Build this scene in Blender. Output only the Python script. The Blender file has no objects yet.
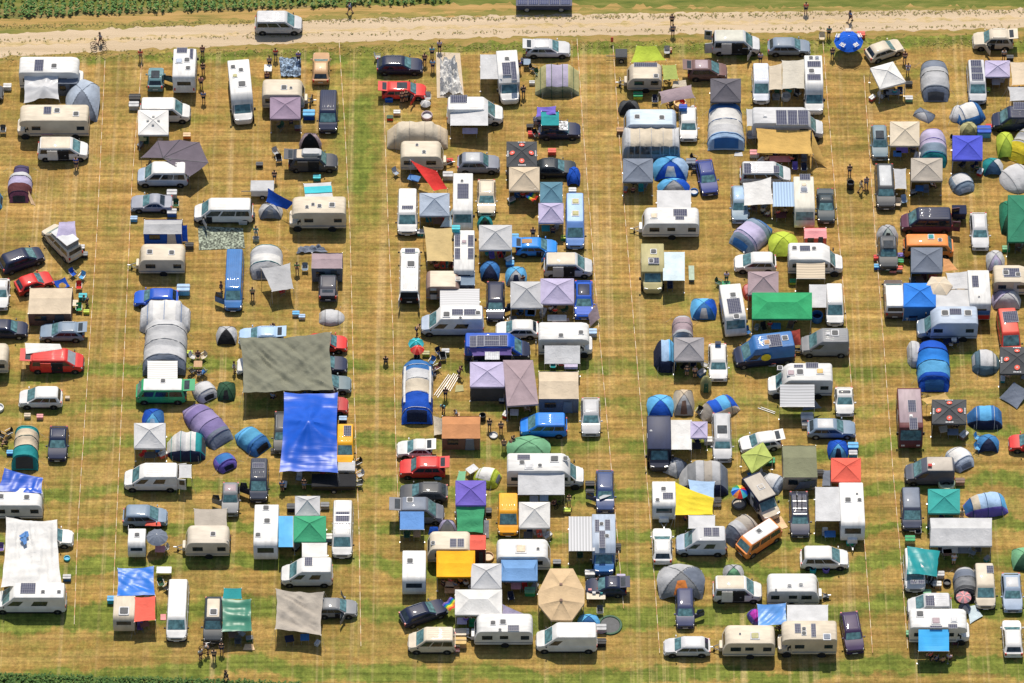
import bpy, math, random
from mathutils import Vector, Matrix, noise
R = math.radians
rnd = random.Random(7)
scene = bpy.context.scene
col = scene.collection

# ---------------------------------------------------------------- camera maths
D, PITCH, S0, CX, CY = 550.0, R(50), 10.0, 512.0, 341.5
F = S0 * D
CAM = Vector((0, -D*math.cos(PITCH), D*math.sin(PITCH)))
FW = Vector((0, math.cos(PITCH), -math.sin(PITCH)))
UP = Vector((0, math.sin(PITCH), math.cos(PITCH)))
def G(px, py, z=0.0):
    """point at height z seen at photo position px, py"""
    d = FW*F + Vector((px-CX, 0, 0)) - UP*(py-CY)
    t = (z-CAM.z)/d.z
    return CAM + d*t
def loc_scale(P):
    dep = (P-CAM).dot(FW)
    v = (P-CAM).normalized()
    a = math.asin(-v.z)
    return F/dep, math.sin(a), math.cos(a)

# ---------------------------------------------------------------- materials
C = dict(white=(.68,.68,.67), cream=(.6,.53,.42), silver=(.46,.48,.5), grey=(.22,.23,.245), dgrey=(.075,.08,.088),
 black=(.02,.021,.024), navy=(.013,.021,.06), blue=(.01,.085,.5), mblue=(.04,.16,.42), lblue=(.36,.52,.74), sky=(.12,.42,.75),
 red=(.62,.035,.03), coral=(.75,.13,.09), orange=(.8,.26,.06), yellow=(.85,.42,.015), lemon=(.78,.62,.04), green=(.03,.32,.13),
 dgreen=(.03,.09,.05), mint=(.18,.42,.24), lime=(.5,.62,.07), teal=(.02,.27,.29), aqua=(.06,.5,.58), purple=(.17,.12,.36),
 violet=(.16,.12,.5), lilac=(.47,.43,.62), mauve=(.36,.28,.31), brown=(.2,.12,.09), tan=(.45,.27,.14), beige=(.62,.52,.39),
 sand=(.66,.45,.17), peach=(.72,.5,.3), olive=(.3,.29,.13), maroon=(.14,.045,.05), slate=(.17,.2,.26), steel=(.2,.27,.36),
 pgrey=(.45,.46,.48), lgrey=(.54,.55,.57), magenta=(.5,.05,.45), pink=(.75,.32,.34), ygreen=(.42,.4,.2), taupe=(.42,.38,.33),
 bluegrey=(.4,.47,.58), skin=(.55,.33,.22), ice=(.6,.72,.78))
_m = {}
def _rgb(c): return C[c] if isinstance(c, str) else c
def mat(kind, c='white'):
    rgb = _rgb(c); key = (kind, tuple(rgb))
    if key in _m: return _m[key]
    m = bpy.data.materials.new(f"{kind}_{c if isinstance(c,str) else 'mix'}"); m.use_nodes = True
    nt = m.node_tree; b = nt.nodes['Principled BSDF']; out = nt.nodes['Material Output']
    L = nt.links.new
    tc = nt.nodes.new('ShaderNodeTexCoord')
    def noise_mix(scale, lo, hi, detail=4, stretch=None):
        n = nt.nodes.new('ShaderNodeTexNoise'); n.inputs['Scale'].default_value = scale; n.inputs['Detail'].default_value = detail
        if stretch:
            mp = nt.nodes.new('ShaderNodeMapping'); mp.inputs['Scale'].default_value = stretch
            L(tc.outputs['Object'], mp.inputs['Vector']); L(mp.outputs[0], n.inputs['Vector'])
        else: L(tc.outputs['Object'], n.inputs['Vector'])
        r = nt.nodes.new('ShaderNodeMapRange'); r.inputs[1].default_value = .3; r.inputs[2].default_value = .7
        r.inputs[3].default_value = lo; r.inputs[4].default_value = hi
        L(n.outputs['Fac'], r.inputs[0])
        oi = nt.nodes.new('ShaderNodeObjectInfo')
        r2 = nt.nodes.new('ShaderNodeMapRange'); r2.inputs[3].default_value = .93; r2.inputs[4].default_value = 1.05
        L(oi.outputs['Random'], r2.inputs[0])
        mu = nt.nodes.new('ShaderNodeMath'); mu.operation = 'MULTIPLY'; L(r.outputs[0], mu.inputs[0]); L(r2.outputs[0], mu.inputs[1])
        vm = nt.nodes.new('ShaderNodeVectorMath'); vm.operation = 'SCALE'; vm.inputs[0].default_value = rgb
        L(mu.outputs[0], vm.inputs['Scale']); return vm.outputs[0], n
    b.inputs['Base Color'].default_value = (*rgb, 1)
    if kind == 'paint':
        s, n = noise_mix(1.1, .82, 1.05, 6); L(s, b.inputs['Base Color'])
        b.inputs['Roughness'].default_value = .5; b.inputs['Specular IOR Level'].default_value = .25; b.inputs['Coat Weight'].default_value = .45; b.inputs['Coat Roughness'].default_value = .045; b.inputs['Coat IOR'].default_value = 1.4
    elif kind == 'gel':          # caravan shells: weathered, slightly streaked
        s, n = noise_mix(1.0, .78, 1.04, 7, (.8, 2.6, .7)); L(s, b.inputs['Base Color']); b.inputs['Roughness'].default_value = .5; b.inputs['Specular IOR Level'].default_value = .25
    elif kind == 'fabric':
        s, n = noise_mix(.8, .82, 1.06, 6); L(s, b.inputs['Base Color']); b.inputs['Roughness'].default_value = .8
        b.inputs['Specular IOR Level'].default_value = .25
        n2 = nt.nodes.new('ShaderNodeTexNoise'); n2.inputs['Scale'].default_value = 2.2; n2.inputs['Detail'].default_value = 3
        n2.inputs['Distortion'].default_value = .8; L(tc.outputs['Object'], n2.inputs['Vector'])
        bp = nt.nodes.new('ShaderNodeBump'); bp.inputs['Strength'].default_value = .6; bp.inputs['Distance'].default_value = .1
        L(n2.outputs['Fac'], bp.inputs['Height']); L(bp.outputs[0], b.inputs['Normal'])
        tr = nt.nodes.new('ShaderNodeBsdfTranslucent'); L(s, tr.inputs['Color'])
        mx = nt.nodes.new('ShaderNodeMixShader'); mx.inputs[0].default_value = .09
        L(b.outputs[0], mx.inputs[1]); L(tr.outputs[0], mx.inputs[2]); L(mx.outputs[0], out.inputs['Surface'])
    elif kind == 'vinyl':        # shiny tarpaulin
        s, n = noise_mix(.9, .82, 1.05, 5); L(s, b.inputs['Base Color']); b.inputs['Roughness'].default_value = .34; b.inputs['Specular IOR Level'].default_value = .22
        mp2 = nt.nodes.new('ShaderNodeMapping'); mp2.inputs['Rotation'].default_value = (0, 0, .7); mp2.inputs['Scale'].default_value = (.14, 2.2, 1); L(tc.outputs['Object'], mp2.inputs['Vector'])
        n2 = nt.nodes.new('ShaderNodeTexNoise'); n2.inputs['Scale'].default_value = 1.0; n2.inputs['Detail'].default_value = 3
        n2.inputs['Distortion'].default_value = .4; L(mp2.outputs[0], n2.inputs['Vector'])
        bp = nt.nodes.new('ShaderNodeBump'); bp.inputs['Strength'].default_value = .3; bp.inputs['Distance'].default_value = .09
        L(n2.outputs['Fac'], bp.inputs['Height']); L(bp.outputs[0], b.inputs['Normal'])
    elif kind == 'glass':
        s, n = noise_mix(2.5, .5, 1.4, 2); L(s, b.inputs['Base Color'])
        b.inputs['Roughness'].default_value = .06; b.inputs['Specular IOR Level'].default_value = .55
    elif kind == 'solar':
        br = nt.nodes.new('ShaderNodeTexBrick'); br.offset = 0; br.inputs['Scale'].default_value = 1
        br.inputs['Color1'].default_value = (*rgb, 1); br.inputs['Color2'].default_value = (rgb[0]*1.3, rgb[1]*1.3, rgb[2]*1.3, 1)
        br.inputs['Mortar'].default_value = (.25, .26, .3, 1); br.inputs['Mortar Size'].default_value = .012
        br.inputs['Brick Width'].default_value = .2; br.inputs['Row Height'].default_value = .2
        L(tc.outputs['Object'], br.inputs['Vector']); L(br.outputs['Color'], b.inputs['Base Color']); b.inputs['Roughness'].default_value = .1; b.inputs['Specular IOR Level'].default_value = .35
    elif kind == 'stripe':
        w = nt.nodes.new('ShaderNodeTexWave'); w.inputs['Scale'].default_value = 1.1; w.bands_direction = 'Y'
        L(tc.outputs['Object'], w.inputs['Vector'])
        rp = nt.nodes.new('ShaderNodeValToRGB'); rp.color_ramp.elements[0].position = .45; rp.color_ramp.elements[1].position = .55
        rp.color_ramp.elements[0].color = (*[x*.72 for x in rgb], 1); rp.color_ramp.elements[1].color = (*rgb, 1)
        L(w.outputs['Fac'], rp.inputs[0]); L(rp.outputs[0], b.inputs['Base Color']); b.inputs['Roughness'].default_value = .8
    elif kind == 'camo':
        v = nt.nodes.new('ShaderNodeTexNoise'); v.inputs['Scale'].default_value = 4.5; v.inputs['Detail'].default_value = 3
        L(tc.outputs['Object'], v.inputs['Vector'])
        rp = nt.nodes.new('ShaderNodeValToRGB'); rp.color_ramp.interpolation = 'CONSTANT'
        rp.color_ramp.elements[0].color = (*[x*.35 for x in rgb], 1); rp.color_ramp.elements[1].position = .45; rp.color_ramp.elements[1].color = (*rgb, 1)
        e = rp.color_ramp.elements.new(.58); e.color = (*[min(1, x*1.9) for x in rgb], 1)
        L(v.outputs['Fac'], rp.inputs[0]); L(rp.outputs[0], b.inputs['Base Color']); b.inputs['Roughness'].default_value = .9
    elif kind == 'metal':
        s, n = noise_mix(3, .85, 1.05); L(s, b.inputs['Base Color']); b.inputs['Metallic'].default_value = .6; b.inputs['Roughness'].default_value = .4
    elif kind == 'lamp':
        b.inputs['Roughness'].default_value = .15
    else:                         # plastic, rubber, skin, wood
        b.inputs['Specular IOR Level'].default_value = .2
        s, n = noise_mix(3, .8, 1.1); L(s, b.inputs['Base Color']); b.inputs['Roughness'].default_value = {'rubber': .85, 'skin': .6}.get(kind, .55)
    _m[key] = m; return m
GL = lambda: mat('glass', (.02, .03, .04))
WS = lambda: mat('glass', (.09, .19, .21))  # windscreens: sky reflection put into the teal base colour
RUB = lambda: mat('rubber', (.018, .018, .02))
DK = lambda: mat('plastic', (.02, .021, .024))

# ---------------------------------------------------------------- mesh builder
class MB:
    def __init__(s): s.v = []; s.f = []; s.m = []
    def add(s, vs, fs, mi=0):
        o = len(s.v); s.v += [tuple(p) for p in vs]; s.f += [tuple(i+o for i in f) for f in fs]; s.m += [mi]*len(fs); return s
    def box(s, x0, x1, y0, y1, z0, z1, mi=0):
        return s.add([(x0,y0,z0),(x1,y0,z0),(x1,y1,z0),(x0,y1,z0),(x0,y0,z1),(x1,y0,z1),(x1,y1,z1),(x0,y1,z1)],
              [(3,2,1,0),(4,5,6,7),(0,1,5,4),(1,2,6,5),(2,3,7,6),(3,0,4,7)], mi)
    def hexa(s, p, mi=0):   # 8 points, same order as box
        return s.add(p, [(3,2,1,0),(4,5,6,7),(0,1,5,4),(1,2,6,5),(2,3,7,6),(3,0,4,7)], mi)
    def loft(s, loops, cap=True, mi=0):
        n = len(loops[0]); vs = [p for l in loops for p in l]; fs = []
        for k in range(len(loops)-1):
            for i in range(n):
                j = (i+1) % n; fs.append((k*n+i, k*n+j, (k+1)*n+j, (k+1)*n+i))
        if cap: fs.append(tuple(range(n-1, -1, -1))); fs.append(tuple(range((len(loops)-1)*n, len(loops)*n)))
        return s.add(vs, fs, mi)
    def tube(s, pts, r, n=6, mi=0):
        pts = [Vector(p) for p in pts]; loops = []
        for i, p in enumerate(pts):
            d = (pts[min(i+1, len(pts)-1)] - pts[max(i-1, 0)]).normalized()
            a = d.orthogonal().normalized(); b = d.cross(a)
            loops.append([p + (a*math.cos(2*math.pi*k/n) + b*math.sin(2*math.pi*k/n))*r for k in range(n)])
        return s.loft(loops, True, mi)
    def slab(s, q, t=.012, mi=0):   # q: 4 corners, pushed out along the normal
        q = [Vector(p) for p in q]; nn = (q[1]-q[0]).cross(q[3]-q[0]).normalized()*t
        return s.hexa([*q, *[p+nn for p in q]], mi)
    def grid(s, fn, nu, nv, mif=None, mi=0):
        vs = [fn(i/nu, j/nv) for i in range(nu+1) for j in range(nv+1)]; o = len(s.v); s.v += [tuple(p) for p in vs]
        for i in range(nu):
            for j in range(nv):
                a = i*(nv+1)+j; s.f.append((o+a, o+a+nv+1, o+a+nv+2, o+a+1)); s.m.append(mif((i+.5)/nu, (j+.5)/nv) if mif else mi)
        return s
    def cyl(s, c, r, y0, y1, n=14, mi=0):   # axis y
        return s.loft([[(c[0]+r*math.cos(2*math.pi*k/n), y, c[1]+r*math.sin(2*math.pi*k/n)) for k in range(n)] for y in (y0, y1)], True, mi)
    def vcyl(s, x, y, r, z0, z1, n=14, mi=0, r2=None):
        r2 = r if r2 is None else r2
        return s.loft([[(x+q*math.cos(2*math.pi*k/n), y+q*math.sin(2*math.pi*k/n), z) for k in range(n)] for q, z in ((r, z0), (r2, z1))], True, mi)
    def mesh(s, name, mats, smooth=True):
        me = bpy.data.meshes.new(name); me.from_pydata(s.v, [], s.f)
        for m in mats: me.materials.append(m)
        if len(mats) > 1: me.polygons.foreach_set('material_index', s.m)
        if smooth:
            me.polygons.foreach_set('use_smooth', [True]*len(s.f)); me.set_sharp_from_angle(angle=R(38))
        me.update(); return me
def obj(name, mb, mats, parent=None, smooth=True):
    mats = mats if isinstance(mats, (list, tuple)) else [mats]
    me = mb.mesh(name, mats, smooth) if isinstance(mb, MB) else mb
    o = bpy.data.objects.new(name, me); col.objects.link(o)
    if not isinstance(mb, MB):
        for i, m in enumerate(mats): o.material_slots[i].link = 'OBJECT'; o.material_slots[i].material = m
    if parent: o.parent = parent
    return o
LABELS = {}
def tag(o, label, cat, group=None):
    o['label'] = label; o['category'] = cat
    if group: o['group'] = group
    n = len(label.replace('-', ' ').split())
    if not 4 <= len(label.split()) <= 16: print('LABELWORDS', n, label)
    if label in LABELS: print('DUPLABEL', label)
    LABELS[label] = o
    return o
def thing(name, label, cat, P, yaw=0, group=None):
    o = bpy.data.objects.new(name, None); col.objects.link(o); o.empty_display_size = .3
    o.location = (P[0], P[1], P[2] if len(P) > 2 else 0); o.rotation_euler = (0, 0, yaw)
    o['_yaw'] = yaw
    return tag(o, label, cat, group)
def struct(name, mb, m, kind='structure', smooth=False):
    o = obj(name, mb, m, None, smooth); o['kind'] = kind; return o
def w2l(root, p):
    y = root.rotation_euler[2]; d = Vector(p) - root.location; c, s = math.cos(y), math.sin(y)
    return Vector((c*d.x + s*d.y, -s*d.x + c*d.y, d.z))
_shared = {}
def shared(key, fn):
    if key not in _shared: _shared[key] = fn()
    return _shared[key]
def rrect(x0, x1, y0, y1, r, z, n=3):
    pts = []
    for cx, cy, a0 in ((x1-r, y1-r, 0), (x0+r, y1-r, 90), (x0+r, y0+r, 180), (x1-r, y0+r, 270)):
        for k in range(n+1):
            a = R(a0 + 90*k/n); pts.append((cx+r*math.cos(a), cy+r*math.sin(a), z))
    return pts
def boxloft(mb, levels):
    return mb.loft([rrect(x0, x1, -w, w, min(r, w*.95, (x1-x0)/2*.95), z) for z, x0, x1, w, r in levels])
def bil(q, u, v):
    a, b, c, d = [Vector(p) for p in q]; return (a*(1-u)+b*u)*(1-v) + (d*(1-u)+c*u)*v
def pane(mb, q, u0, u1, v0, v1, t=.014):
    return mb.slab([bil(q, u0, v0), bil(q, u1, v0), bil(q, u1, v1), bil(q, u0, v1)], t)
# ---------------------------------------------------------------- vehicles
YAW = dict(r=0, l=math.pi, u=math.pi/2, d=-math.pi/2)
ST = dict(
 hatch=dict(H=1.48, W=1.78, belt=.93, hood=.95, ws=.72, rr=.55, rb=.1, top=.405),
 estate=dict(H=1.5, W=1.82, belt=.95, hood=1.12, ws=.78, rr=.6, rb=.1, top=.405),
 sedan=dict(H=1.44, W=1.82, belt=.93, hood=1.15, ws=.82, rr=1.25, rb=.62, top=.395),
 suv=dict(H=1.76, W=1.88, belt=1.08, hood=1.08, ws=.62, rr=.5, rb=.1, top=.41),
 mpv=dict(H=1.75, W=1.84, belt=1.02, hood=.75, ws=.95, rr=.38, rb=.08, top=.42),
 van=dict(H=1.98, W=1.95, belt=1.15, hood=.72, ws=.85, rr=.22, rb=.05, top=.44),
 bus=dict(H=1.97, W=1.87, belt=1.12, hood=.1, ws=.5, rr=.22, rb=.04, top=.43),
 highvan=dict(H=2.55, W=2.05, belt=1.2, hood=.75, ws=.85, rr=.1, rb=.03, top=.455),
)
def place(box, head, H, W, L):
    x0, y0, x1, y1 = box; P = G((x0+x1)/2, (y0+y1)/2, H/2); s, sn, cs = loc_scale(P)
    X, Y = (x1-x0)/s, (y1-y0)/s
    if head in ('r', 'l'): return P, YAW[head], L or X, W
    if head in ('u', 'd'): return P, YAW[head], L or max(2.5, (Y-H*cs*.92)/sn), W or X
    return P, R(head), L or X, W
def wheel_mesh(r, w):
    def mk():
        mb = MB(); n = 18
        prof = [(-w/2, r*.62), (-w/2, r*.93), (-w/2+.03, r), (w/2-.03, r), (w/2, r*.93), (w/2, r*.62)]
        mb.loft([[(q*math.cos(2*math.pi*k/n), y, q*math.sin(2*math.pi*k/n)) for k in range(n)] for y, q in prof])
        return mb.mesh('wheel', [RUB()])
    def mr():
        mb = MB()
        for y, t in ((w/2-.03, .034), (-w/2+.03-.034, .034)): mb.cyl((0, 0), r*.62, y, y+t)
        for y in (w/2-.002, -w/2-.012): mb.cyl((0, 0), r*.16, y, y+.014, 8)
        for k in range(5):
            a = 2*math.pi*k/5
            for y in (w/2+.001, -w/2-.011): mb.box(-.03+r*.36*math.cos(a), .03+r*.36*math.cos(a), y, y+.01, -.03+r*.36*math.sin(a), .03+r*.36*math.sin(a))
        return mb.mesh('rim', [mat('metal', 'silver')])
    return shared(('wh', r, w), mk), shared(('rim', r, w), mr)
def wheels(root, xs, y, r=.32, w=.2, rim='silver'):
    a, b = wheel_mesh(r, w)
    for x in xs:
        for s in (-1, 1):
            o = obj('wheel', a, [RUB()], root); o.location = (x, s*y, r)
            obj('rim', b, [mat('metal', rim)], o)
def lowbody(L, W, belt, cowl, hoodz, rear_drop=.06, zb=.24, xr=None):
    xr = -L/2 if xr is None else xr
    st = [(L/2, .3, .36, hoodz-.22), (L/2-.05, .38, .28, hoodz-.1), (L/2-.14, .43, .25, hoodz-.05), (L/2-.34, .475, zb, hoodz), (max(cowl+.05, L/2-.5), .495, zb, (hoodz+belt)/2),
          (cowl-.05, .5, zb, belt), (0, .5, zb, belt), (xr+.35, .497, zb, belt), (xr+.14, .482, zb, belt-.005), (xr+.05, .455, .27, belt-.02), (xr, .41, .34, belt-rear_drop)]
    if cowl > L/2-.25: st = [(L/2, .43, .34, hoodz-.02), (L/2-.06, .47, .27, belt), (L/2-.25, .5, zb, belt)] + st[6:]
    loops = []
    for x, wf, z0, z1 in st:
        w = W*wf; h = z1-z0
        half = [(w*.82, z0), (w*.97, z0+.1), (w, z0+.3*h), (w, z0+.62*h), (w*.975, z1-.07), (w*.93, z1)]
        loops.append([(x, y, z) for y, z in half] + [(x, -y, z) for y, z in reversed(half)])
    return MB().loft(loops)
def roof_panels(root, H, sol=(), hat=(), solc=(.02, .025, .06)):
    for b in sol:
        q = [w2l(root, G(x, y, H)) for x, y in ((b[0], b[1]), (b[2], b[1]), (b[2], b[3]), (b[0], b[3]))]
        xs = [p.x for p in q]; ys = [p.y for p in q]
        o = obj('solar_panel', MB().box(min(xs), max(xs), min(ys), max(ys), H+.02, H+.055), mat('solar', solc), root, False)
        m = MB(); X0, X1, Y0, Y1 = min(xs), max(xs), min(ys), max(ys)
        for a in ((X0-.02, X1+.02, Y0-.02, Y0), (X0-.02, X1+.02, Y1, Y1+.02), (X0-.02, X0, Y0, Y1), (X1, X1+.02, Y0, Y1)): m.box(*a, H-.01, H+.06)
        obj('panel_frame', m, mat('plastic', 'pgrey'), o, False)
    for b in hat:
        p = w2l(root, G(b[0], b[1], H)); r = b[2] if len(b) > 2 else .28
        m = MB(); m.loft([rrect(p.x-r*1.15, p.x+r*1.15, p.y-r*1.15, p.y+r*1.15, .06, H-.02), rrect(p.x-r*1.1, p.x+r*1.1, p.y-r*1.1, p.y+r*1.1, .06, H+.06)])
        o = obj('roof_hatch', m, mat('plastic', 'lgrey'), root)
        m = MB(); m.loft([rrect(p.x-r*.85, p.x+r*.85, p.y-r*.85, p.y+r*.85, .08, H+.06), rrect(p.x-r*.75, p.x+r*.75, p.y-r*.75, p.y+r*.75, .08, H+.12)])
        obj('hatch_dome', m, mat('plastic', 'dgrey' if len(b) < 4 else b[3]), o)
def cloth_quad(q, nu=14, nv=10, sag=.1, wr=.03, seed=0, edge=0):
    """hanging sheet between four world corners"""
    q = [Vector(p) for p in q]
    def fn(u, v):
        jn = lambda a, k: 1+.7*noise.noise(Vector((a*5+seed, k+seed, 0)))
        p = bil(q, u+(.5-u)*edge*4*v*(1-v)*jn(v, 1 if u < .5 else 2), v+(.5-v)*edge*4*u*(1-u)*jn(u, 3 if v < .5 else 4))
        e = 4*u*(1-u)*4*v*(1-v)
        p.z -= sag*e + (sag*.45*4*u*(1-u)*(1-4*v*(1-v)) + sag*.45*4*v*(1-v)*(1-4*u*(1-u)) if edge else 0)
        if wr:
            ca, sa = math.cos(seed), math.sin(seed); a, b = p.x*ca+p.y*sa, -p.x*sa+p.y*ca
            wv = noise.noise(Vector((a*.2+seed, b*1.1, seed)))*1.1 + .55*noise.noise(Vector((b*.22, a*1.2+seed, 3))) + .4*(1-2*abs(noise.noise(Vector((a*.35+b*.3, b*1.9, 7+seed)))))
            p.z += wr*wv*min(1, 6*min(u, 1-u, v, 1-v)+.3)
        return p
    mb = MB().grid(fn, nu, nv)
    return mb
def awning(root, box, c, zn, zf=2.0, side=None, kind='fabric', legs=True):
    """roll-out awning: a part of its vehicle; box is where the fabric shows in the photo"""
    x0, y0, x1, y1 = box
    if side is None:
        cxw, cyw = root['_px']; dx, dy = (x0+x1)/2-cxw, (y0+y1)/2-cyw
        hb = root['_bx']; ox = max(0, min(x1, hb[2])-max(x0, hb[0]))/(x1-x0); oy = max(0, min(y1, hb[3])-max(y0, hb[1]))/(y1-y0)
        side = ('d' if dy > 0 else 'u') if ox > oy else ('r' if dx > 0 else 'l')
    z = dict(d=(zn, zn, zf, zf), u=(zf, zf, zn, zn), r=(zn, zf, zf, zn), l=(zf, zn, zn, zf))[side]
    pc = [(x0, y0), (x1, y0), (x1, y1), (x0, y1)]
    q = [G(px, py, zz) for (px, py), zz in zip(pc, z)]
    mb = cloth_quad(q, 12, 8, .06, .015, x0)
    mb.v = [tuple(w2l(root, p)) for p in mb.v]
    a = obj('awning', mb, mat(kind, c), root)
    # front bar and side valance
    out = [i for i in range(4) if z[i] == zf and zf != zn] or [2, 3]
    p0, p1 = [w2l(root, q[i]) for i in out[:2]]
    obj('front_bar', MB().tube([p0+Vector((0, 0, -.03)), p1+Vector((0, 0, -.03))], .035), mat('metal', 'lgrey'), a)
    if legs:
        for p in (p0, p1):
            m = MB().tube([p, (p.x, p.y, 0)], .022); m.box(p.x-.07, p.x+.07, p.y-.07, p.y+.07, 0, .02)
            obj('awning_pole', m, mat('metal', 'lgrey'), a)
    return a
GROUPS = dict(hatch='cars parked on the festival field', estate='cars parked on the festival field', sedan='cars parked on the festival field',
  suv='cars parked on the festival field', mpv='cars parked on the festival field', van='camper vans parked on the festival field',
  bus='camper vans parked on the festival field', highvan='camper vans parked on the festival field')
def car(label, style, box, head, c, cat=None, H=None, W=None, L=None, c2=None, win='auto', tail=False, doors='', box_roof=None,
        roof=None, pop=None, awn=None, sol=(), hat=(), rack=False, cover=False, rim='silver', sunroof=False, rear_doors=False, z=0, bonnet=None, sill=None):
    p = dict(ST[style]); H = H or p['H']; isvan = style in ('van', 'bus', 'highvan')
    if head in ('u', 'd'): W = W or min(p['W']*1.06, max(p['W']*.9, (box[2]-box[0])/9.9))
    P, yaw, L, W = place(box, head, H, W or p['W'], L)
    name = {'van': 'camper_van', 'bus': 'camper_van', 'highvan': 'camper_van'}.get(style, 'parked_car')
    cat = cat or ('camper van' if isvan else 'car')
    root = thing(name, label, cat, (P.x, P.y, 0), yaw, GROUPS[style])
    root['_px'] = ((box[0]+box[2])/2, (box[1]+box[3])/2); root['_bx'] = box
    belt = p['belt']; cowl = L/2-p['hood']; pm = mat('paint', c); pm2 = mat('paint', c2) if c2 else pm
    hoodz = belt - (.02 if style == 'bus' else .16 if isvan else .12)
    xr = -L/2
    obj('body', lowbody(L, W, belt, cowl, hoodz), pm2, root)
    obj('bumper', MB().loft([rrect(L/2-.32, L/2+.025, -W*.46, W*.46, .14, .3), rrect(L/2-.3, L/2+.035, -W*.45, W*.45, .14, .46)]), DK() if isvan else pm2, root)
    obj('bumper', MB().loft([rrect(xr-.03, xr+.3, -W*.46, W*.46, .1, .34), rrect(xr-.025, xr+.3, -W*.455, W*.455, .1, .5)]), DK() if isvan else pm2, root)
    m = MB().box(-L/2+.25, L/2-.25, -W*.4, W*.4, .17, .3)
    for x in (L/2-.82, -L/2+.8):
        for s in (-1, 1): m.cyl((x, .33), .4, s*W*.5-.012 if s > 0 else -W*.5-.004, s*W*.5+.004 if s > 0 else -W*.5+.012, 16)
    obj('underbody', m, DK(), root)
    if bonnet: obj('bonnet', MB().slab([(cowl+.02, -W*.4, belt+.01), (L/2-.2, -W*.38, hoodz-.0), (L/2-.2, W*.38, hoodz), (cowl+.02, W*.4, belt+.01)], .015), mat('paint', bonnet), root)
    zw = 2.0 if style == 'highvan' else H-(.15 if isvan else .13)
    tw = p['top']
    rr1 = p['rr']*(.5 if style == 'highvan' else 1)
    cr = .13 if isvan else .24
    lv = [(belt-.04, xr+p['rb'], cowl, W*.478, cr), (zw, xr+rr1, cowl-p['ws'], W*tw, cr)]
    if style == 'highvan': lv += [(H-.14, xr+p['rr'], cowl-p['ws']-.3, W*tw*.99, .14), (H-.04, xr+p['rr']+.06, cowl-p['ws']-.42, W*tw*.95, .14), (H, xr+p['rr']+.2, cowl-p['ws']-.6, W*tw*.82, .12)]
    elif isvan: lv += [(H-.04, xr+rr1+.07, cowl-p['ws']-.1, W*tw*.94, .14), (H, xr+rr1+.22, cowl-p['ws']-.3, W*tw*.8, .12)]
    else: lv += [(H-.045, xr+rr1+.12, cowl-p['ws']-.1, W*tw*.9, .14), (H, xr+rr1+.4, cowl-p['ws']-.4, W*tw*.66, .12)]
    cab = obj('cabin', boxloft(MB(), lv), pm, root)
    if roof: obj('roof_panel', MB().loft([rrect(lv[-1][1]-.06, lv[-1][2]+.1, -lv[-1][3]-.08, lv[-1][3]+.08, .1, H-.02), rrect(lv[-1][1], lv[-1][2], -lv[-1][3], lv[-1][3], .1, H+.025)]), mat('paint', roof), root)
    if isvan and not roof and not pop:
        x0, x1, yw = lv[-1][1]+.05, lv[-1][2]-.05, lv[-1][3]-.04; loops = []
        n = 24; sec = [(-yw+2*yw*i/n, H+.004+(.03 if i % 4 in (1, 2) else 0)) for i in range(n+1)]
        for x in (x0, x0+.06, x1-.06, x1):
            k = .2 if x in (x0, x1) else 1
            loops.append([(x, y, H+.004+(z-H-.004)*k) for y, z in sec] + [(x, yw, H-.03), (x, -yw, H-.03)])
        obj('roof_ribs', MB().loft(loops), pm, root)
    if True:
        for s in (-1, 1): obj('sill', MB().box(-L/2+1.15, L/2-1.2, min(s*W*.485, s*(W*.5+.008)), max(s*W*.485, s*(W*.5+.008)), .2, .36), DK(), root, False)
    a, b = lv[0], lv[1]
    wq = [(a[2], -a[3], a[0]), (a[2], a[3], a[0]), (b[2], b[3], b[0]), (b[2], -b[3], b[0])]
    m = MB(); pane(m, wq, .07, .93, .1, .93)
    obj('windscreen', m, mat('metal', 'silver') if cover else WS(), cab)
    rq = [(a[1], a[3], a[0]), (a[1], -a[3], a[0]), (b[1], -b[3], b[0]), (b[1], b[3], b[0])]
    if not tail and not rear_doors:
        m = MB(); pane(m, rq, .1, .9, .3 if isvan else .2, .9); obj('rear_window', m, GL(), cab)
    if win == 'auto': win = 'bus' if style in ('van', 'bus') else 'panel' if style == 'highvan' else 'car'
    rngs = dict(car=[(.1, .33), (.35, .6), (.62, .93)], bus=[(.05, .33), (.35, .64), (.68, .92)], panel=[(.76, .93)], mix=[(.3, .55), (.74, .93)])[win]
    for s in (-1, 1):
        sq = [(a[1], s*a[3], a[0]), (a[2], s*a[3], a[0]), (b[2], s*b[3], b[0]), (b[1], s*b[3], b[0])]
        if s > 0: sq = [sq[1], sq[0], sq[3], sq[2]]
        for u0, u1 in rngs:
            if s > 0: u0, u1 = 1-u1, 1-u0
            m = MB(); pane(m, sq, u0, u1, .16, .9); obj('side_window', m, GL(), cab)
        # mirror
        mm = MB(); mx = cowl-.22; mm.loft([rrect(mx-.06, mx+.07, s*(W*.5+.1)-.1, s*(W*.5+.1)+.1, .04, belt+.02), rrect(mx-.04, mx+.06, s*(W*.5+.1)-.09, s*(W*.5+.1)+.09, .04, belt+.17)])
        obj('wing_mirror', mm, DK() if isvan else pm, root)
        mh = MB(); hz = hoodz-.17; mh.hexa([(L/2-.2, s*W*.30, hz-.1), (L/2-.01, s*W*.28, hz-.1), (L/2-.1, s*W*.445, hz-.1), (L/2-.3, s*W*.44, hz-.1),
                (L/2-.3, s*W*.30, hz+.1), (L/2-.07, s*W*.28, hz+.06), (L/2-.14, s*W*.44, hz+.08), (L/2-.34, s*W*.43, hz+.1)])
        obj('headlight', mh, mat('lamp', (.7, .72, .75)), root)
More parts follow.
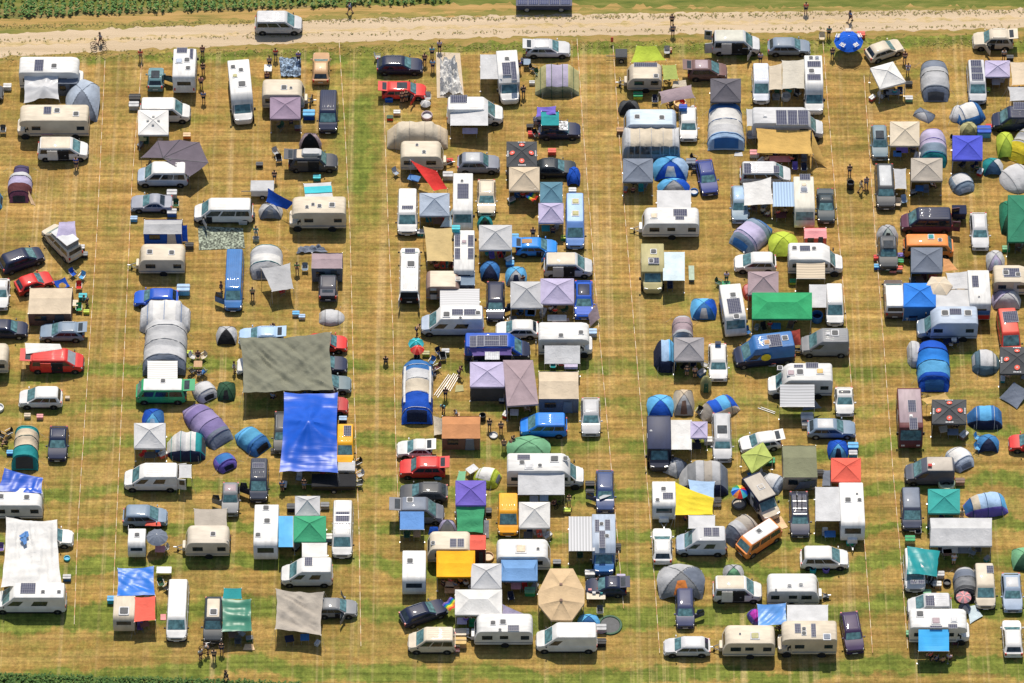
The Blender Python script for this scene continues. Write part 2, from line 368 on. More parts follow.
        mt = MB(); mt.box(xr-.012, xr+.1, min(s*W*.36, s*W*.45), max(s*W*.36, s*W*.45), belt-.32, belt+.0); obj('tail_light', mt, mat('lamp', (.45, .02, .02)), root)
        if not isvan or win == 'bus':
            md = MB(); md.box(-.1+.3, .05+.3, s*(W*.5), s*(W*.5+.02), belt-.16, belt-.12); md.box(-.75, -.6, s*(W*.5), s*(W*.5+.02), belt-.16, belt-.12); obj('door_handle', md, pm2, root)
    obj('grille', MB().box(L/2-.05, L/2+.02, -W*.26, W*.26, hoodz-.34, hoodz-.18), DK(), root)
    obj('number_plate', MB().box(L/2+.03, L/2+.045, -.26, .26, .36, .47).box(xr-.045, xr-.03, -.26, .26, .55, .66), mat('plastic', 'white'), root)
    wheels(root, (L/2-.82, -L/2+.8), W/2-.1, .34 if isvan or style == 'suv' else .31, .2, rim)
    if sunroof: obj('sunroof', MB().loft([rrect(-.75, .35, -W*.26, W*.26, .06, H-.03), rrect(-.72, .32, -W*.25, W*.25, .06, H+.012)]), GL(), root)
    if rack or (style in ('estate', 'suv') and not roof):
        for s in (-1, 1): obj('roof_rail', MB().tube([(lv[-1][1]-.1, s*W*tw*.8, H-.02), (lv[-1][1]-.02, s*W*tw*.8, H+.05), (lv[-1][2]+.02, s*W*tw*.8, H+.05), (lv[-1][2]+.1, s*W*tw*.8, H-.02)], .02), mat('metal', 'silver'), root)
    if rack:
        for x in (-.9, 0, .7): obj('crossbar', MB().box(x-.03, x+.03, -W*tw*.85, W*tw*.85, H+.05, H+.08), mat('metal', 'silver'), root)
    if box_roof: obj('roof_box', MB().loft([rrect(-1.1, .85, -.42, .42, .2, H+.06), rrect(-1.15, .9, -.44, .44, .2, H+.2), rrect(-1.0, .65, -.36, .36, .2, H+.4)]), mat('paint', box_roof), root)
    if tail:
        tl = .95 if not isvan else 1.15
        q = [(xr+rr1+.03, -b[3]*.93, zw+.02), (xr+rr1+.03, b[3]*.93, zw+.02), (xr+rr1-tl, b[3]*.93, zw+.12), (xr+rr1-tl, -b[3]*.93, zw+.12)]
        t = obj('tailgate', MB().slab(q, -.05), pm, root)
        m = MB(); pane(m, q, .12, .88, .1, .55, .012); m2 = [Vector(x) for x in m.v]; obj('rear_window', m, GL(), t)
        m = MB(); pane(m, rq, .06, .94, .0, .95, .006); m.box(xr-.005, xr+.01, -W*.4, W*.4, .5, belt-.1); obj('boot_opening', m, mat('rubber', 'black'), root)
        for s in (-1, 1): obj('gas_strut', MB().tube([(xr+p['rb']+.05, s*b[3]*.9, belt+.2), (xr+rr1-.45, s*b[3]*.88, zw+.05)], .015), DK(), t)
    if rear_doors:
        for s in (-1, 1):
            d = obj('rear_door', MB().slab([(xr+.02, s*W*.46, .5), (xr-.78, s*W*.52, .5), (xr-.78, s*W*.5, H-.25), (xr+.02, s*W*.44, H-.25)], .05), pm2, root)
            obj('window', MB().slab([(xr-.15, s*W*.475-s*.03, belt+.05), (xr-.65, s*W*.515-s*.03, belt+.05), (xr-.65, s*W*.5-s*.03, H-.45), (xr-.15, s*W*.46-s*.03, H-.45)], .1), GL(), d)
        m = MB(); pane(m, rq, .04, .96, .0, .97, .006); m.box(xr-.006, xr+.01, -W*.42, W*.42, .5, belt); obj('load_opening', m, mat('rubber', 'black'), root)
    for s, key in ((1, 'L'), (-1, 'R')):
        if key in doors:
            x = cowl-.15; dx, dy = -.45, .95
            d = obj('front_door', MB().hexa([(x, s*W*.5, .35), (x+dx, s*(W*.5+dy), .35), (x+dx-.05, s*(W*.5+dy-.02), .35), (x-.06, s*W*.5, .35),
                 (x, s*W*.5, belt), (x+dx, s*(W*.5+dy), belt), (x+dx-.05, s*(W*.5+dy-.02), belt), (x-.06, s*W*.5, belt)]), pm2, root, False)
            obj('window', MB().hexa([(x-.1, s*(W*.5+.1), belt), (x+dx, s*(W*.5+dy-.02), belt), (x+dx-.03, s*(W*.5+dy-.04), belt), (x-.13, s*(W*.5+.1), belt),
                 (x-.4, s*(W*.5+.25), zw-.05), (x+dx, s*(W*.5+dy-.12), zw-.05), (x+dx-.03, s*(W*.5+dy-.14), zw-.05), (x-.43, s*(W*.5+.25), zw-.05)]), GL(), d, False)
            obj('door_opening', MB().box(x-1.0, x-.05, min(s*W*.5, s*(W*.5+.006)), max(s*W*.5, s*(W*.5+.006)), .4, belt), mat('rubber', 'black'), root)
        if key.lower() in doors:      # sliding side door pushed back, dark interior shows
            obj('door_opening', MB().box(-.45, .65, min(s*W*.46, s*(W*.5+.008)), max(s*W*.46, s*(W*.5+.008)), .42, zw-.12), mat('rubber', 'black'), root)
            obj('sliding_door', MB().box(-1.55, -.5, min(s*(W*.5+.03), s*(W*.5+.08)), max(s*(W*.5+.03), s*(W*.5+.08)), .4, zw-.05), pm2, root, False)
    if pop:
        x0, x1 = lv[-1][1]-.05, lv[-1][2]+.15; w = lv[-1][3]+.06
        t = obj('lifting_roof', MB().hexa([(x0, -w, H+.62), (x1, -w, H+.12), (x1, w, H+.12), (x0, w, H+.62), (x0, -w, H+.7), (x1, -w, H+.2), (x1, w, H+.2), (x0, w, H+.7)]), mat('paint', pop), root, False)
        obj('bellows', MB().hexa([(x0+.05, -w+.05, H-.03), (x1-.05, -w+.05, H-.03), (x1-.05, w-.05, H-.03), (x0+.05, w-.05, H-.03), (x0+.05, -w+.05, H+.61), (x1-.05, -w+.05, H+.11), (x1-.05, w-.05, H+.11), (x0+.05, w-.05, H+.61)]), mat('fabric', 'grey'), t, False)
    roof_panels(root, H+.02, sol, hat)
    for aw in (awn or []): awning(root, aw[0], aw[1], H-.12, *aw[2:])
    return root
def prism(profile, W, r=.08):
    xs = [p[0] for p in profile]; zs = [p[1] for p in profile]; cx, cz = (min(xs)+max(xs))/2, (min(zs)+max(zs))/2
    kx, kz = 1-2*r/(max(xs)-min(xs)), 1-2*r/(max(zs)-min(zs))
    inn = [(cx+(x-cx)*kx, cz+(z-cz)*kz) for x, z in profile]; k2x, k2z = (1+2*kx)/3, (1+2*kz)/3
    mid = [(cx+(x-cx)*(.3*kx+.7), cz+(z-cz)*(.3*kz+.7)) for x, z in profile]
    loops = [[(x, y, z) for x, z in pr] for y, pr in ((W/2, inn), (W/2-r*.3, mid), (W/2-r, profile), (-W/2+r, profile), (-W/2+r*.3, mid), (-W/2, inn))]
    return MB().loft(loops)
def side_panels(root, name, rects, W, m, t=.014, sides=(-1, 1), parent=None):
    for s in sides:
        for x0, x1, z0, z1 in rects:
            y0, y1 = (W/2-.02, W/2+t) if s > 0 else (-W/2-t, -W/2+.02)
            mb = MB(); mb.box(x0, x1, y0, y1, z0, z1); obj(name, mb, m, parent or root, False)
def caravan(label, box, head, c='white', H=2.5, W=2.2, L=None, roofc=None, awn=None, sol=(), hat=(), stripe='slate', drawbar=True, frontwin=True, low=None, group='caravans parked on the festival field', rack=False):
    db = 1.0 if drawbar else 0
    if head in ('u', 'd'): W = min(2.35, max(1.7, (box[2]-box[0])/9.9))
    P, yaw, L, W = place(box, head, H, W, L)
    root = thing('caravan', label, 'caravan', (P.x, P.y, 0), yaw, group); root['_px'] = ((box[0]+box[2])/2, (box[1]+box[3])/2); root['_bx'] = box
    f, b = L/2, -L/2
    prof = [(b+.1, .42), (b, .6), (b, 1.7), (b+.1, H-.22), (b+.3, H-.03), (b+.5, H), (f-.75, H), (f-.5, H-.06), (f-.28, H-.35), (f-.06, 1.35), (f, 1.1), (f, .6), (f-.1, .42)]
    body = obj('body', prism(prof, W, .09), mat('gel', c), root)
    if roofc: obj('roof', prism([(b+.35, H-.04), (b+.5, H+.02), (f-.75, H+.02), (f-.6, H-.04)], W-.12, .03), mat('gel', roofc), root)
    side_panels(root, 'stripe', [(b+.02, f-.05, .72, .84)], W, mat('paint', stripe), .008)
    wn = [(b+.35, b+1.15, 1.25, 1.85), (f-1.75, f-.75, 1.25, 1.85)] + ([(-.45, .35, 1.35, 1.85)] if L > 4.8 else [])
    side_panels(root, 'window', wn, W, GL())
    side_panels(root, 'door', [(-.95+.25*(L > 4.8)-.4, -.95+.25*(L > 4.8)+.2, .5, 2.2)] if L <= 4.8 else [(.5, 1.1, .5, 2.2)], W, mat('gel', 'lgrey'), .012, (-1,))
    q = [(f-.06+.003, -W*.42, 1.37), (f-.06+.003, W*.42, 1.37), (f-.28+.003, W*.42, H-.37), (f-.28+.003, -W*.42, H-.37)]
    if frontwin:
        m = MB(); pane(m, q, .1, .9, .12, .85); obj('front_window', m, GL(), body)
        obj('rear_window', MB().box(b-.012, b+.02, -W*.32, W*.32, 1.2, 1.75), GL(), body, False)
    for s in (-1, 1): obj('tail_light', MB().box(b-.015, b+.02, s*W*.4-.08, s*W*.4+.08, .75, 1.05), mat('lamp', (.45, .02, .02)), root, False)
    m = MB()
    for s in (-1, 1): m.cyl((-.15, .33), .4, s*W/2-.015 if s > 0 else -W/2-.006, W/2+.006 if s > 0 else -W/2+.015, 16)
    m.box(b+.3, f-.3, -W*.4, W*.4, .3, .44); obj('underframe', m, DK(), root)
    wheels(root, (-.15,), W/2-.1, .31, .18)
    if drawbar:
        m = MB(); m.tube([(f-.2, -.55, .42), (f+1.0, 0, .45)], .045).tube([(f-.2, .55, .42), (f+1.0, 0, .45)], .045).box(f+.9, f+1.18, -.05, .05, .42, .52)
        d = obj('drawbar', m, mat('metal', 'grey'), root)
        obj('jockey_wheel', MB().vcyl(f+.75, .12, .03, .1, .7).cyl((f+.75, .11), .11, .07, .17, 10), DK(), d)
        obj('gas_locker', MB().loft([rrect(f-.05, f+.32, -.5, .5, .08, .45), rrect(f-.05, f+.26, -.46, .46, .08, .95)]), mat('gel', c), d)
    if not hat: hat = [G_l2p(root, .25*L, 0, H), G_l2p(root, -.22*L, .1, H)]
    roof_panels(root, H+.0, sol, hat)
    for aw in (awn or []): awning(root, aw[0], aw[1], H-.15, *aw[2:])
    return root
def G_l2p(root, x, y, z):
    yw = root.rotation_euler[2]; c, s = math.cos(yw), math.sin(yw)
    w = Vector((root.location.x + c*x - s*y, root.location.y + s*x + c*y, z)) - CAM
    dep = w.dot(FW); return (CX + F*w.x/dep, CY - F*w.dot(UP)/dep)
def motorhome(label, box, head, c='white', kind='low', H=2.9, W=2.25, L=None, cabc=None, awn=None, sol=(), hat=(), stripe='slate', low=None, wins=True, roofc=None):
    if head in ('u', 'd'): W = min(2.35, max(1.85, (box[2]-box[0])/9.9))
    P, yaw, L, W = place(box, head, H, W, L)
    root = thing('motorhome', label, 'motorhome', (P.x, P.y, 0), yaw, 'motorhomes parked on the festival field'); root['_px'] = ((box[0]+box[2])/2, (box[1]+box[3])/2); root['_bx'] = box
    f, b = L/2, -L/2
    pm = mat('gel', c); cm = mat('paint', cabc or c)
    if kind == 'alcove': prof = [(b, .5), (b, H-.3), (b+.08, H-.1), (b+.25, H), (f-1.1, H), (f-.6, H-.12), (f-.38, H-.4), (f-.35, 2.12), (f-.5, 2.02), (f-1.2, 1.95), (f-1.3, .5)]
    elif kind == 'full': prof = [(b, .5), (b, H-.3), (b+.08, H-.1), (b+.25, H), (f-.95, H), (f-.7, H-.12), (f-.18, 1.3), (f, 1.05), (f+.02, .6), (f-.05, .42)]
    else: prof = [(b, .5), (b, H-.3), (b+.08, H-.1), (b+.25, H), (f-2.2, H), (f-1.9, H-.12), (f-1.35, 2.15), (f-1.3, .5)]
    body = obj('body', prism(prof, W, .08), pm, root)
    if roofc: obj('roof', prism([(b+.28, H-.03), (b+.32, H+.02), (f-1.25, H+.02), (f-1.2, H-.03)], W-.14, .03), mat('gel', roofc), root)
    if kind != 'full':
        cw = 2.0; cowl = f-.72
        cb = lowbody(2.4, cw, 1.2, cowl-(f-1.2), 1.04, 0, .3); cb.v = [(x+f-1.2, y, z) for x, y, z in cb.v]
        cab = obj('cab', cb, cm, root)
        lv = [(1.15, f-2.0, cowl, cw*.478, .1), (1.98, f-2.0, f-1.42 if kind == 'low' else f-1.25, cw*.45, .14), (2.1, f-2.0, f-1.5 if kind == 'low' else f-1.3, cw*.42, .14)]
        obj('cab_roof', boxloft(MB(), lv), cm, cab)
        a, t = lv[0], lv[1]
        wq = [(a[2], -a[3], a[0]), (a[2], a[3], a[0]), (t[2], t[3], t[0]), (t[2], -t[3], t[0])]
        m = MB(); pane(m, wq, .07, .93, .08, .95); obj('windscreen', m, WS(), cab)
        for s in (-1, 1):
            obj('cab_window', MB().hexa([(cowl-.95, s*a[3]-.0, 1.25), (cowl-.15, s*a[3], 1.25), (cowl-.15, s*(a[3]+.012), 1.25), (cowl-.95, s*(a[3]+.012), 1.25),
                (cowl-.95, s*t[3], 1.9), (cowl-.6, s*t[3], 1.9), (cowl-.6, s*(t[3]+.016), 1.9), (cowl-.95, s*(t[3]+.016), 1.9)]), GL(), cab, False)
            obj('headlight', MB().hexa([(f-.2, s*.55, .8), (f-.01, s*.5, .8), (f-.1, s*.86, .8), (f-.3, s*.87, .8), (f-.3, s*.55, 1.0), (f-.06, s*.5, .98), (f-.14, s*.86, 1.0), (f-.34, s*.86, 1.0)]), mat('lamp', (.7, .72, .75)), cab)
    else:
        wq = [(f-.18+.004, -W*.46, 1.32), (f-.18+.004, W*.46, 1.32), (f-.7+.004, W*.46, H-.15), (f-.7+.004, -W*.46, H-.15)]
        m = MB(); pane(m, wq, .03, .97, .05, .8); obj('windscreen', m, WS(), body)
        for s in (-1, 1): obj('headlight', MB().box(f-.03, f+.035, s*.75-.17, s*.75+.17, .75, .95), mat('lamp', (.7, .72, .75)), body, False)
    for s in (-1, 1):
        mx = f-.95; w = W/2+.12
        obj('wing_mirror', MB().loft([rrect(mx-.07, mx+.07, s*w-.1, s*w+.1, .04, 1.35), rrect(mx-.06, mx+.06, s*w-.1, s*w+.1, .04, 1.7)]), DK(), root)
        obj('tail_light', MB().box(b-.015, b+.02, s*W*.42-.07, s*W*.42+.07, .8, 1.2), mat('lamp', (.45, .02, .02)), root, False)
    x1 = f-1.5
    side_panels(root, 'stripe', [(b+.02, x1+.15, .8, .95)], W, mat('paint', stripe), .008)
    if wins:
        side_panels(root, 'window', [(b+.4, b+1.2, 1.45, 2.0), (x1-1.0, x1-.1, 1.45, 2.0)], W, GL())
        side_panels(root, 'door', [(-.45, .15, .55, 2.35)], W, mat('gel', 'lgrey'), .012, (-1,))
    obj('rear_window', MB().box(b-.012, b+.02, -W*.3, W*.3, 1.6, 2.15), GL(), body, False)
    m = MB()
    for x in (f-.85, b+1.4):
        for s in (-1, 1): m.cyl((x, .36), .43, s*W/2-.015 if s > 0 else -W/2-.006, W/2+.006 if s > 0 else -W/2+.015, 16)
    m.box(b+.2, f-.3, -W*.4, W*.4, .25, .52); obj('chassis', m, DK(), root)
    wheels(root, (f-.85, b+1.4), W/2-.12, .34, .2)
    if not hat: hat = [G_l2p(root, b+.25*L, .1, H) + (.3,), G_l2p(root, b+.5*L, -.15, H) + (.25,)]
    roof_panels(root, H+.0, sol, hat)
    for aw in (awn or []): awning(root, aw[0], aw[1], H-.2, *aw[2:])
    return root
# ---------------------------------------------------------------- canopies, tents, furniture, people
GZ = 'pop-up canopies on the festival field'
def quad_px(box): x0, y0, x1, y1 = box; return [(x0, y1), (x1, y1), (x1, y0), (x0, y0)]
SHADE = []
def gazebo(label, box, c, h=2.05, peak=.88, walls=None, wallsides='', emblem=False, corners=None, ridge=0, val=.22, topvent=False, cat='gazebo', kind='fabric', wallz=.02, ridge_dark=None):
    """box (or four corners: near left, near right, far right, far left) is the roof edge in the photo"""
    pc = corners or quad_px((box[0], box[1], box[2], box[3]-1.3))
    q = [G(x, y, h) for x, y in pc]; cen = sum(q, Vector())/4
    yaw = math.atan2((q[1]-q[0]).y, (q[1]-q[0]).x)
    root = thing('gazebo', label, cat, (cen.x, cen.y, 0), yaw, GZ)
    q = [w2l(root, p) for p in q]; top = Vector((0, 0, h+peak))
    mb = MB(); n = 8
    if ridge:
        w = abs(q[1].x-q[0].x)*.5*ridge; ra, rb = Vector((-w, 0, h+peak)), Vector((w, 0, h+peak))
        faces = [(q[0], q[1], rb, ra), (q[1], q[2], rb, rb), (q[2], q[3], ra, rb), (q[3], q[0], ra, ra)]
    else: faces = [(q[0], q[1], top, top), (q[1], q[2], top, top), (q[2], q[3], top, top), (q[3], q[0], top, top)]
    sd = rnd.random()*50
    for k, fq in enumerate(faces):
        def fn(u, v, fq=fq):
            p = bil(fq, u, v); e = 4*u*(1-u)*4*v*(1-v)
            p.z -= .1*e; p.z += .05*e*noise.noise(Vector((p.x*1.7+sd, p.y*1.7, 1)))+.012*noise.noise(Vector((p.x*4+sd, p.y*4, 1)))*(1-v); return p
        mb.grid(fn, n, n)
        a, b = fq[0], fq[1]; d = ((a+b)/2); d.z = 0; d = d.normalized()*.01
        mb.add([a, b, b+d+Vector((0, 0, -val)), a+d+Vector((0, 0, -val))], [(3, 2, 1, 0)])
    SHADE.append((label, [sum((x for x, y in pc))/4, max(y for x, y in pc)], (max(x for x, y in pc)-min(x for x, y in pc)), h)); can = obj('canopy', mb, mat(kind, c), root)
    m = MB()
    for k in range(4): m.tube([q[k]*.995+Vector((0, 0, .012)), (q[k]+top)/2+Vector((0, 0, .015)), top + Vector((0, 0, .012))], .018, 4)
    if not ridge: obj('roof_seam', m, mat(kind, tuple(x*.84 for x in _rgb(c))), can)
    for k in range(4):
        p = q[k]*.97; m = MB().box(p.x-.03, p.x+.03, p.y-.03, p.y+.03, 0, h-.03).box(p.x-.08, p.x+.08, p.y-.08, p.y+.08, 0, .02)
        obj('leg', m, mat('metal', 'lgrey'), root, False)
    for ch in wallsides:
        a, b = {'f': (0, 1), 'r': (1, 2), 'b': (2, 3), 'l': (3, 0)}[ch]
        pa, pb = q[a]*.985, q[b]*.985
        w = cloth_quad([(pa.x, pa.y, .03), (pb.x, pb.y, .03), (pb.x, pb.y, h-.08), (pa.x, pa.y, h-.08)], 10, 8, 0, 0)
        dn = Vector((pb.y-pa.y, pa.x-pb.x, 0)).normalized()
        w.v = [tuple(Vector(p)+dn*.06*noise.noise(Vector((p[0]*2+sd, p[1]*2, p[2]*.6)))) for p in w.v]
        obj('side_wall', w, mat(kind, walls or c), root)
    if emblem:
        em = MB(); wt = MB()
        for fq in faces:
            ctr = bil(fq, .5, .38)+Vector((0, 0, -.03)); tx = (fq[1]-fq[0]).normalized(); ty = (bil(fq, .5, 1)-bil(fq, .5, 0)).normalized(); nn = tx.cross(ty)
            ctr += nn*.03
            pts = [ctr + tx*.27*math.cos(2*math.pi*k/14) + ty*.27*math.sin(2*math.pi*k/14) for k in range(14)]
            em.loft([pts, [p+nn*.02 for p in pts]])
            c2 = bil(fq, .5, .1)+nn*.02
            for dx, wd in ((-.36, .12), (-.2, .1), (-.05, .14), (.12, .1), (.27, .13)):
                wt.slab([c2+tx*dx-ty*.07, c2+tx*(dx+wd)-ty*.07, c2+tx*(dx+wd)+ty*.07, c2+tx*dx+ty*.07], .02)
            wt.slab([ctr+nn*.02-tx*.1-ty*.05, ctr+nn*.02+tx*.1-ty*.05, ctr+nn*.02+tx*.04+ty*.12, ctr+nn*.02-tx*.04+ty*.12], .015)
        obj('emblem', em, mat('plastic', 'coral'), can, False); obj('lettering', wt, mat('plastic', 'lgrey'), can, False)
    if topvent:
        m = MB()
        for a in range(4):
            ang = math.pi/2*a; x, y = .55*math.cos(ang), .55*math.sin(ang); m.box(x-.13, x+.13, y-.1, y+.1, h+peak*.62, h+peak*.7)
        obj('roof_vent', m, mat('plastic', 'grey'), can, False)
    return root
def tarp(label, pts, c, cat='tarp', kind='fabric', sag=.25, wr=.07, poles=True, n=20, name='tarp', bump=None, polepts=None, back=None):
    """pts: four (px, py, z) corners in photo order near-left, near-right, far-right, far-left"""
    q = [G(*p) for p in pts]; cen = sum(q, Vector())/4
    root = thing(name, label, cat, (cen.x, cen.y, 0), 0, 'tarps and sun sails'); q = [w2l(root, p) for p in q]
    mb = cloth_quad(q, n, n, sag, wr, rnd.random()*40, .05 if wr > .02 else .02)
    if bump:
        bp = [(w2l(root, G(x, y, z)), r) for x, y, z, r in bump]
        def lift(p):
            p = Vector(p)
            for b, r in bp:
                d = math.hypot(p.x-b.x, p.y-b.y); k = max(0, 1-d/r)**1.6; p.z = p.z*(1-k) + b.z*k
                an = math.atan2(p.y-b.y, p.x-b.x); p.z += .1*min(1, d/1.2)*max(0, 1-d/(r*1.4))*(math.sin(an*5)+.7*math.sin(an*9+1+.5*math.sin(d)))
            return tuple(p)
        mb.v = [lift(p) for p in mb.v]
    obj('sheet', mb, mat(kind, c), root)
    if poles and min(p[2] for p in pts) > 1.55: SHADE.append((label, [(pts[0][0]+pts[1][0])/2, (pts[0][1]+pts[1][1])/2], pts[1][0]-pts[0][0], pts[0][2]))
    if poles:
        for i, p in enumerate(q):
            if p.z > 1 and (polepts is None or i in polepts): obj('pole', MB().tube([p, (p.x, p.y, 0)], .022), mat('metal', 'lgrey'), root)
    for a in range(4):
        p = q[a]; out = Vector((p.x, p.y, 0)).normalized()*(.7 if p.z > 1 else .15)
        if poles and p.z > 1 and (polepts is None or a in polepts): obj('guy_line', MB().tube([p, (p.x+out.x, p.y+out.y, 0)], .008, 4), mat('fabric', 'lgrey'), root)
    return root
TG = 'tents pitched on the festival field'
def tunnel(label, box, bands, axis='h', h=2.0, side=None, door='dgrey', ang=None, L=None, W=None, prof=None, flip=False, ex=2.4, win=None, name='tunnel_tent', poles=4, kind='fabric', trim=None):
    x0, y0, x1, y1 = box; P = G((x0+x1)/2, (y0+y1)/2, h*.35); s, sn, cs = loc_scale(P); X, T = (x1-x0)/s, (y1-y0)/s
    if ang is not None: yaw = R(ang)
    elif axis == 'h':
        L = L or X; a = max(.8, (T*T-(h*cs)**2)/(2*T*sn)); W = W or 2*a; yaw = 0
        P = G((x0+x1)/2, y1 - a*sn*s, 0)
    else:
        W = W or X; L = L or max(1.6, (T-.35*h*cs)/sn); yaw = -math.pi/2; P = G((x0+x1)/2, y1-L/2*sn*s, 0)
    if flip: yaw += math.pi
    root = thing(name, label, 'tent', (P.x, P.y, 0), yaw, TG)
    prof = prof or [(-.5, .5, .03), (-.42, .68, .4), (-.3, .88, .76), (-.16, 1, .97), (0, .985, .93), (.14, 1, 1), (.27, .97, .9), (.37, .93, .76), (.45, .86, .4), (.5, .8, .04)]
    def wh(t):
        for (a, w, b), (a2, w2, b2) in zip(prof, prof[1:]):
            if t <= a2: k = (t-a)/(a2-a); return w+(w2-w)*k, b+(b2-b)*k
        return prof[-1][1:]
    pt = [-.5 + (i+.5)/poles*1.0 for i in range(poles)] if poles else []
    sd = rnd.random()*60
    def S(u, v, off=0):
        t = u-.5; w, b = wh(t); th = math.pi*v
        dp = 1-.085*(1-math.exp(-min([abs(t-p) for p in pt]+[9])*14)) if poles else 1
        c, sn_ = math.cos(th), math.sin(th)
        y = -W/2*w*math.copysign(abs(c)**(2/ex), c)*(1+off); z = h*b*abs(sn_)**(2/ex)*dp*(1+off)
        k = .06*noise.noise(Vector((t*L*1.4+sd, y*1.2, z)))+.035*noise.noise(Vector((t*L*3.1, y*2.6+sd, z*2)))
        return Vector((t*L*(1+off*.4), y*(1+k*.6), max(0, z*(1+k)+.01)))
    nb = len(bands); mats = [mat(kind, c) for c in bands]
    if side: mats.append(mat(kind, side))
    def mi(u, v):
        if side and ((v < .26 and not (flip or ang)) or ((flip or ang) and (v < .24 or v > .76))): return nb
        return min(nb-1, int(u*nb))
    obj('flysheet', MB().grid(S, 36, 20, mi), mats, root)
    for p in pt: obj('tent_pole', MB().tube([S(p+.5, k/12, .012) for k in range(13)], .03, 5), mat('fabric', trim or tuple(.55*x for x in _rgb(bands[0]))), root)
    if door: obj('door', MB().grid(lambda u, v: S(.905+.085*u, .3+.4*v, .012), 4, 8), mat(kind, door), root)
    if win:
        for u0, u1 in win:
            for v0 in ((.1,) if not flip else (.72,)): obj('window', MB().grid(lambda u, v: S(u0+(u1-u0)*u, v0+.16*v, .012), 6, 4), mat('glass', (.06, .08, .1)), root)
    for p in (-.32, .32):
        for sgn in (-1, 1): obj('guy_line', MB().tube([(p*L, sgn*W*.49, h*.5), (p*L*1.1, sgn*(W*.5+.6), .0)], .01, 4), mat('fabric', 'lgrey'), root)
    return root
def dome(label, box, cs, h=1.3, door='dgrey', yaw=0, front=None, poles=True, sq=.62, side=None, cat='tent', name='dome_tent', W=None, L=None, doorside='f', kind='fabric'):
    x0, y0, x1, y1 = box; P0 = G((x0+x1)/2, (y0+y1)/2, 0); s, sn, cs_ = loc_scale(P0); X, T = (x1-x0)/s, (y1-y0)/s
    a = max(.55, (T*T-(h*cs_)**2)/(2*T*sn)); P = G((x0+x1)/2, y1-a*sn*s, 0)
    W, L = W or X, L or 2*a
    if yaw: P = G((x0+x1)/2, (y0+y1)/2, h*.4)
    root = thing(name, label, cat, (P.x, P.y, 0), R(yaw), TG)
    cs = cs if isinstance(cs, (list, tuple)) and not isinstance(cs[0], float) else [cs]
    sd = rnd.random()*60
    def S(u, v, off=0):
        p, q = 2*u-1, 2*v-1; m = max(abs(p), abs(q)); e = math.hypot(p, q)/1.4142
        k = sq*m + (1-sq)*e; zz = max(0, 1-k**2.1/(sq+(1-sq)*.9)**2.1 if k < 1 else 0)
        rr = 1 - .12*(abs(p*q))
        z = h*min(1, zz**.8)*(1+off)
        nz = .09*noise.noise(Vector((p*2+sd, q*2, 0)))+.05*noise.noise(Vector((p*5, q*5+sd, 1)))
        return Vector((p*W/2*rr*(1+off), q*L/2*rr*(1+off), max(.01, z*(1+nz))))
    def mi(u, v):
        p, q = 2*u-1, 2*v-1
        if len(cs) == 1: return 0
        if len(cs) == 2: return 1 if (q < -abs(p)*.95) else 0
        if q < -abs(p)*.95: return 1
        return 2 if (p > abs(q)) else 0
    fly = obj('flysheet', MB().grid(S, 22, 22, mi), [mat(kind, c) for c in cs], root)
    if poles:
        for sg in (1, -1): obj('tent_pole', MB().tube([S(.02+.96*k/16, (.02+.96*k/16) if sg > 0 else 1-(.02+.96*k/16), .015) for k in range(17)], .022, 5), mat('fabric', tuple(.5*x for x in _rgb(cs[0]))), root)
    if door:
        f = {'f': lambda u, v: S(.34+.32*u*(1-.5*v)+.08*v, .02+.26*v, .02), 'b': lambda u, v: S(.36+.28*u, .98-.26*v, .02), 'l': lambda u, v: S(.02+.26*v, .36+.28*u, .02), 'r': lambda u, v: S(.98-.26*v, .36+.28*u, .02)}[doorside]
        obj('door', MB().grid(f, 8, 8), mat(kind, door), root)
    return root
def popup(label, box, c, c2='lgrey', h=1.1, yaw=0, door='dgrey'):
    """throw tent: low rounded shell, its mouth at one end"""
    x0, y0, x1, y1 = box; P0 = G((x0+x1)/2, (y0+y1)/2, 0); s, sn, cs_ = loc_scale(P0); X, T = (x1-x0)/s, (y1-y0)/s
    a = max(.6, (T*T-(h*cs_)**2)/(2*T*sn)); P = G((x0+x1)/2, y1-a*sn*s, 0)
    rad = R(yaw); side = abs(math.sin(rad)) > .6
    L, W = (2*a, X) if side else (X, 2*a)
    pr = [(-.5, .25, .04), (-.45, .5, .3), (-.36, .72, .55), (-.2, .92, .83), (.02, 1, 1), (.2, .97, .99), (.36, .84, .8), (.46, .7, .45), (.5, .62, .15)]
    return tunnel(label, box, [c2, c, c, c, c, c2, c2], ang=yaw, L=max(1.6, L), W=max(1.3, W), h=h, prof=pr, ex=2.05, side=c2, door=door, poles=2, name='pop_up_tent', trim=tuple(.6*x for x in _rgb(c2)))
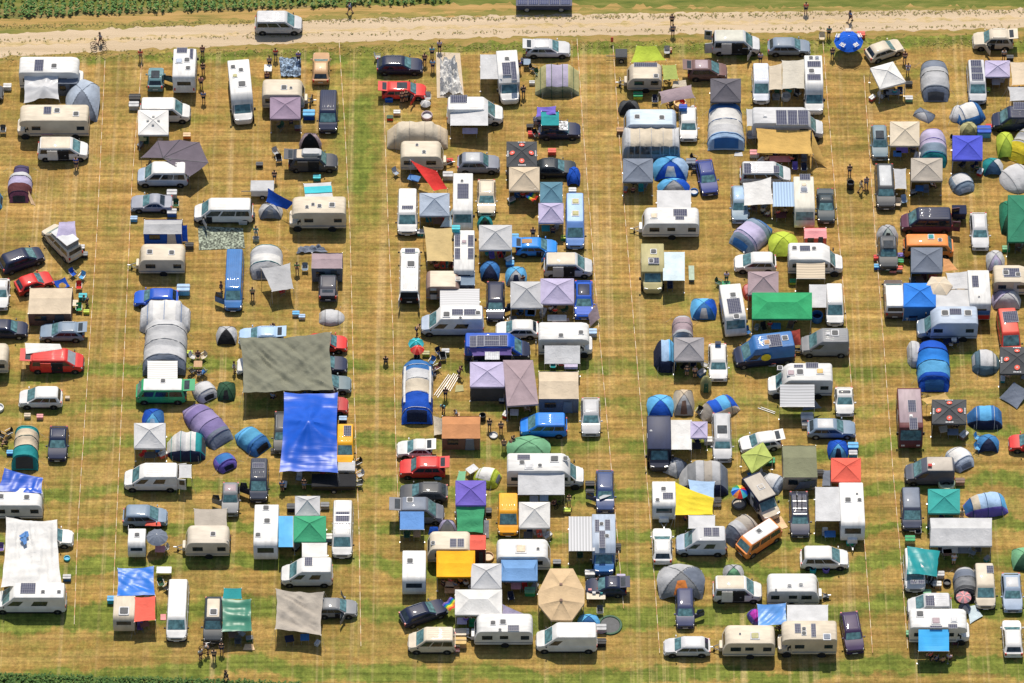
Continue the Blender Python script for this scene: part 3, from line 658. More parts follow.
def frame_tent(label, box, c, wall, h=2.1, frontwall=True, gable=.35, cat='tent', name='frame_tent', door=None):
    """boxy tent with a ridge roof; box is the roof and front wall together"""
    x0, y0, x1, y1 = box; P0 = G((x0+x1)/2, (y0+y1)/2, h*.5); s, sn, cs_ = loc_scale(P0); X, T = (x1-x0)/s, (y1-y0)/s
    W = X; L = max(1.4, (T-h*cs_*.92)/sn); P = G((x0+x1)/2, y1-L/2*sn*s, 0)
    root = thing(name, label, cat, (P.x, P.y, 0), 0, TG); w, l = W/2, L/2
    sd = rnd.random()*30
    mb = MB()
    for fq in ([(-w, -l, h), (w, -l, h), (w*.98, l*.1, h+gable), (-w*.98, l*.1, h+gable)], [(-w*.98, l*.1, h+gable), (w*.98, l*.1, h+gable), (w, l, h-.1), (-w, l, h-.1)]):
        mb.grid(lambda u, v: bil(fq, u, v)+Vector((0, 0, -.06*4*u*(1-u)*4*v*(1-v)+.025*noise.noise(Vector((u*5+sd, v*4, 0))))), 14, 8)
    obj('roof', mb, mat('fabric', c), root)
    mb = MB()
    pts = [(-w+.03, -l+.03), (w-.03, -l+.03), (w-.03, l-.03), (-w+.03, l-.03)]
    for k in range(4):
        a, b = pts[k], pts[(k+1) % 4]; dn = Vector((b[1]-a[1], a[0]-b[0], 0)).normalized()
        mb.grid(lambda u, v: Vector((a[0]+(b[0]-a[0])*u, a[1]+(b[1]-a[1])*u, .02+(h-.05)*v)) + dn*.05*noise.noise(Vector((u*6+sd, v*3, k))), 12, 6)
    obj('wall', mb, mat('fabric', wall), root)
    obj('window', MB().slab([(-w*.7, -l-.03, .9), (-w*.15, -l-.03, .9), (-w*.15, -l-.03, 1.6), (-w*.7, -l-.03, 1.6)], .03), GL(), root, False)
    obj('door', MB().slab([(w*.2, -l-.03, .05), (w*.7, -l-.03, .05), (w*.65, -l-.03, 1.75), (w*.25, -l-.03, 1.75)], .03), mat('fabric', door or 'dgrey'), root, False)
    for p in pts: obj('tent_pole', MB().tube([(p[0], p[1], 0), (p[0], p[1], h)], .03), mat('metal', 'lgrey'), root)
    return root
def parasol(label, box, cs, h=2.0, n=10, emblem=False, tilt=0, drop=.38):
    x0, y0, x1, y1 = box; P = G((x0+x1)/2, (y0+y1)/2, h); s, sn, cs_ = loc_scale(P); r = (x1-x0)/s/2
    root = thing('parasol', label, 'parasol', (P.x, P.y, 0), 0, 'parasols on the field')
    mb = MB(); top = Vector((0, 0, h+drop*.6))
    for k in range(n):
        a0, a1 = 2*math.pi*k/n, 2*math.pi*(k+1)/n
        e = [Vector((r*math.cos(a), r*math.sin(a), h-drop*.5)) for a in (a0, a1)]
        mb.grid(lambda u, v: (e[0]*(1-u)+e[1]*u)*v + top*(1-v) + Vector((0, 0, .1*math.sin(math.pi*v))) - Vector((0, 0, .06*4*u*(1-u)*v)), 4, 6, mi=k % len(cs))
    can = obj('canopy', mb, [mat('fabric', c) for c in cs], root)
    obj('pole', MB().tube([(0, 0, 0), (0, 0, h+drop*.6+.08)], .025), mat('metal', 'lgrey'), root)
    m = MB()
    for k in range(n): a = 2*math.pi*k/n; m.tube([top-Vector((0, 0, .04)), (r*.97*math.cos(a), r*.97*math.sin(a), h-drop*.5-.03)], .008, 4)
    obj('ribs', m, mat('metal', 'grey'), can)
    obj('foot', MB().vcyl(0, 0, .25, 0, .08), mat('plastic', 'grey'), root)
    if emblem:
        m = MB()
        for k in range(5):
            a = math.pi/2 + 2*math.pi*k/5; d = Vector((math.cos(a), math.sin(a), 0)); t = Vector((-d.y, d.x, 0))
            cpt = d*r*.72 + Vector((0, 0, h+.04+.12)); sl = Vector((0, 0, -.42*drop/1))
            for i, (o, w, hh) in enumerate(((-.26, .11, .24), (-.12, .11, .3), (.02, .11, .22), (.16, .12, .3))):
                b = cpt + t*o; m.slab([b-d*hh*.5+Vector((0, 0, hh*.17)), b+d*hh*.5-Vector((0, 0, hh*.17)), b+t*w+d*hh*.5-Vector((0, 0, hh*.17)), b+t*w-d*hh*.5+Vector((0, 0, hh*.17))], .03)
            m.slab([cpt-t*.3+d*.22, cpt+t*.3+d*.22, cpt+t*.3+d*.3, cpt-t*.3+d*.3], .03)
        obj('lettering', m, mat('plastic', 'white'), can, False)
    return root
def ground_sheet(label, pts, c, cat='ground sheet', kind='fabric', wr=.05, z=.05, name='ground_sheet', n=18, crumple=0):
    q = [G(x, y, z) for x, y in pts]; cen = sum(q, Vector())/4; mb = cloth_quad(q, n, n, 0, wr, rnd.random()*50)
    if crumple:
        sd = rnd.random()*50; mb.v = [(x, y, .04+abs(noise.noise(Vector((x*1.6+sd, y*1.6, 0))))*crumple*1.6 + abs(noise.noise(Vector((x*4+sd, y*4, 0))))*crumple*.5) for x, y, z_ in mb.v]
    mb.v = [(x-cen.x, y-cen.y, max(.012, z_)) for x, y, z_ in mb.v]
    o = obj(name, mb, mat(kind, c)); o.location = (cen.x, cen.y, 0); tag(o, label, cat, 'sheets lying on the grass'); return o
# ---- furniture
def mk_chair():
    s = MB(); s.grid(lambda u, v: Vector((-.26+.52*u, -.25+.5*v, .43-.05*math.sin(math.pi*u)+.03*(1-v))), 6, 4)
    b = MB(); b.grid(lambda u, v: Vector((-.26+.52*u, .22+.16*v+.05*math.sin(math.pi*u), .4+.55*v)), 6, 4)
    f = MB()
    for sx in (-1, 1):
        f.tube([(sx*.28, -.28, .01), (sx*.28, .3, .42), (sx*.27, .4, .96)], .018, 5).tube([(sx*.28, .34, .01), (sx*.28, -.25, .44), (sx*.28, -.27, .62)], .018, 5).tube([(sx*.3, -.28, .62), (sx*.3, .32, .66)], .025, 5)
    return s.mesh('seat', [RUB()]), b.mesh('backrest', [RUB()]), f.mesh('frame', [RUB()])
def chair(px, py, c, ctx, yaw=0, adj='folding camp chair', cname=None):
    a = shared('chair', mk_chair); P = G(px, py, .4)
    r = thing('camp_chair', f"{cname or c} {adj} {ctx}", 'chair', (P.x, P.y, 0), R(yaw), 'camp chairs')
    m = mat('fabric', c)
    obj('seat', a[0], [m], r); obj('backrest', a[1], [m], r); obj('frame', a[2], [mat('metal', 'grey')], r); return r
def mk_table():
    t = MB().loft([rrect(-.6, .6, -.4, .4, .05, .69), rrect(-.6, .6, -.4, .4, .05, .73)])
    l = MB().tube([(0, 0, 0), (0, 0, .69)], .02, 6)
    return t.mesh('tabletop', [RUB()]), l.mesh('leg', [RUB()])
def table(px, py, c, ctx, yaw=0, sx=1, adj='camping table', cname=None):
    a = shared('table', mk_table); P = G(px, py, .7)
    r = thing('camp_table', f"{cname or c} {adj} {ctx}", 'table', (P.x, P.y, 0), R(yaw), 'camping tables'); r.scale = (sx, 1, 1)
    obj('tabletop', a[0], [mat('plastic', c)], r)
    for x in (-.5, .5):
        for y in (-.32, .32): o = obj('leg', a[1], [mat('metal', 'lgrey')], r); o.location = (x, y, 0)
    return r
def mk_box():
    b = MB().loft([rrect(-.3, .3, -.2, .2, .04, 0), rrect(-.32, .32, -.22, .22, .04, .34)])
    l = MB().loft([rrect(-.33, .33, -.23, .23, .04, .34), rrect(-.32, .32, -.22, .22, .05, .42)])
    h = MB().tube([(-.33, 0, .3), (-.36, 0, .46), (.36, 0, .46), (.33, 0, .3)], .015, 5)
    return b.mesh('tub', [RUB()]), l.mesh('lid', [RUB()]), h.mesh('handle', [RUB()])
def coolbox(px, py, c, ctx, lid='lgrey', k=1.0, yaw=0, adj='cool box', cname=None, z=0):
    a = shared('coolbox', mk_box); P = G(px, py, .2*k+z)
    r = thing('cool_box', f"{cname or c} {adj} {ctx}", 'box', (P.x, P.y, z), R(yaw), 'boxes and coolers'); r.scale = (k, k, k)
    obj('tub', a[0], [mat('plastic', c)], r); obj('lid', a[1], [mat('plastic', lid)], r); obj('handle', a[2], [mat('plastic', 'grey')], r); return r
def bowl(label, px, py, r, c, inner, h=.35, name='low_round', cat='pool', group=None):
    P = G(px, py, h/2); mb = MB(); n = 20
    mb.loft([[(q*math.cos(2*math.pi*k/n), q*math.sin(2*math.pi*k/n), z) for k in range(n)] for q, z in ((r*.9, 0), (r, h*.5), (r*.96, h), (r*.82, h), (r*.78, h*.4))], False)
    root = thing(name, label, cat, (P.x, P.y, 0), 0, group)
    obj('rim', mb, mat('plastic', c), root); obj('inside', MB().vcyl(0, 0, r*.8, .02, h*.42, 20), mat('plastic', inner), root); return root
def mk_bike():
    w = MB(); n = 18
    w.loft([[((.33+a)*math.cos(2*math.pi*k/n), y, .33+(.33+a)*math.sin(2*math.pi*k/n)) for k in range(n)] for a, y in ((-.035, -.02), (0, -.03), (.012, 0), (0, .03), (-.035, .02), (-.035, -.02))], False)
    for k in range(5): a = math.pi*k/5; w.tube([(.3*math.cos(a), 0, .33+.3*math.sin(a)), (-.3*math.cos(a), 0, .33-.3*math.sin(a))], .006, 4)
    f = MB(); 
    for p in ([(-.52, 0, .33), (-.1, 0, .3), (.35, 0, .8), (-.2, 0, .82), (-.1, 0, .3)], [(-.2, 0, .82), (-.52, 0, .33)], [(.36, 0, .9), (.52, 0, .33)], [(-.2, 0, .8), (-.24, 0, .95)]): f.tube(p, .022, 6)
    h = MB().tube([(.2, -.3, 1.0), (.34, -.1, 1.0), (.34, .1, 1.0), (.2, .3, 1.0)], .016, 5)
    s = MB().loft([rrect(-.4, -.12, -.07, .07, .05, .95), rrect(-.38, -.14, -.05, .05, .05, 1.0)])
    return w.mesh('wheel', [RUB()]), f.mesh('frame', [RUB()]), h.mesh('handlebar', [RUB()]), s.mesh('saddle', [RUB()])
def bike(label, px, py, yaw, c, z=0):
    a = shared('bike', mk_bike); P = G(px, py, .5+z); r = thing('bicycle', label, 'bicycle', (P.x, P.y, z), R(yaw), 'bicycles')
    for x in (.52, -.52): o = obj('wheel', a[0], [RUB()], r); o.location = (x, 0, 0)
    obj('frame', a[1], [mat('metal', c)], r); obj('handlebar', a[2], [DK()], r); obj('saddle', a[3], [DK()], r); return r
# ---- people: one continuous skinned body per pose, clothes as children
def skin(verts, edges, rad, name):
    me = bpy.data.meshes.new(name); me.from_pydata(verts, edges, []); o = bpy.data.objects.new(name, me); col.objects.link(o)
    o.modifiers.new('s', 'SKIN'); o.modifiers.new('d', 'SUBSURF').levels = 1
    sv = me.skin_vertices[0].data
    for i, r in enumerate(rad): sv[i].radius = r if isinstance(r, tuple) else (r, r)
    sv[0].use_root = True
    dg = bpy.context.evaluated_depsgraph_get(); dg.update(); m2 = bpy.data.meshes.new_from_object(o.evaluated_get(dg)); m2.name = name
    col.objects.unlink(o); bpy.data.objects.remove(o); m2.materials.clear(); m2.materials.append(RUB())
    m2.polygons.foreach_set('use_smooth', [True]*len(m2.polygons)); return m2
POSE = {}
def mk_person(pose):
    hip = .93; J = {}
    lean = {'bend': .5, 'walk': .06}.get(pose, 0); dz = -.48 if pose == 'sit' else 0
    def up(y, z): # rotate the upper body forward about the hips
        c, s = math.cos(lean), math.sin(lean); return (y*c+(z-hip)*s, hip+(z-hip)*c - y*s + dz)
    def U(x, y, z): a, b = up(y, z); return (x, a, b)
    J['pel'] = (0, 0, hip+dz); J['bel'] = U(0, .01, 1.08); J['che'] = U(0, 0, 1.3); J['nec'] = U(0, .01, 1.47); J['hea'] = U(0, .03, 1.58); J['cro'] = U(0, .03, 1.7)
    sw = {'walk': .22}.get(pose, 0)
    for s, n in ((-1, 'l'), (1, 'r')):
        J['sh'+n] = U(s*.19, 0, 1.41)
        if pose == 'sit': J['el'+n] = U(s*.25, .05, 1.15); J['wr'+n] = U(s*.22, .3, 1.08)
        elif pose == 'bend': J['el'+n] = U(s*.24, .18, 1.2); J['wr'+n] = U(s*.2, .38, 1.05)
        elif pose == 'reach': J['el'+n] = U(s*.26, .2, 1.3); J['wr'+n] = U(s*.2, .42, 1.38)
        else: J['el'+n] = U(s*.25, -.02+s*sw*.5, 1.14); J['wr'+n] = U(s*.26, .08+s*sw, .92)
        w = Vector(J['wr'+n]); d = (w-Vector(J['el'+n])).normalized()
        J['pa'+n] = tuple(w+d*.07)
        for k, ln in enumerate((.07, .085, .08, .06)):
            b = w+d*.085+Vector((0, .03-.02*k, 0)); J[f'f{k}{n}'] = tuple(b); J[f'g{k}{n}'] = tuple(b+d*ln+Vector((-s*.02, 0, 0)))
        J['th'+n] = tuple(w+d*.05+Vector((-s*.03, .04, 0)))
        if pose == 'sit': J['hi'+n] = (s*.1, .02, .45); J['kn'+n] = (s*.14, .44, .47); J['an'+n] = (s*.14, .46, .09); J['to'+n] = (s*.15, .62, .04)
        else: J['hi'+n] = (s*.1, 0, .88); J['kn'+n] = (s*.11, .03-s*sw*.7, .5); J['an'+n] = (s*.11, -.02-s*sw*1.3, .09); J['to'+n] = (s*.13, .12-s*sw*1.3, .04)
    rad = dict(pel=(.15, .11), bel=(.14, .1), che=(.17, .11), nec=.055, hea=(.085, .1), cro=(.06, .07))
    for n in 'lr':
        rad.update({'sh'+n: .06, 'el'+n: .042, 'wr'+n: .03, 'pa'+n: .035, 'th'+n: .011, 'hi'+n: .09, 'kn'+n: .06, 'an'+n: .042, 'to'+n: .035})
        for k in range(4): rad[f'f{k}{n}'] = .01; rad[f'g{k}{n}'] = .008
    E = [('pel', 'bel'), ('bel', 'che'), ('che', 'nec'), ('nec', 'hea'), ('hea', 'cro')]
    for n in 'lr':
        E += [('che', 'sh'+n), ('sh'+n, 'el'+n), ('el'+n, 'wr'+n), ('wr'+n, 'pa'+n), ('pa'+n, 'th'+n), ('pel', 'hi'+n), ('hi'+n, 'kn'+n), ('kn'+n, 'an'+n), ('an'+n, 'to'+n)]
        for k in range(4): E += [('pa'+n, f'f{k}{n}'), (f'f{k}{n}', f'g{k}{n}')]
    def sub(keys, k, name, stop={}):
        ks = list(keys); ed = [(ks.index(a), ks.index(b)) for a, b in E if a in ks and b in ks]
        pos = [stop.get(a, J[a]) for a in ks]; rr = [tuple(x*1.08+k for x in rad[a]) if isinstance(rad[a], tuple) else (rad[a]*(1.2 if rad[a] > .012 else 1)+k) for a in ks]
        return skin(pos, ed, rr, name)
    body = sub(J.keys(), 0, 'person_body')
    half = lambda a, b, t: tuple(Vector(J[a]).lerp(Vector(J[b]), t))
    st = {'el'+n: half('sh'+n, 'el'+n, .75) for n in 'lr'}
    shirt = sub(['bel', 'che', 'shl', 'shr', 'ell', 'elr'], .016, 'shirt', st)
    st = {'kn'+n: half('hi'+n, 'kn'+n, .85) for n in 'lr'}
    shorts = sub(['pel', 'hil', 'hir', 'knl', 'knr'], .016, 'shorts', st)
    shoes = MB()
    for n in 'lr':
        a = Vector(J['an'+n]); shoes.loft([rrect(a.x-.045, a.x+.045, a.y-.07, a.y+.2, .04, .0), rrect(a.x-.05, a.x+.05, a.y-.075, a.y+.21, .045, .04), rrect(a.x-.045, a.x+.045, a.y-.07, a.y+.12, .04, .1)])
    h = Vector(J['hea']); hair = MB()
    hair.grid(lambda u, v: h + Vector((.1*math.sin(v*1.75)*math.cos(2*math.pi*u), -.018+.118*math.sin(v*1.75)*math.sin(2*math.pi*u), .045+.12*math.cos(v*1.75))), 14, 6)
    face = MB()
    for s in (-1, 1): face.vcyl(h.x+s*.035, h.y+.09, .012, h.z+.01, h.z+.03, 8)
    face.box(h.x-.012, h.x+.012, h.y+.09, h.y+.125, h.z-.035, h.z+.01).box(h.x-.03, h.x+.03, h.y+.082, h.y+.1, h.z-.075, h.z-.06)
    return body, shirt, shorts, shoes.mesh('shoes', [RUB()]), hair.mesh('hair', [RUB()]), face.mesh('face', [RUB()])
def person(px, py, shirt, shorts, ctx, pose='stand', yaw=0, hair=(.06, .035, .02), skin_c='skin'):
    """px, py: the middle of the body in the photo"""
    if pose not in POSE: POSE[pose] = mk_person(pose)
    b, s, p, sh, hr, fc = POSE[pose]; P = G(px, py, .85 if pose != 'sit' else .65)
    r = thing('person', ctx, 'person', (P.x, P.y, 0), R(yaw), 'people on the festival field')
    obj('body', b, [mat('skin', skin_c)], r); obj('shirt', s, [mat('cloth', shirt)], r); obj('shorts', p, [mat('cloth', shorts)], r)
    obj('shoes', sh, [DK()], r); obj('hair', hr, [mat('cloth', hair)], r); obj('face', fc, [mat('skin', (.3, .12, .1))], r); return r
# ---------------------------------------------------------------- setting
def wy(py, px=512): return G(px, py).y
def ground_mat():
    m = bpy.data.materials.new('mown_meadow'); m.use_nodes = True; nt = m.node_tree; N = nt.nodes.new; L = nt.links.new; b = nt.nodes['Principled BSDF']
    tc = N('ShaderNodeTexCoord'); sep = N('ShaderNodeSeparateXYZ'); L(tc.outputs['Object'], sep.inputs[0])
    def noi(scale, stretch=(1, 1, 1), det=4, rough=.6, off=0):
        mp = N('ShaderNodeMapping'); mp.inputs['Scale'].default_value = stretch; mp.inputs['Location'].default_value = (off, off*.7, 0); L(tc.outputs['Object'], mp.inputs['Vector'])
        n = N('ShaderNodeTexNoise'); n.inputs['Scale'].default_value = scale; n.inputs['Detail'].default_value = det; n.inputs['Roughness'].default_value = rough
        L(mp.outputs[0], n.inputs['Vector']); return n.outputs['Fac']
    def math_(op, a, b_=None, c=None):
        q = N('ShaderNodeMath'); q.operation = op
        for i, v in enumerate((a, b_, c)):
            if v is None: continue
            if isinstance(v, (int, float)): q.inputs[i].default_value = v
            else: L(v, q.inputs[i])
        return q.outputs[0]
    def rng(v, a, b_, c, d, smooth=False):
        q = N('ShaderNodeMapRange'); q.inputs[1].default_value = a; q.inputs[2].default_value = b_; q.inputs[3].default_value = c; q.inputs[4].default_value = d
        if smooth: q.interpolation_type = 'SMOOTHSTEP'
        L(v, q.inputs[0]); return q.outputs[0]
    def mixc(f, a, b_):
        q = N('ShaderNodeMix'); q.data_type = 'RGBA'
        for i, v in ((0, f), (6, a), (7, b_)):
            if isinstance(v, tuple): q.inputs[i].default_value = (*v, 1)
            elif isinstance(v, (int, float)): q.inputs[i].default_value = v
            else: L(v, q.inputs[i])
        return q.outputs[2]
    # mowing swaths: green stripes along x at their real spacing, wavering a little
    y = math_('ADD', sep.outputs['Y'], rng(noi(.05, (1, .3, 1), 2), .3, .7, -1.6, 1.6))
    y = math_('ADD', y, math_('MULTIPLY', sep.outputs['X'], -.008))
    y = math_('ADD', y, rng(noi(.9, (1, 1, 1), 3), .3, .7, -.5, .5))
    bands = [(672, 1.0, 9), (613, .95, 12), (566, .85, 9), (532, .8, 7), (490, .8, 8), (444, .65, 9), (404, .5, 7), (368, .7, 9), (330, .18, 6), (302, .25, 5), (262, .12, 5), (225, .2, 5), (185, .12, 5), (150, .2, 5), (112, .2, 5), (80, .25, 6), (50, .8, 10)]
    acc = None
    for py, amp, hw in bands:
        yc = wy(py); w = hw/7.7*1.2
        t = math_('SUBTRACT', 1.0, math_('MINIMUM', 1.0, math_('ABSOLUTE', math_('DIVIDE', math_('SUBTRACT', y, yc), w))))
        t = math_('MULTIPLY', rng(t, 0, .75, 0, 1, True), amp)
        acc = t if acc is None else math_('MAXIMUM', acc, t)
    patch = rng(noi(.09, (1, 1, 1), 4, .6, 11), .36, .58, .5, 1.2)
    g = math_('MULTIPLY', acc, patch)
    lane = math_('SUBTRACT', 1.0, math_('MINIMUM', 1.0, math_('DIVIDE', math_('ABSOLUTE', math_('SUBTRACT', sep.outputs['X'], wx0)), 4.0)))
    lane = math_('MULTIPLY', math_('MULTIPLY', lane, rng(sep.outputs['Y'], 8, 22, 0, .95, True)), rng(noi(.22, (1, 1, 1), 3, .6, 4), .35, .6, .3, 1.2))
    g = math_('MAXIMUM', g, lane)
    g = math_('ADD', g, rng(noi(.35, (1, 1, 1), 5, .65, 3), .44, .7, 0, .48))
    g = math_('ADD', g, rng(noi(2.6, (1, 1, 1), 5, .7, 5), .3, .7, -.16, .16))
    g = math_('ADD', g, rng(sep.outputs['Y'], -45, 25, .24, .08))
    N_ = N('ShaderNodeClamp'); L(g, N_.inputs[0]); g = N_.outputs[0]
    straw = mixc(rng(noi(.5, (.25, 1.6, 1), 5, .65, 9), .36, .64, 0, 1), (.335, .188, .056), (.50, .308, .11))
    straw = mixc(rng(noi(.18, (1, 1, 1), 3, .5, 17), .42, .68, 0, .6), straw, (.235, .155, .045))
    green = mixc(rng(noi(.8, (1, 1, 1), 4, .6, 2), .36, .64, 0, 1), (.115, .15, .028), (.2, .225, .045))
    c = mixc(g, straw, green)
    # wheel lines running along the lanes (y) and fine rake lines
    tr = math_('MULTIPLY', rng(noi(1.0, (1.1, .012, 1), 3, .7, 6), .54, .66, 0, 1), rng(noi(.12, (1, .5, 1), 3, .6, 8), .38, .6, .15, .9))
    c = mixc(math_('MULTIPLY', tr, .5), c, (.58, .42, .22))
    hl = rng(noi(1.0, (.07, 1.9, 1), 4, .65, 13), .36, .64, .7, 1.18)
    hv = rng(noi(1.0, (2.1, .05, 1), 3, .6, 14), .35, .65, .88, 1.1)
    fn = rng(noi(3.2, (1, 1, 1), 5, .8, 1), .3, .7, .66, 1.28)
    fn2 = rng(noi(1.6, (1, 1, 1), 5, .7, 21), .3, .7, .8, 1.18)
    k = math_('MULTIPLY', math_('MULTIPLY', hl, hv), math_('MULTIPLY', fn, fn2))
    sc = N('ShaderNodeVectorMath'); sc.operation = 'SCALE'; L(c, sc.inputs[0]); L(k, sc.inputs['Scale']); L(sc.outputs[0], b.inputs['Base Color'])
    b.inputs['Roughness'].default_value = .95; b.inputs['Specular IOR Level'].default_value = .1
    bp = N('ShaderNodeBump'); bp.inputs['Strength'].default_value = .6; bp.inputs['Distance'].default_value = .12; L(noi(6, (1, 1, 1), 5, .7, 1), bp.inputs['Height']); L(bp.outputs[0], b.inputs['Normal'])
    return m
wx0 = G(362, 110).x
def simple_ground(name, lo, hi, scale, stretch, third=None, rough=.95, bump=.08):
    m = bpy.data.materials.new(name); m.use_nodes = True; nt = m.node_tree; b = nt.nodes['Principled BSDF']; L = nt.links.new
    tc = nt.nodes.new('ShaderNodeTexCoord'); mp = nt.nodes.new('ShaderNodeMapping'); mp.inputs['Scale'].default_value = stretch; L(tc.outputs['Object'], mp.inputs[0])
    n = nt.nodes.new('ShaderNodeTexNoise'); n.inputs['Scale'].default_value = scale; n.inputs['Detail'].default_value = 8; n.inputs['Roughness'].default_value = .68; L(mp.outputs[0], n.inputs[0])
    r = nt.nodes.new('ShaderNodeValToRGB'); r.color_ramp.elements[0].position = .36; r.color_ramp.elements[1].position = .64
    r.color_ramp.elements[0].color = (*lo, 1); r.color_ramp.elements[1].color = (*hi, 1)
    if third: e = r.color_ramp.elements.new(.5); e.color = (*third, 1)
    L(n.outputs['Fac'], r.inputs[0]); L(r.outputs[0], b.inputs['Base Color']); b.inputs['Roughness'].default_value = rough; b.inputs['Specular IOR Level'].default_value = .15
    n2 = nt.nodes.new('ShaderNodeTexNoise'); n2.inputs['Scale'].default_value = 7; n2.inputs['Detail'].default_value = 5; L(tc.outputs['Object'], n2.inputs[0])
    bp = nt.nodes.new('ShaderNodeBump'); bp.inputs['Distance'].default_value = bump; bp.inputs['Strength'].default_value = .6; L(n2.outputs['Fac'], bp.inputs['Height']); L(bp.outputs[0], b.inputs['Normal'])
    return m
struct('ground', MB().add([(-900, -900, 0), (900, -900, 0), (900, 900, 0), (-900, 900, 0)], [(0, 1, 2, 3)]), ground_mat())
def strip(name, top, bot, z, m, jag=.25, kind='structure', seed=0):
    """sheet between two photo polylines, carried on past the frame on both sides"""
    def line(pts):
        w = [G(x, y, 0) for x, y in pts]; a = w[0] + (w[0]-w[1]).normalized()*120; b = w[-1] + (w[-1]-w[-2]).normalized()*120; w = [a]+w+[b]; out = []
        for p, q in zip(w, w[1:]):
            n = max(2, int((q-p).length/.35))
            for i in range(n): out.append(p.lerp(q, i/n))
        return out
    A, B = line(top), line(bot); n = min(len(A), len(B)); mb = MB(); vs = []
    for i in range(n):
        a, b = A[int(i*len(A)/n)], B[int(i*len(B)/n)]
        vs += [(a.x, a.y+jag*(noise.noise(Vector((a.x*.7, seed, 0)))+.6*noise.noise(Vector((a.x*2.7, seed+5, 0)))), z), (b.x, b.y+jag*(noise.noise(Vector((b.x*.7, 9+seed, 0)))+.6*noise.noise(Vector((b.x*2.7, seed+2, 0)))), z)]
    mb.add(vs, [(2*i, 2*i+1, 2*i+3, 2*i+2) for i in range(n-1)])
    return struct(name, mb, m, kind)
strip('verge', [(0, 17), (150, 11), (300, 5), (500, -1), (700, -4), (1024, -6)], [(0, 36), (150, 28), (290, 25), (500, 19), (700, 15), (1024, 12)], .004,
      simple_ground('dry_verge', (.18, .16, .045), (.43, .275, .115), .9, (.16, 2.4, 1), (.36, .24, .085)))
strip('road', [(0, 34), (150, 27), (290, 22), (340, 19), (520, 15), (700, 12.5), (1024, 9.5)], [(0, 57), (150, 49), (290, 43.5), (340, 42), (520, 36.5), (700, 34), (1024, 28.5)], .008,
      simple_ground('gravel_track', (.43, .335, .22), (.53, .42, .295), .6, (.08, 1.6, 1), (.48, .38, .26)), .35, seed=3)
strip('road_grass_strip', [(0, 42.5), (150, 36), (290, 31), (340, 29), (520, 24), (700, 21.5), (1024, 16.5)], [(0, 47), (150, 39.5), (290, 34), (340, 32), (520, 27.5), (700, 25), (1024, 20)], .012,
      simple_ground('strip_grass', (.34, .27, .11), (.52, .41, .28), 1.3, (.5, 1.6, 1), (.5, .38, .22)), .5, seed=8)
strip('road_edge_grass', [(0, 55), (150, 48), (290, 43), (340, 41), (520, 36), (700, 33.5), (1024, 28)], [(0, 62), (150, 54), (290, 49), (340, 47), (520, 42), (700, 40), (1024, 34)], .006,
      simple_ground('edge_grass', (.15, .15, .035), (.34, .22, .09), 1.1, (.35, 1.4, 1), (.27, .2, .06)), .7, seed=12)
strip('field_margin', [(320, -40), (500, -60), (700, -60), (1024, -60)], [(320, 6), (500, 4), (700, 7), (1024, 6.5)], .007, simple_ground('field_margin', (.085, .115, .025), (.2, .19, .055), 1.1, (.25, 1.6, 1), (.135, .155, .035)), .7, seed=21)
strip('verge_grass', [(0, 27.5), (150, 21.5), (290, 17.5), (340, 14.5), (520, 10), (700, 8), (1024, 5.5)], [(0, 36), (150, 28.5), (290, 23.5), (340, 20), (520, 16), (700, 13.5), (1024, 10.5)], .0065, simple_ground('verge_grass', (.15, .16, .04), (.36, .26, .09), 1.0, (.22, 1.5, 1), (.24, .2, .06)), .6, seed=31)
# soil below the field crops
strip('field_soil', [(0, -330), (512, -340), (1024, -350)], [(0, 19), (150, 13), (300, 8), (500, 1), (700, -2), (1024, -4)], .006, simple_ground('soil', (.10, .12, .03), (.3, .22, .1), .8, (.3, 1, 1)), .3)
def crop(name, rows, n, hmin, hmax, c1, seed, spread=.28):
    r = random.Random(seed); mb = MB()
    for _ in range(n):
        x, y = rows(r); z = 0; h = r.uniform(hmin, hmax)
        for k in range(4):
            a = r.uniform(0, 2*math.pi); l = r.uniform(.3, .7)*h; w = r.uniform(.04, .09)*(1+h*.5); z0 = r.uniform(.25, .95)*h
            d = Vector((math.cos(a), math.sin(a), 0)); t = Vector((-d.y, d.x, 0))*w; p = Vector((x+r.gauss(0, .05), y+r.gauss(0, .05), z0))
            q = p + d*l*.55 + Vector((0, 0, .22*l)); e = p + d*l - Vector((0, 0, .1*l))
            mb.add([p-t*.4, p+t*.4, q+t, q-t, e], [(0, 1, 2, 3), (3, 2, 4)], r.choice((0, 0, 1, 2)))
    o = obj(name, mb, [mat('leaf', c) for c in c1], None, False); o['kind'] = 'stuff'; return o
def maize(r):
    px = r.uniform(-160, 1180); e = 19-px*.034 if px < 450 else -16
    g = G(px, e); k = r.random()**1.15
    y = g.y + .2 + k*14
    xr = round(g.x/.75)*.75 + r.gauss(0, .09)
    if abs((xr+60) % 17-8) < .5 and r.random() < .85: xr += 1.0
    return xr, y
crop('maize_field', maize, 22000, .3, .62, [(.08, .18, .045), (.13, .23, .06), (.27, .27, .09)], 3)
def beet(r):
    px = r.uniform(-120, 300); g = G(px, 676+px*.03); return round(g.x/.45)*.45+r.gauss(0, .08), g.y - r.random()**1.4*4.5
crop('field_crop_leaves', beet, 5500, .3, .6, [(.05, .11, .025), (.08, .15, .035), (.12, .17, .04)], 5)
def tuft(r):
    px = r.uniform(-100, 1130); k = r.random()
    top = 27-px*.018 if px < 300 else 21-(px-300)*.013
    py = (top + r.gauss(0, 1.3)) if k < .45 else (top+14+r.gauss(0, 1.0)) if k < .6 else (top + 30 + r.gauss(0, 3.2))
    g = G(px, py); return g.x, g.y
crop('roadside_tufts', tuft, 3600, .05, .14, [(.2, .2, .05), (.32, .26, .09), (.42, .31, .13)], 9)
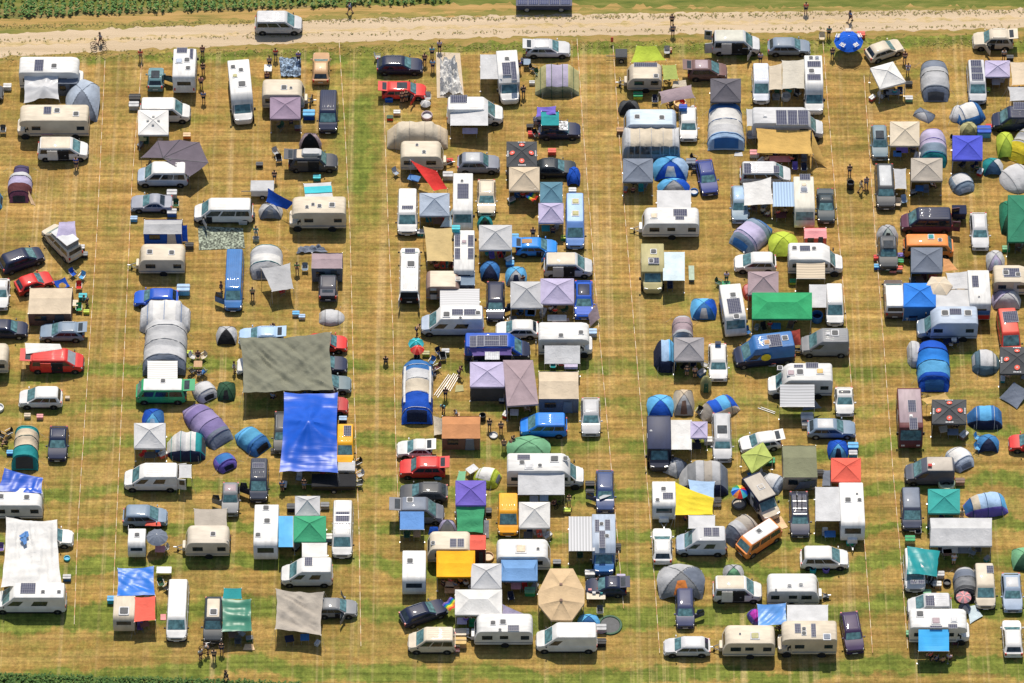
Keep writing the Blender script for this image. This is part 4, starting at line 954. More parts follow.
# marking tapes between the rows of pitches
def tape(label, pts):
    w = [G(x, y, .25) for x, y in pts]; P = w[0]; root = thing('marking_tape', label, 'marking tape', (P.x, P.y, 0), 0, 'red and white marking tapes')
    tp = MB(); pts = []
    for a, b in zip(w, w[1:]):
        n = int((b-a).length/.5); pts += [a.lerp(b, i/n)-P for i in range(n)]
    d = (w[1]-w[0]).normalized(); t = Vector((-d.y, d.x, 0))*.024
    pts = [Vector((p.x, p.y, .25-.12*math.sin(math.pi*((i*.5) % 6)/6))) for i, p in enumerate(pts)]
    tp.add([q for p in pts for q in (p-t, p+t)], [(2*i, 2*i+1, 2*i+3, 2*i+2) for i in range(len(pts)-1)]); tp.m = [1 if (i//2) % 2 else 0 for i in range(len(pts)-1)]
    obj('band', tp, [mat('plastic', (.66, .55, .4)), mat('plastic', (.55, .28, .14))], root, False)
    for a, b in zip(w, w[1:]):
        n = max(1, int((b-a).length/14))
        for i in range(n):
            p = a.lerp(b, i/n)-P; obj('peg', MB().tube([(p.x, p.y, 0), (p.x, p.y, .4)], .02, 5), mat('wood', 'beige'), root)
tape('long marking tape nearest the left edge, beside the grey domed caravan annex', [(105, 60), (97, 230), (86, 400), (78, 520), (74, 628)])
tape('marking tape along the left ends of the row with the teal car', [(142, 58), (132, 180), (127, 290), (122, 400), (116, 530), (113, 600)])
tape('marking tape running down past the big grey and blue tarpaulins on their right', [(339, 40), (345, 130), (350, 230), (354, 390), (359, 530), (361, 650)])
tape('marking tape left of the navy van and red hatchback pair', [(384, 105), (388, 220), (393, 330), (396, 450), (399, 520)])
tape('marking tape right of the silver estate, passing the blue motorhome', [(577, 38), (583, 127), (591, 227), (599, 330), (608, 430), (616, 520), (624, 612)])
tape('marking tape that starts at the small red sign by the track', [(613, 44), (618, 120), (626, 227), (634, 325), (643, 430), (651, 530), (660, 657)])
tape('marking tape starting just left of the blue advertising parasol', [(823, 42), (830, 130), (838, 225), (847, 330), (857, 450), (866, 560), (873, 657)])
tape('marking tape between the red-roofed gazebo row and the maroon motorhome row', [(864, 75), (870, 160), (878, 270), (885, 360), (893, 470), (901, 560), (908, 652)])
# ---------------------------------------------------------------- column 1 (left edge)
motorhome('white alcove motorhome behind the silver tarpaulin, top left corner of the field', (20, 57, 83, 91), 'r', 'white', 'alcove', sol=[(35, 60, 43, 71)], hat=[(54, 66, .3)])
tarp('shiny silver tarpaulin stretched from the side of the top left motorhome', [(24, 103, 1.3), (59, 100, 1.5), (58.5, 73, 2.5), (23.5, 72, 2.5)], 'lgrey', sag=.2, wr=.12, kind='vinyl', bump=[(44, 86, 2.6, 2.2)])
dome('domed blue-grey caravan annex tent at right of the silver tarpaulin', (66, 80, 100.5, 124), ['bluegrey', 'slate'], h=2.1, door='slate', sq=.35)
frame_tent('dark slate awning room between silver tarpaulin and domed annex', (58, 72, 79, 96), 'slate', 'slate', h=1.9, gable=.1)
motorhome('cream alcove motorhome with a pink towel hanging on its side', (17, 105, 89, 139), 'l', 'cream', 'alcove', sol=[(44, 107, 51, 114)], hat=[(57, 110.5, .3), (76, 114, .3)], awn=None)
o = ground_sheet('pink towel hung along the cream alcove motorhome', [(41, 135), (53, 135), (53, 129), (41, 129)], 'pink', 'towel', z=.8, name='towel')
chair(3, 131, 'dgrey', 'at the left edge beside the cream alcove motorhome')
coolbox(7.5, 87, 'white', 'alone on the grass at the top left edge', 'white', 1.3)
car('dark car poking in at the upper left edge', 'hatch', (-40, 82, 3, 101), 'r', 'dgrey')
car('cream roofed camper van with its side door open below the alcove motorhome', 'van', (38, 136.5, 88, 161), 'r', 'white', roof='cream', doors='r')
person(76, 163, 'blue', 'navy', 'person in blue standing by the open cream camper van')
tunnel('maroon and white tent with dark ends, alone at the left edge', (8, 163, 33, 203), [(.07, .06, .13), (.09, .07, .16), 'lgrey', 'lilac', 'maroon', (.1, .03, .06)], 'v', 1.5, door='black', poles=3, prof=[(-.5, .55, .03), (-.42, .6, .45), (-.2, .62, .6), (-.12, .9, .95), (.1, 1, 1), (.25, .95, .8), (.38, .8, .55), (.5, .75, .04)])
tarp('tan flap hanging from the maroon and white tent', [(31, 204, .05), (36, 206, .05), (29, 191, .7), (26, 189, .7)], 'peach', poles=False, sag=0, name='tent_flap')
tunnel('bright blue tent cut by the left edge', (-14, 192, 2.5, 210), ['blue', 'sky'], 'h', 1.3)
car('cream camper van parked askew with white covers over its roof', 'van', (38, 219, 86, 263), 128, 'cream', L=5.0, pop='lgrey')
tarp('white and lilac sheet draped over the askew cream camper van', [(56, 238, 2.3), (77, 239, 2.3), (75, 221, 2.75), (59, 222, 2.75)], 'lilac', poles=False, sag=-.1, wr=.14, name='cover_sheet')
coolbox(81, 248, 'dgrey', 'behind the askew cream camper van', 'lgrey', 1.2)
coolbox(84, 255, 'black', 'on the grass by the askew camper van tail', 'grey', 1.2)
car('dark navy people carrier turned slightly, left of the askew cream van', 'mpv', (0, 242, 43, 275), 25, 'navy', L=4.5)
car('orange-red hatchback parked at an angle below the navy people carrier', 'hatch', (16, 267, 52, 297), 25, 'red', L=3.75)
car('white car half cut off by the left edge', 'estate', (-10, 275, 9.5, 312), 'd', 'white')
frame_tent('beige roofed tent with brown walls right of the half hidden white car', (30, 288, 73, 326), 'beige', 'brown', h=1.9, gable=.12)
tarp('small blue sheet lying between red hatchback and beige tent', [(58, 289, .15), (70, 286, .15), (65, 277, .3), (53, 281, .3)], 'blue', poles=False, name='blue_sheet')
chair(73, 274, 'blue', 'with a high back by the beige tent', 40); chair(82, 277, 'sky', 'right of the high blue camp chair', -30)
chair(79, 287, 'red', 'near the beige tent'); coolbox(83, 297, 'teal', 'among the clutter right of the beige tent', 'aqua', 1.3)
table(74.5, 303, 'cream', 'beside the beige brown-walled tent', 0, .6); chair(79, 309, 'green', 'beside the cream little table'); coolbox(86.5, 312, 'lime', 'right of the green camp chair', 'lime', .9)
person(87, 299, 'aqua', 'navy', 'person in aqua top bending beside the beige tent', 'bend', 120)
car('steel blue estate with raised tailgate below the beige tent', 'estate', (40, 319.5, 84, 343), 'l', 'steel', tail=True)
car('dark navy car at the left edge beside the steel blue estate', 'hatch', (-16, 315, 27.5, 342), 'r', 'navy')
car('red minibus with silver screen cover and open tailgate', 'van', (30, 345, 83.5, 376), 'r', 'red', tail=True, cover=True, doors='r')
ground_sheet('white cloth hung on the red minibus roof', [(26, 354), (62, 349), (60, 344), (25, 343)], 'white', 'cloth', name='cloth', z=2.0)
person(51.5, 368, 'mblue', 'navy', 'person in blue leaning into the red minibus', 'reach')
coolbox(34, 369, 'green', 'on the ground behind the red minibus', 'dgrey')
caravan('beige caravan cut off by the left edge below the navy car', (-40, 342, 9, 377), 'l', 'cream', drawbar=False)
car('silver-white small van with covered screen, heading left', 'mpv', (19, 384, 62, 410), 'l', 'white', cover=False)
coolbox(27.5, 416, 'cream', 'first of two pale tubs below the silver-white small van', 'beige', 1.0); coolbox(40, 417, 'pink', 'pink lidded, second of two tubs below the silver-white van', 'pink', 1.0, adj='tub')
coolbox(67.5, 398, 'beige', 'on the grass right of the silver-white small van', 'beige', .7)
bowl('white inflatable pool at the left edge', -1, 408, .5, 'white', 'lgrey')
tunnel('teal tunnel tent with a pale beige middle roof', (13, 428, 39.5, 471), ['teal', 'beige', 'beige', 'teal', 'teal'], 'v', 1.9, door='dgrey', prof=[(-.5, .85, .1), (-.45, .9, .8), (-.3, .92, .98), (0, .92, .95), (.2, .98, 1), (.4, 1, .96), (.5, 1, .1)])
chair(2, 436, 'black', 'leftmost of a dark pair at the left edge', 60); chair(9, 433, 'black', 'nearest to the teal tunnel tent in a dark pair', -60); coolbox(10, 453, 'blue', 'leaning at the side of the teal tunnel tent', 'sky')
person(6.5, 442, 'black', 'black', 'dark dressed person sitting at the left edge by the teal tent', 'sit', 80)
car('dark navy estate pointing down at right of the teal tent', 'estate', (48, 422.5, 68, 463), 'd', 'navy', win='car')
tarp('bright blue tarpaulin with curled corners over the left edge caravan', [(-4, 491, 2.6), (42, 493.5, 2.55), (43, 478, 2.6), (4.5, 468, 3.0)], 'blue', kind='vinyl', sag=.2, wr=.2, poles=True)
caravan('white caravan under the curled blue tarpaulin at the left edge', (-12, 488, 43, 521), 'l', 'white', drawbar=False)
tarp('huge white sheet with a blue emblem slung between two vehicles', [(1, 587, 2.5), (62, 586, 2.5), (57, 520, 2.5), (6, 517, 2.5)], 'white', sag=.3, wr=.3, kind='fabric', n=56)
_e = LABELS['huge white sheet with a blue emblem slung between two vehicles']
_m2 = MB()
for (a, b, c_, d) in (((19, 536), (22, 539), (28, 532), (26, 531)), ((22, 539), (24, 545), (27, 543), (26, 536)), ((26, 538), (29, 536), (28, 531), (25, 533)), ((20, 540), (22, 542), (24, 539), (22, 537))):
    _m2.slab([w2l(_e, G(x, y, 2.52)) for x, y in (a, b, c_, d)], .02)
obj('emblem', _m2, mat('plastic', 'mblue'), _e, False)
car('white hatchback with its nose out beyond the huge white sheet', 'hatch', (34, 523, 73, 551), 'r', 'white')
car('white high roof van below the huge white sheet', 'highvan', (-6, 583, 66, 613), 'l', 'white', win='mix', sol=[(21, 583.5, 35, 593.5)], hat=[(43, 592, .2), (59, 592, .2)])
bowl('aqua washing bowl by the huge white sheet', 67, 558.5, .32, 'aqua', 'sky', .25, 'bowl', 'bowl'); coolbox(67, 578, 'mblue', 'beside the white high roof van', 'lgrey', 1.2, adj='bucket')
chair(1, 549, 'purple', 'at the left edge beside the huge white sheet')
# ---------------------------------------------------------------- column 2
caravan('tiny white caravan with a blue front by the blue-grey parasol', (129, 527, 145.5, 560), 'd', 'white', H=2.1, stripe='mblue', drawbar=False, hat=[(137, 535, .25)])
parasol('blue-grey parasol beside the tiny white caravan', (146, 526, 168, 546), ['slate'], 2.0)
table(160, 549, 'pink', 'in the shade of the blue-grey parasol', 0, .8); chair(165, 549, 'white', 'beside the blue-grey parasol', -60)
car('silver-blue small van with a pink cloth over its side', 'mpv', (123, 503, 167, 528), 'r', 'steel')
ground_sheet('salmon pink cloth draped on the silver-blue small van', [(145, 526), (161, 526), (159, 517), (148, 517)], 'coral', 'cloth', name='cloth', wr=.15, z=.9)
tarp('bright blue tarpaulin joined to a coral one, by a small cream caravan', [(117, 596, 2.2), (155, 595, 2.2), (154, 566, 2.4), (117.5, 568, 2.4)], (.02, .16, .6), kind='vinyl', sag=.25, wr=.16)
tarp('coral orange sheet stretched between small cream caravan and open grass', [(134, 622, 2.0), (155.5, 620, 2.0), (155.5, 596, 2.2), (134.5, 597, 2.2)], 'coral', sag=.1, wr=.05)
caravan('small cream caravan beside the coral orange sheet', (114.5, 594, 135, 634), 'd', 'cream', H=2.2, drawbar=False, sol=None or [], hat=[(124, 611, .45)])
coolbox(112, 600, 'aqua', 'behind the small cream caravan', 'sky', 1.4); chair(140, 628, 'purple', 'under the coral orange sheet'); chair(138, 623, 'navy', 'behind the purple one beneath the coral sheet')
table(164, 570, 'white', 'with a dark tray beside the blue and coral tarpaulins', 0, 1.2); chair(161, 584, 'dgreen', 'left of a pair near the white minibus', 20); chair(167, 588, 'black', 'right of a pair near the white minibus', -40)
car('white minibus pointing down beside the coral sheet', 'van', (167.5, 577, 187.5, 643), 'd', 'white', win='bus')
ground_sheet('small pale pink doormat left of the white minibus', [(160.5, 620), (166, 620), (166, 614), (160.5, 614)], 'pink', 'mat')
car('teal hatchback with open door at the top of the second row', 'suv', (147.5, 63, 164, 93), 'u', (.13, .25, .28), doors='R', sunroof=True, H=1.6)
motorhome('white motorhome with many roof fittings, four people at its right', (172, 44, 198, 95), 'u', 'white', 'full', sol=[(177, 48, 187, 53), (190, 49, 193, 59)], hat=[(179, 61, .35, 'bluegrey'), (187, 60, .3), (188, 68, .25)])
person(202.5, 51, 'maroon', 'dgrey', 'topmost of four people beside the white motorhome, in maroon'); person(203, 68, 'black', 'dgrey', 'person in black second in the line by the white motorhome'); person(201, 82, 'pink', 'navy', 'person in pink beside the white motorhome wheel'); person(203.5, 97, 'mblue', 'black', 'lowest person of four by the white motorhome, in blue')
person(140.5, 55, 'red', 'tan', 'lone person in red near the first marking tape by the track'); 
car('white van with dark boxes behind it, top of second row', 'van', (140, 95, 190, 125), 'r', 'white', L=5.2, H=2.2)
coolbox(135, 99, 'dgrey', 'stacked behind the white van top of second row', 'black', 1.8); coolbox(134, 106, 'silver', 'below the dark box behind the white van', 'lgrey', 1.6)
gazebo('tall white gazebo with four roof vents', (138, 110, 168.5, 136), 'white', 2.4, .4, topvent=True)
table(143, 138, 'ygreen', 'in the shade of the vented white gazebo', 0, .6)
P0 = G(165, 174, 1); 
_v = car('white camper van carrying a dark fan awning', 'van', (136.5, 159, 189, 189), 'l', 'white', L=5.2, H=2.15, hat=[(170, 160, .2)], doors='R', c2='bluegrey')
_aw = MB(); _ap = [w2l(_v, G(x, y, z)) for x, y, z in ((188, 176, 2.25), (141, 157.5, 2.0), (157.5, 140.5, 2.0), (180, 139.5, 2.0), (199.5, 142, 2.0), (208.5, 162.5, 2.0), (189.5, 176.5, 2.0), (163, 158, 2.35))]
for a, b in ((1, 2), (2, 3), (3, 4), (4, 5), (5, 6)):
    _aw.grid(lambda u, v: (_ap[a]*(1-u)+_ap[b]*u)*v+_ap[7]*(1-v)-Vector((0, 0, .12*4*u*(1-u)*v)), 6, 6)
_a = obj('awning', _aw, mat('fabric', (.13, .11, .14)), _v)
for k in (1, 2, 3, 4, 5, 6): obj('awning_pole', MB().tube([_ap[k], (_ap[k].x, _ap[k].y, 0)], .02), mat('metal', 'grey'), _a)
obj('awning_ribs', MB().tube([_ap[7], _ap[2]], .03).tube([_ap[7], _ap[4]], .03).tube([_ap[7], _ap[5]], .03).tube([_ap[7], _ap[3]], .03), mat('metal', 'dgrey'), _a)
coolbox(187, 136, 'orange', 'flat on the grass above the fan awning', 'peach', 1.2, adj='box')
car('silver saloon with open boot below the fan awning van', 'sedan', (131, 191, 172, 214), 'l', (.3, .32, .38), tail=False)
coolbox(172, 194, 'lgrey', 'behind the silver saloon with open boot', 'lgrey', 1.6); chair(176, 205, 'dgreen', 'right of the silver saloon'); coolbox(172, 213, 'mblue', 'at the tail of the silver saloon', 'lgrey', 1.5, adj='folded crate'); chair(168, 202, 'black', 'half hidden by the saloon tail')
coolbox(134, 219, 'sky', 'alone below the silver saloon', 'lblue', 1.1)
frame_tent('grey roofed trailer tent with a blue wall and blue end', (144.5, 220, 183, 245), 'pgrey', 'blue', h=1.7, gable=.25, door='lgrey')
tarp('bright blue flap at the right end of the grey trailer tent', [(181, 242, .2), (188, 242, .2), (187, 225, 1.6), (181.5, 225, 1.6)], 'blue', poles=False, sag=0, name='tent_flap')
coolbox(189.5, 246, 'dgrey', 'upright at the right of the grey trailer tent', 'black', 1.3)
caravan('plain cream caravan below the grey trailer tent', (138, 244, 186, 276), 'l', 'cream', L=4.7)
car('bright blue hatchback in front of the large grey tunnel tent', 'hatch', (134, 285, 178, 310), 'l', 'blue', tail=False)
coolbox(183.5, 290, 'sky', 'behind the bright blue hatchback', 'lblue', 2.0, adj='bag')
tunnel('large pale grey tent with blue hoops, nearest the bright blue hatchback', (140, 301, 190.5, 337), ['lgrey', 'lgrey', 'white', 'white', 'white', 'lgrey', 'lgrey'], 'h', 2.0, trim='mblue', poles=3, prof=[(-.5, .6, .1), (-.48, .65, .5), (-.33, .8, .85), (-.3, 1, 1), (.3, 1, 1), (.33, .8, .85), (.48, .65, .5), (.5, .6, .1)], door=None)
tunnel('long pale grey drive-away tent ending at the green camper bus', (144, 326, 187, 376), ['lgrey', 'pgrey', 'pgrey', 'lgrey', 'slate'], 'v', 2.3, trim='grey', door='dgrey', prof=[(-.5, .95, .3), (-.48, .97, .95), (0, 1, 1), (.35, 1, 1), (.47, 1, .75), (.5, 1, .1)], poles=3)
car('green and white camper bus with lime tailgate raised', 'bus', (136, 375, 186, 407), 'l', 'green', roof='white', tail=True, H=2.1, awn=[((147.5, 361, 177.5, 379), 'white', 1.95, 'u', 'stripe')], hat=[(163, 381, .25)])
coolbox(190, 353, 'lime', 'at the right of the long drive-away tent', 'lime', .9)
_cx = 'in the circle right of the long drive-away tent'
chair(193, 357, 'white', _cx, 60); chair(203, 357, 'beige', _cx, -50); chair(192, 371, 'black', _cx, 130); chair(203, 372, 'mblue', _cx, 220); table(198, 364, 'tan', _cx, 0, .7)
person(198, 354, 'maroon', 'dgrey', 'person in maroon sitting at the table right of the drive-away tent', 'sit', 180); person(199, 373, 'navy', 'lgrey', 'person in navy sitting at the table right of the drive-away tent', 'sit', 0)
popup('white throw tent left of a dark green dome', (192, 378.5, 216, 401), 'lgrey', 'pgrey', 1.2, -60, 'black')
dome('dark green small dome right of the white throw tent', (217, 381, 236, 402), ['dgreen', 'dgreen'], 1.1, 'black')
dome('blue dome tent tucked behind the plain white gazebo', (142, 408, 164.5, 432), ['blue', 'sky', 'mblue'], 1.3, 'lblue')
gazebo('plain white gazebo between blue dome tent and white van', (134, 423, 165.5, 449.5), 'lgrey', 2.1)
table(150, 455, 'dgrey', 'under the plain white gazebo', 0, .9); chair(158, 454, 'brown', 'under the plain white gazebo', 30)
tunnel('white and navy tunnel tent with teal end', (167, 432, 206, 462), ['white', 'lgrey', 'white', 'teal'], 'h', 1.8, side='navy', trim='teal')
tunnel('long purple tunnel tent lying diagonally', (180, 399, 232, 446), [(.3, .25, .45), (.2, .16, .36), (.29, .24, .44), (.22, .18, .38), 'slate'], ang=-52, L=6.0, W=3.0, h=1.6, door='slate', kind='fabric')
car('white panel van with its rear doors opened wide', 'highvan', (124, 463, 178.5, 491), 'l', 'white', win='mix', rear_doors=True, H=2.3)
tarp('white flap board propped out behind the white panel van', [(179, 478, 2.0), (191.5, 478, 2.0), (191.5, 464.5, 2.0), (179, 464, 2.0)], 'lgrey', sag=0, wr=.01)
dome('small grey tent with a black front left of the big olive tarpaulin', (216, 325.5, 237.5, 346), ['pgrey', 'black', 'lgrey'], 1.3, 'black')
car('pale blue car half under the far edge of the olive tarpaulin', 'estate', (239, 326, 283, 345), 'l', 'lblue', tail=True)
person(272, 326, 'maroon', 'grey', 'person bending at the tail of the pale blue car', 'bend', 200)
tarp('big grey-olive tarpaulin over several cars', [(242.5, 393, 2.5), (334, 390, 2.5), (331, 332, 2.6), (239, 337.5, 2.6)], (.2, .205, .155), sag=.4, wr=.42, n=60)
tarp('big shiny blue tarpaulin pitched to a peak', [(279.5, 472, 2.3), (338, 473, 2.3), (338, 392, 2.4), (284, 392, 2.4)], 'blue', kind='vinyl', sag=.25, wr=.12, n=44, bump=[(308.5, 421, 3.6, 5.5)])
car('white car under the left end of the olive tarpaulin', 'estate', (237, 352, 281, 378), 'l', 'white')
person(234, 367, 'slate', 'grey', 'person standing at the left end of the olive tarpaulin', yaw=-90)
car('bright red hatchback sticking out beneath the olive tarpaulin', 'hatch', (306, 332.5, 347, 353), 'r', 'red'); car('navy car sticking out beneath the olive tarpaulin', 'sedan', (304, 353, 347, 375), 'r', 'navy')
car('grey-teal car sticking out beneath the olive tarpaulin corner', 'estate', (308, 373, 351, 394), 'r', (.16, .22, .25)); car('dull red car with its nose right of the shiny blue tarpaulin', 'hatch', (306, 393, 348, 416), 'r', (.45, .05, .05))
coolbox(343, 419.5, 'navy', 'below the dull red car nose', 'lblue', 1.2)
car('yellow camper van along the right edge of the blue tarpaulin', 'van', (336.5, 422, 354, 468), 'd', 'yellow', sol=[(344, 426, 351, 436)])
car('dark car hidden left of the shiny blue tarpaulin', 'estate', (274, 408, 290, 455), 'd', 'dgrey')
def trailer(label, box, c, h=1.1, name='cargo_trailer', zt=None, lid=None):
    P, yaw, L, W = place(box, 'r', h, None, None); s, sn, cs = loc_scale(P); W = max(1.2, ((box[3]-box[1])/s-h*cs*.95)/sn); r = thing(name, label, 'trailer', (P.x, P.y, 0), 0, 'small trailers')
    obj('tub', MB().loft([rrect(-L/2+.05, L/2-.05, -W/2, W/2, .05, .45), rrect(-L/2, L/2, -W/2, W/2, .05, h-.06)]), mat('paint', c), r)
    obj('lid', MB().loft([rrect(-L/2-.03, L/2+.03, -W/2-.03, W/2+.03, .05, h-.06), rrect(-L/2+.02, L/2-.02, -W/2+.02, W/2-.02, .1, h)]), mat('fabric', lid or c), r)
    wheels(r, (0,), W/2+.02, .28, .16)
    obj('drawbar', MB().tube([(-L/2+.1, 0, .4), (-L/2-1, 0, .42)], .04), mat('metal', 'grey'), r); return r
trailer('long black trailer along the near edge of the blue tarpaulin', (312, 474, 356, 493), 'black', 1.1)
trailer('grey-white trailer below the yellow camper van', (338, 462, 355, 475), 'lgrey', .9)
chair(358, 463, 'black', 'topmost of three right of the long black trailer', -60); chair(360, 475, 'pgrey', 'middle of three right of the long black trailer', -60); chair(359, 484, 'dgrey', 'lowest of three right of the long black trailer', -80)
person(282, 486, 'mblue', 'dgrey', 'person in blue below the blue tarpaulin left corner'); person(304, 484, 'black', 'slate', 'person in black in the shade of the blue tarpaulin'); coolbox(274, 451, 'pgrey', 'left of the blue tarpaulin', 'black', 1.0)
tunnel('teal-blue small tent pitched askew below the purple tunnel tent', (236, 424, 267, 454), ['sky', (.08, .3, .5), 'mblue'], ang=-45, L=3.6, W=2.5, h=1.4, door='black', poles=2)
popup('round blue throw tent above a grey car', (213, 450.5, 236, 471), 'mblue', 'violet', 1.2, -60, 'navy')
car('dark blue-black minibus with its left doors open', 'van', (250, 456, 268, 504), 'd', (.035, .045, .075), doors='R', sol=[(253, 463, 264, 468)])
car('grey car with roof tinted as sunlit and an open left door', 'suv', (222, 478, 239, 518), 'd', 'grey', doors='R', roof='mauve')  # mauve roof colour paints in the sunlight reflecting off it
tarp('beige annex canopy behind the beige caravan', [(193, 541, 2.45), (228, 541, 2.45), (227, 508, 2.1), (194, 508.5, 2.1)], 'taupe', sag=.06, wr=.04)
caravan('beige caravan with annex canopy in front of a grey car', (186, 526, 229, 558), 'l', (.6, .54, .45), L=4.3, hat=[(213, 534, .25)])
bike('dark bicycle leaning at the beige caravan end', 230.5, 541, 90, 'black')
caravan('white caravan pointing down beside a bright blue awning', (254, 503, 279, 562), 'd', 'white', H=2.5, awn=[((278.5, 516, 293, 547), 'sky', 1.9, 'r', 'vinyl', False)], drawbar=False, hat=[(266, 508, .3), (267, 521, .3), (258, 535, .25)])
gazebo('small white gazebo touching a green one', (295, 496, 320, 517), 'lgrey', 2.1); gazebo('emerald green gazebo below the small white one', (293.5, 516, 326, 543), (.05, .33, .17), 2.1)
coolbox(325, 506, 'pgrey', 'right of the small white gazebo', 'grey', 1.3); coolbox(292, 508, 'navy', 'left of the small white gazebo', 'dgrey', 1.5); coolbox(328, 538, 'lblue', 'right of the emerald green gazebo', 'white', 1.5)
car('white van with a roof rack frame at its rear', 'van', (332.5, 498, 352.5, 560), 'd', 'white', rack=True, sol=[(336, 512, 349, 523)])
car('white camper van with yellow window blind below the green gazebo', 'highvan', (281, 556, 332.5, 588), 'l', 'white', win='mix', H=2.4, awn=[((302, 543, 327, 557), 'white', 2.0, 'u')], sol=[(305, 557.5, 312, 565.5)])
car('dark pick-up camper with cream roof panel, beside the green tarpaulin', 'suv', (204, 592, 223, 645), 'd', (.04, .05, .06), H=1.9, roof='cream', hat=[(213.5, 612, .35)])
tarp('crumpled bottle green tarpaulin on poles', [(222, 632, 1.9), (252, 631, 1.9), (251, 599, 2.3), (222, 598, 2.3)], (.05, .2, .14), kind='vinyl', sag=.25, wr=.2)
tarp('small teal canopy behind the crumpled green tarpaulin', [(222, 599, 2.0), (242, 599, 2.0), (241.5, 588, 2.0), (224, 588, 2.0)], 'teal', sag=.05, wr=.03)
chair(238, 642, 'dgrey', 'under the crumpled green tarpaulin'); ground_sheet('orange oval mat by the green tarpaulin', [(243, 650), (255, 650), (253, 644), (245, 644)], 'peach', 'mat')
person(200.5, 654, 'white', 'maroon', 'person in white top, leftmost of a group behind the dark pick-up', 'stand', 40); person(208, 648, 'lgrey', 'black', 'person in pale top bending behind the dark pick-up', 'bend', 90); person(214, 655, 'dgrey', 'black', 'person in dark grey behind the dark pick-up'); person(221.5, 648, 'black', 'navy', 'person in black, rightmost of the group behind the dark pick-up'); bike('bicycle in the group behind the dark pick-up', 207, 645, 20, 'silver')
person(226, 676, 'black', 'black', 'lone person in black near the bottom crop strip', 'walk', 60)
tarp('beige tarpaulin rigged off a grey car tail at the bottom', [(275, 629, 2.0), (321, 635, 1.9), (324, 592, 2.1), (276, 589, 2.1)], 'taupe', sag=.35, wr=.32, n=34)
car('grey hatchback with both front doors open, beside the beige tarpaulin', 'hatch', (316, 594, 357, 621), 'r', 'grey', doors='RL')
# top of column 2
car('white minibus driving along the gravel track', 'van', (255, 10, 302, 35), 'r', 'lgrey')
motorhome('long white motorhome parked alone near the top, turned slightly', (227, 61, 255, 124), -84, 'white', 'low', L=6.9, sol=[], hat=[(233, 67, .25), (241, 70, .25), (242, 84, .4), (235, 76, .25, 'ygreen')])
caravan('cream caravan behind a mauve gazebo near the top', (261, 80, 306, 110), 'r', 'cream', L=4.4, hat=[(284, 87.5, .3), (291, 88, .15)])
gazebo('dusky mauve gazebo in front of the cream caravan', (270, 96.5, 300.5, 120), (.3, .23, .32), 2.2, .5)
coolbox(309, 115, 'blue', 'right of the dusky mauve gazebo', 'sky', 1.9, adj='bag'); bike('bicycle behind the cream caravan', 311, 100, 80, 'grey')
ground_sheet('crumpled blue and white tent cloth lying on the grass', [(281, 77), (301, 77), (301, 60), (279, 58)], 'steel', 'tent cloth', crumple=.5, name='tent_cloth', kind='camo')
person(275.5, 54, 'red', 'dgrey', 'person in red beside the crumpled blue cloth'); person(298.5, 57, 'violet', 'navy', 'person with pale hat right of the crumpled blue cloth', hair=(.7, .65, .5)); person(269.5, 62, 'grey', 'black', 'person in grey left of the crumpled blue cloth'); table(268, 68, 'white', 'left of the crumpled blue cloth', 90, .8); person(267, 77, 'maroon', 'navy', 'person in maroon in front of the small white table')
car('tan brown estate near the top, end of the second row', 'estate', (312, 47.5, 330, 86), 'u', 'tan', roof='peach')
car('navy blue minibus pointing down below the tan estate', 'van', (318.5, 88, 338, 135), 'd', 'navy')
car('black off-roader with roof box and both a sheltered tent behind', 'suv', (286, 143, 340, 177), 'r', (.05, .055, .07), H=2.0, L=5.0, roof='beige', box_roof='pgrey', doors='r', tail=True)
dome('mauve roof cloth tent behind the black off-roader', (299, 133, 322, 152), ['mauve', 'black'], 2.0, 'black')
person(317.5, 166, 'dgrey', 'black', 'person in dark clothes beside the black off-roader'); chair(276, 153, 'pgrey', 'upper of two behind the black off-roader', 30); chair(279, 160, 'black', 'lower of two behind the black off-roader', 10); coolbox(259.5, 165, 'black', 'alone on the grass left of the off-roader', 'dgrey', 1.1, adj='bag'); coolbox(317, 178, 'teal', 'on the grass below the off-roader', 'aqua', 1.2)
car('white camper van with kit stacked at its tail, above the patterned rug', 'van', (194, 195, 253, 226), 'l', 'white', H=2.15, rear_doors=False, doors='L')
coolbox(243, 213, 'tan', 'stacked at the tail of the white camper van', 'peach', 1.6); coolbox(243, 221, 'lgrey', 'lowest of the kit at the white camper van tail', 'white', 1.4); coolbox(250, 217, 'black', 'right of the kit at the camper van tail', 'black', 1.6)
trailer('pale grey trailer box behind the white camper van tail', (251, 180.5, 274, 199), 'lgrey', 1.3)
tarp('royal blue sail stretched between grey tent and cream motorhome', [(266, 201.5, 1.2), (287, 209.5, 1.2), (294, 202.5, 2.4), (268, 188, 2.2)], 'blue', sag=.25, wr=.1)
dome('small grey tent under the royal blue sail', (258.5, 203, 283, 220), ['pgrey', 'slate'], 1.2, 'grey', doorside='f')
person(274.5, 176, 'black', 'dgrey', 'person in black above the royal blue sail'); person(256, 232, 'teal', 'beige', 'person in teal right of the patterned rug'); coolbox(256, 239, 'beige', 'right end of the patterned rug', 'taupe', 1.0)
ground_sheet('grey-green patterned rug on the grass below the camper van', [(199, 250), (245, 248), (243, 228), (198, 226)], (.2, .23, .18), 'rug', 'camo', name='rug')
motorhome('cream alcove motorhome with black vents on its roof', (288, 196, 347, 232), 'l', 'cream', 'alcove', L=5.8, hat=[(307, 207, .18), (313, 204.5, .18), (319.5, 206, .22), (332, 205, .3)])
tarp('pale awning with aqua stripe behind the cream alcove motorhome', [(305, 198, 2.6), (333, 197, 2.6), (331, 182, 2.1), (303.5, 183.5, 2.1)], 'lgrey', sag=.05, wr=.02)
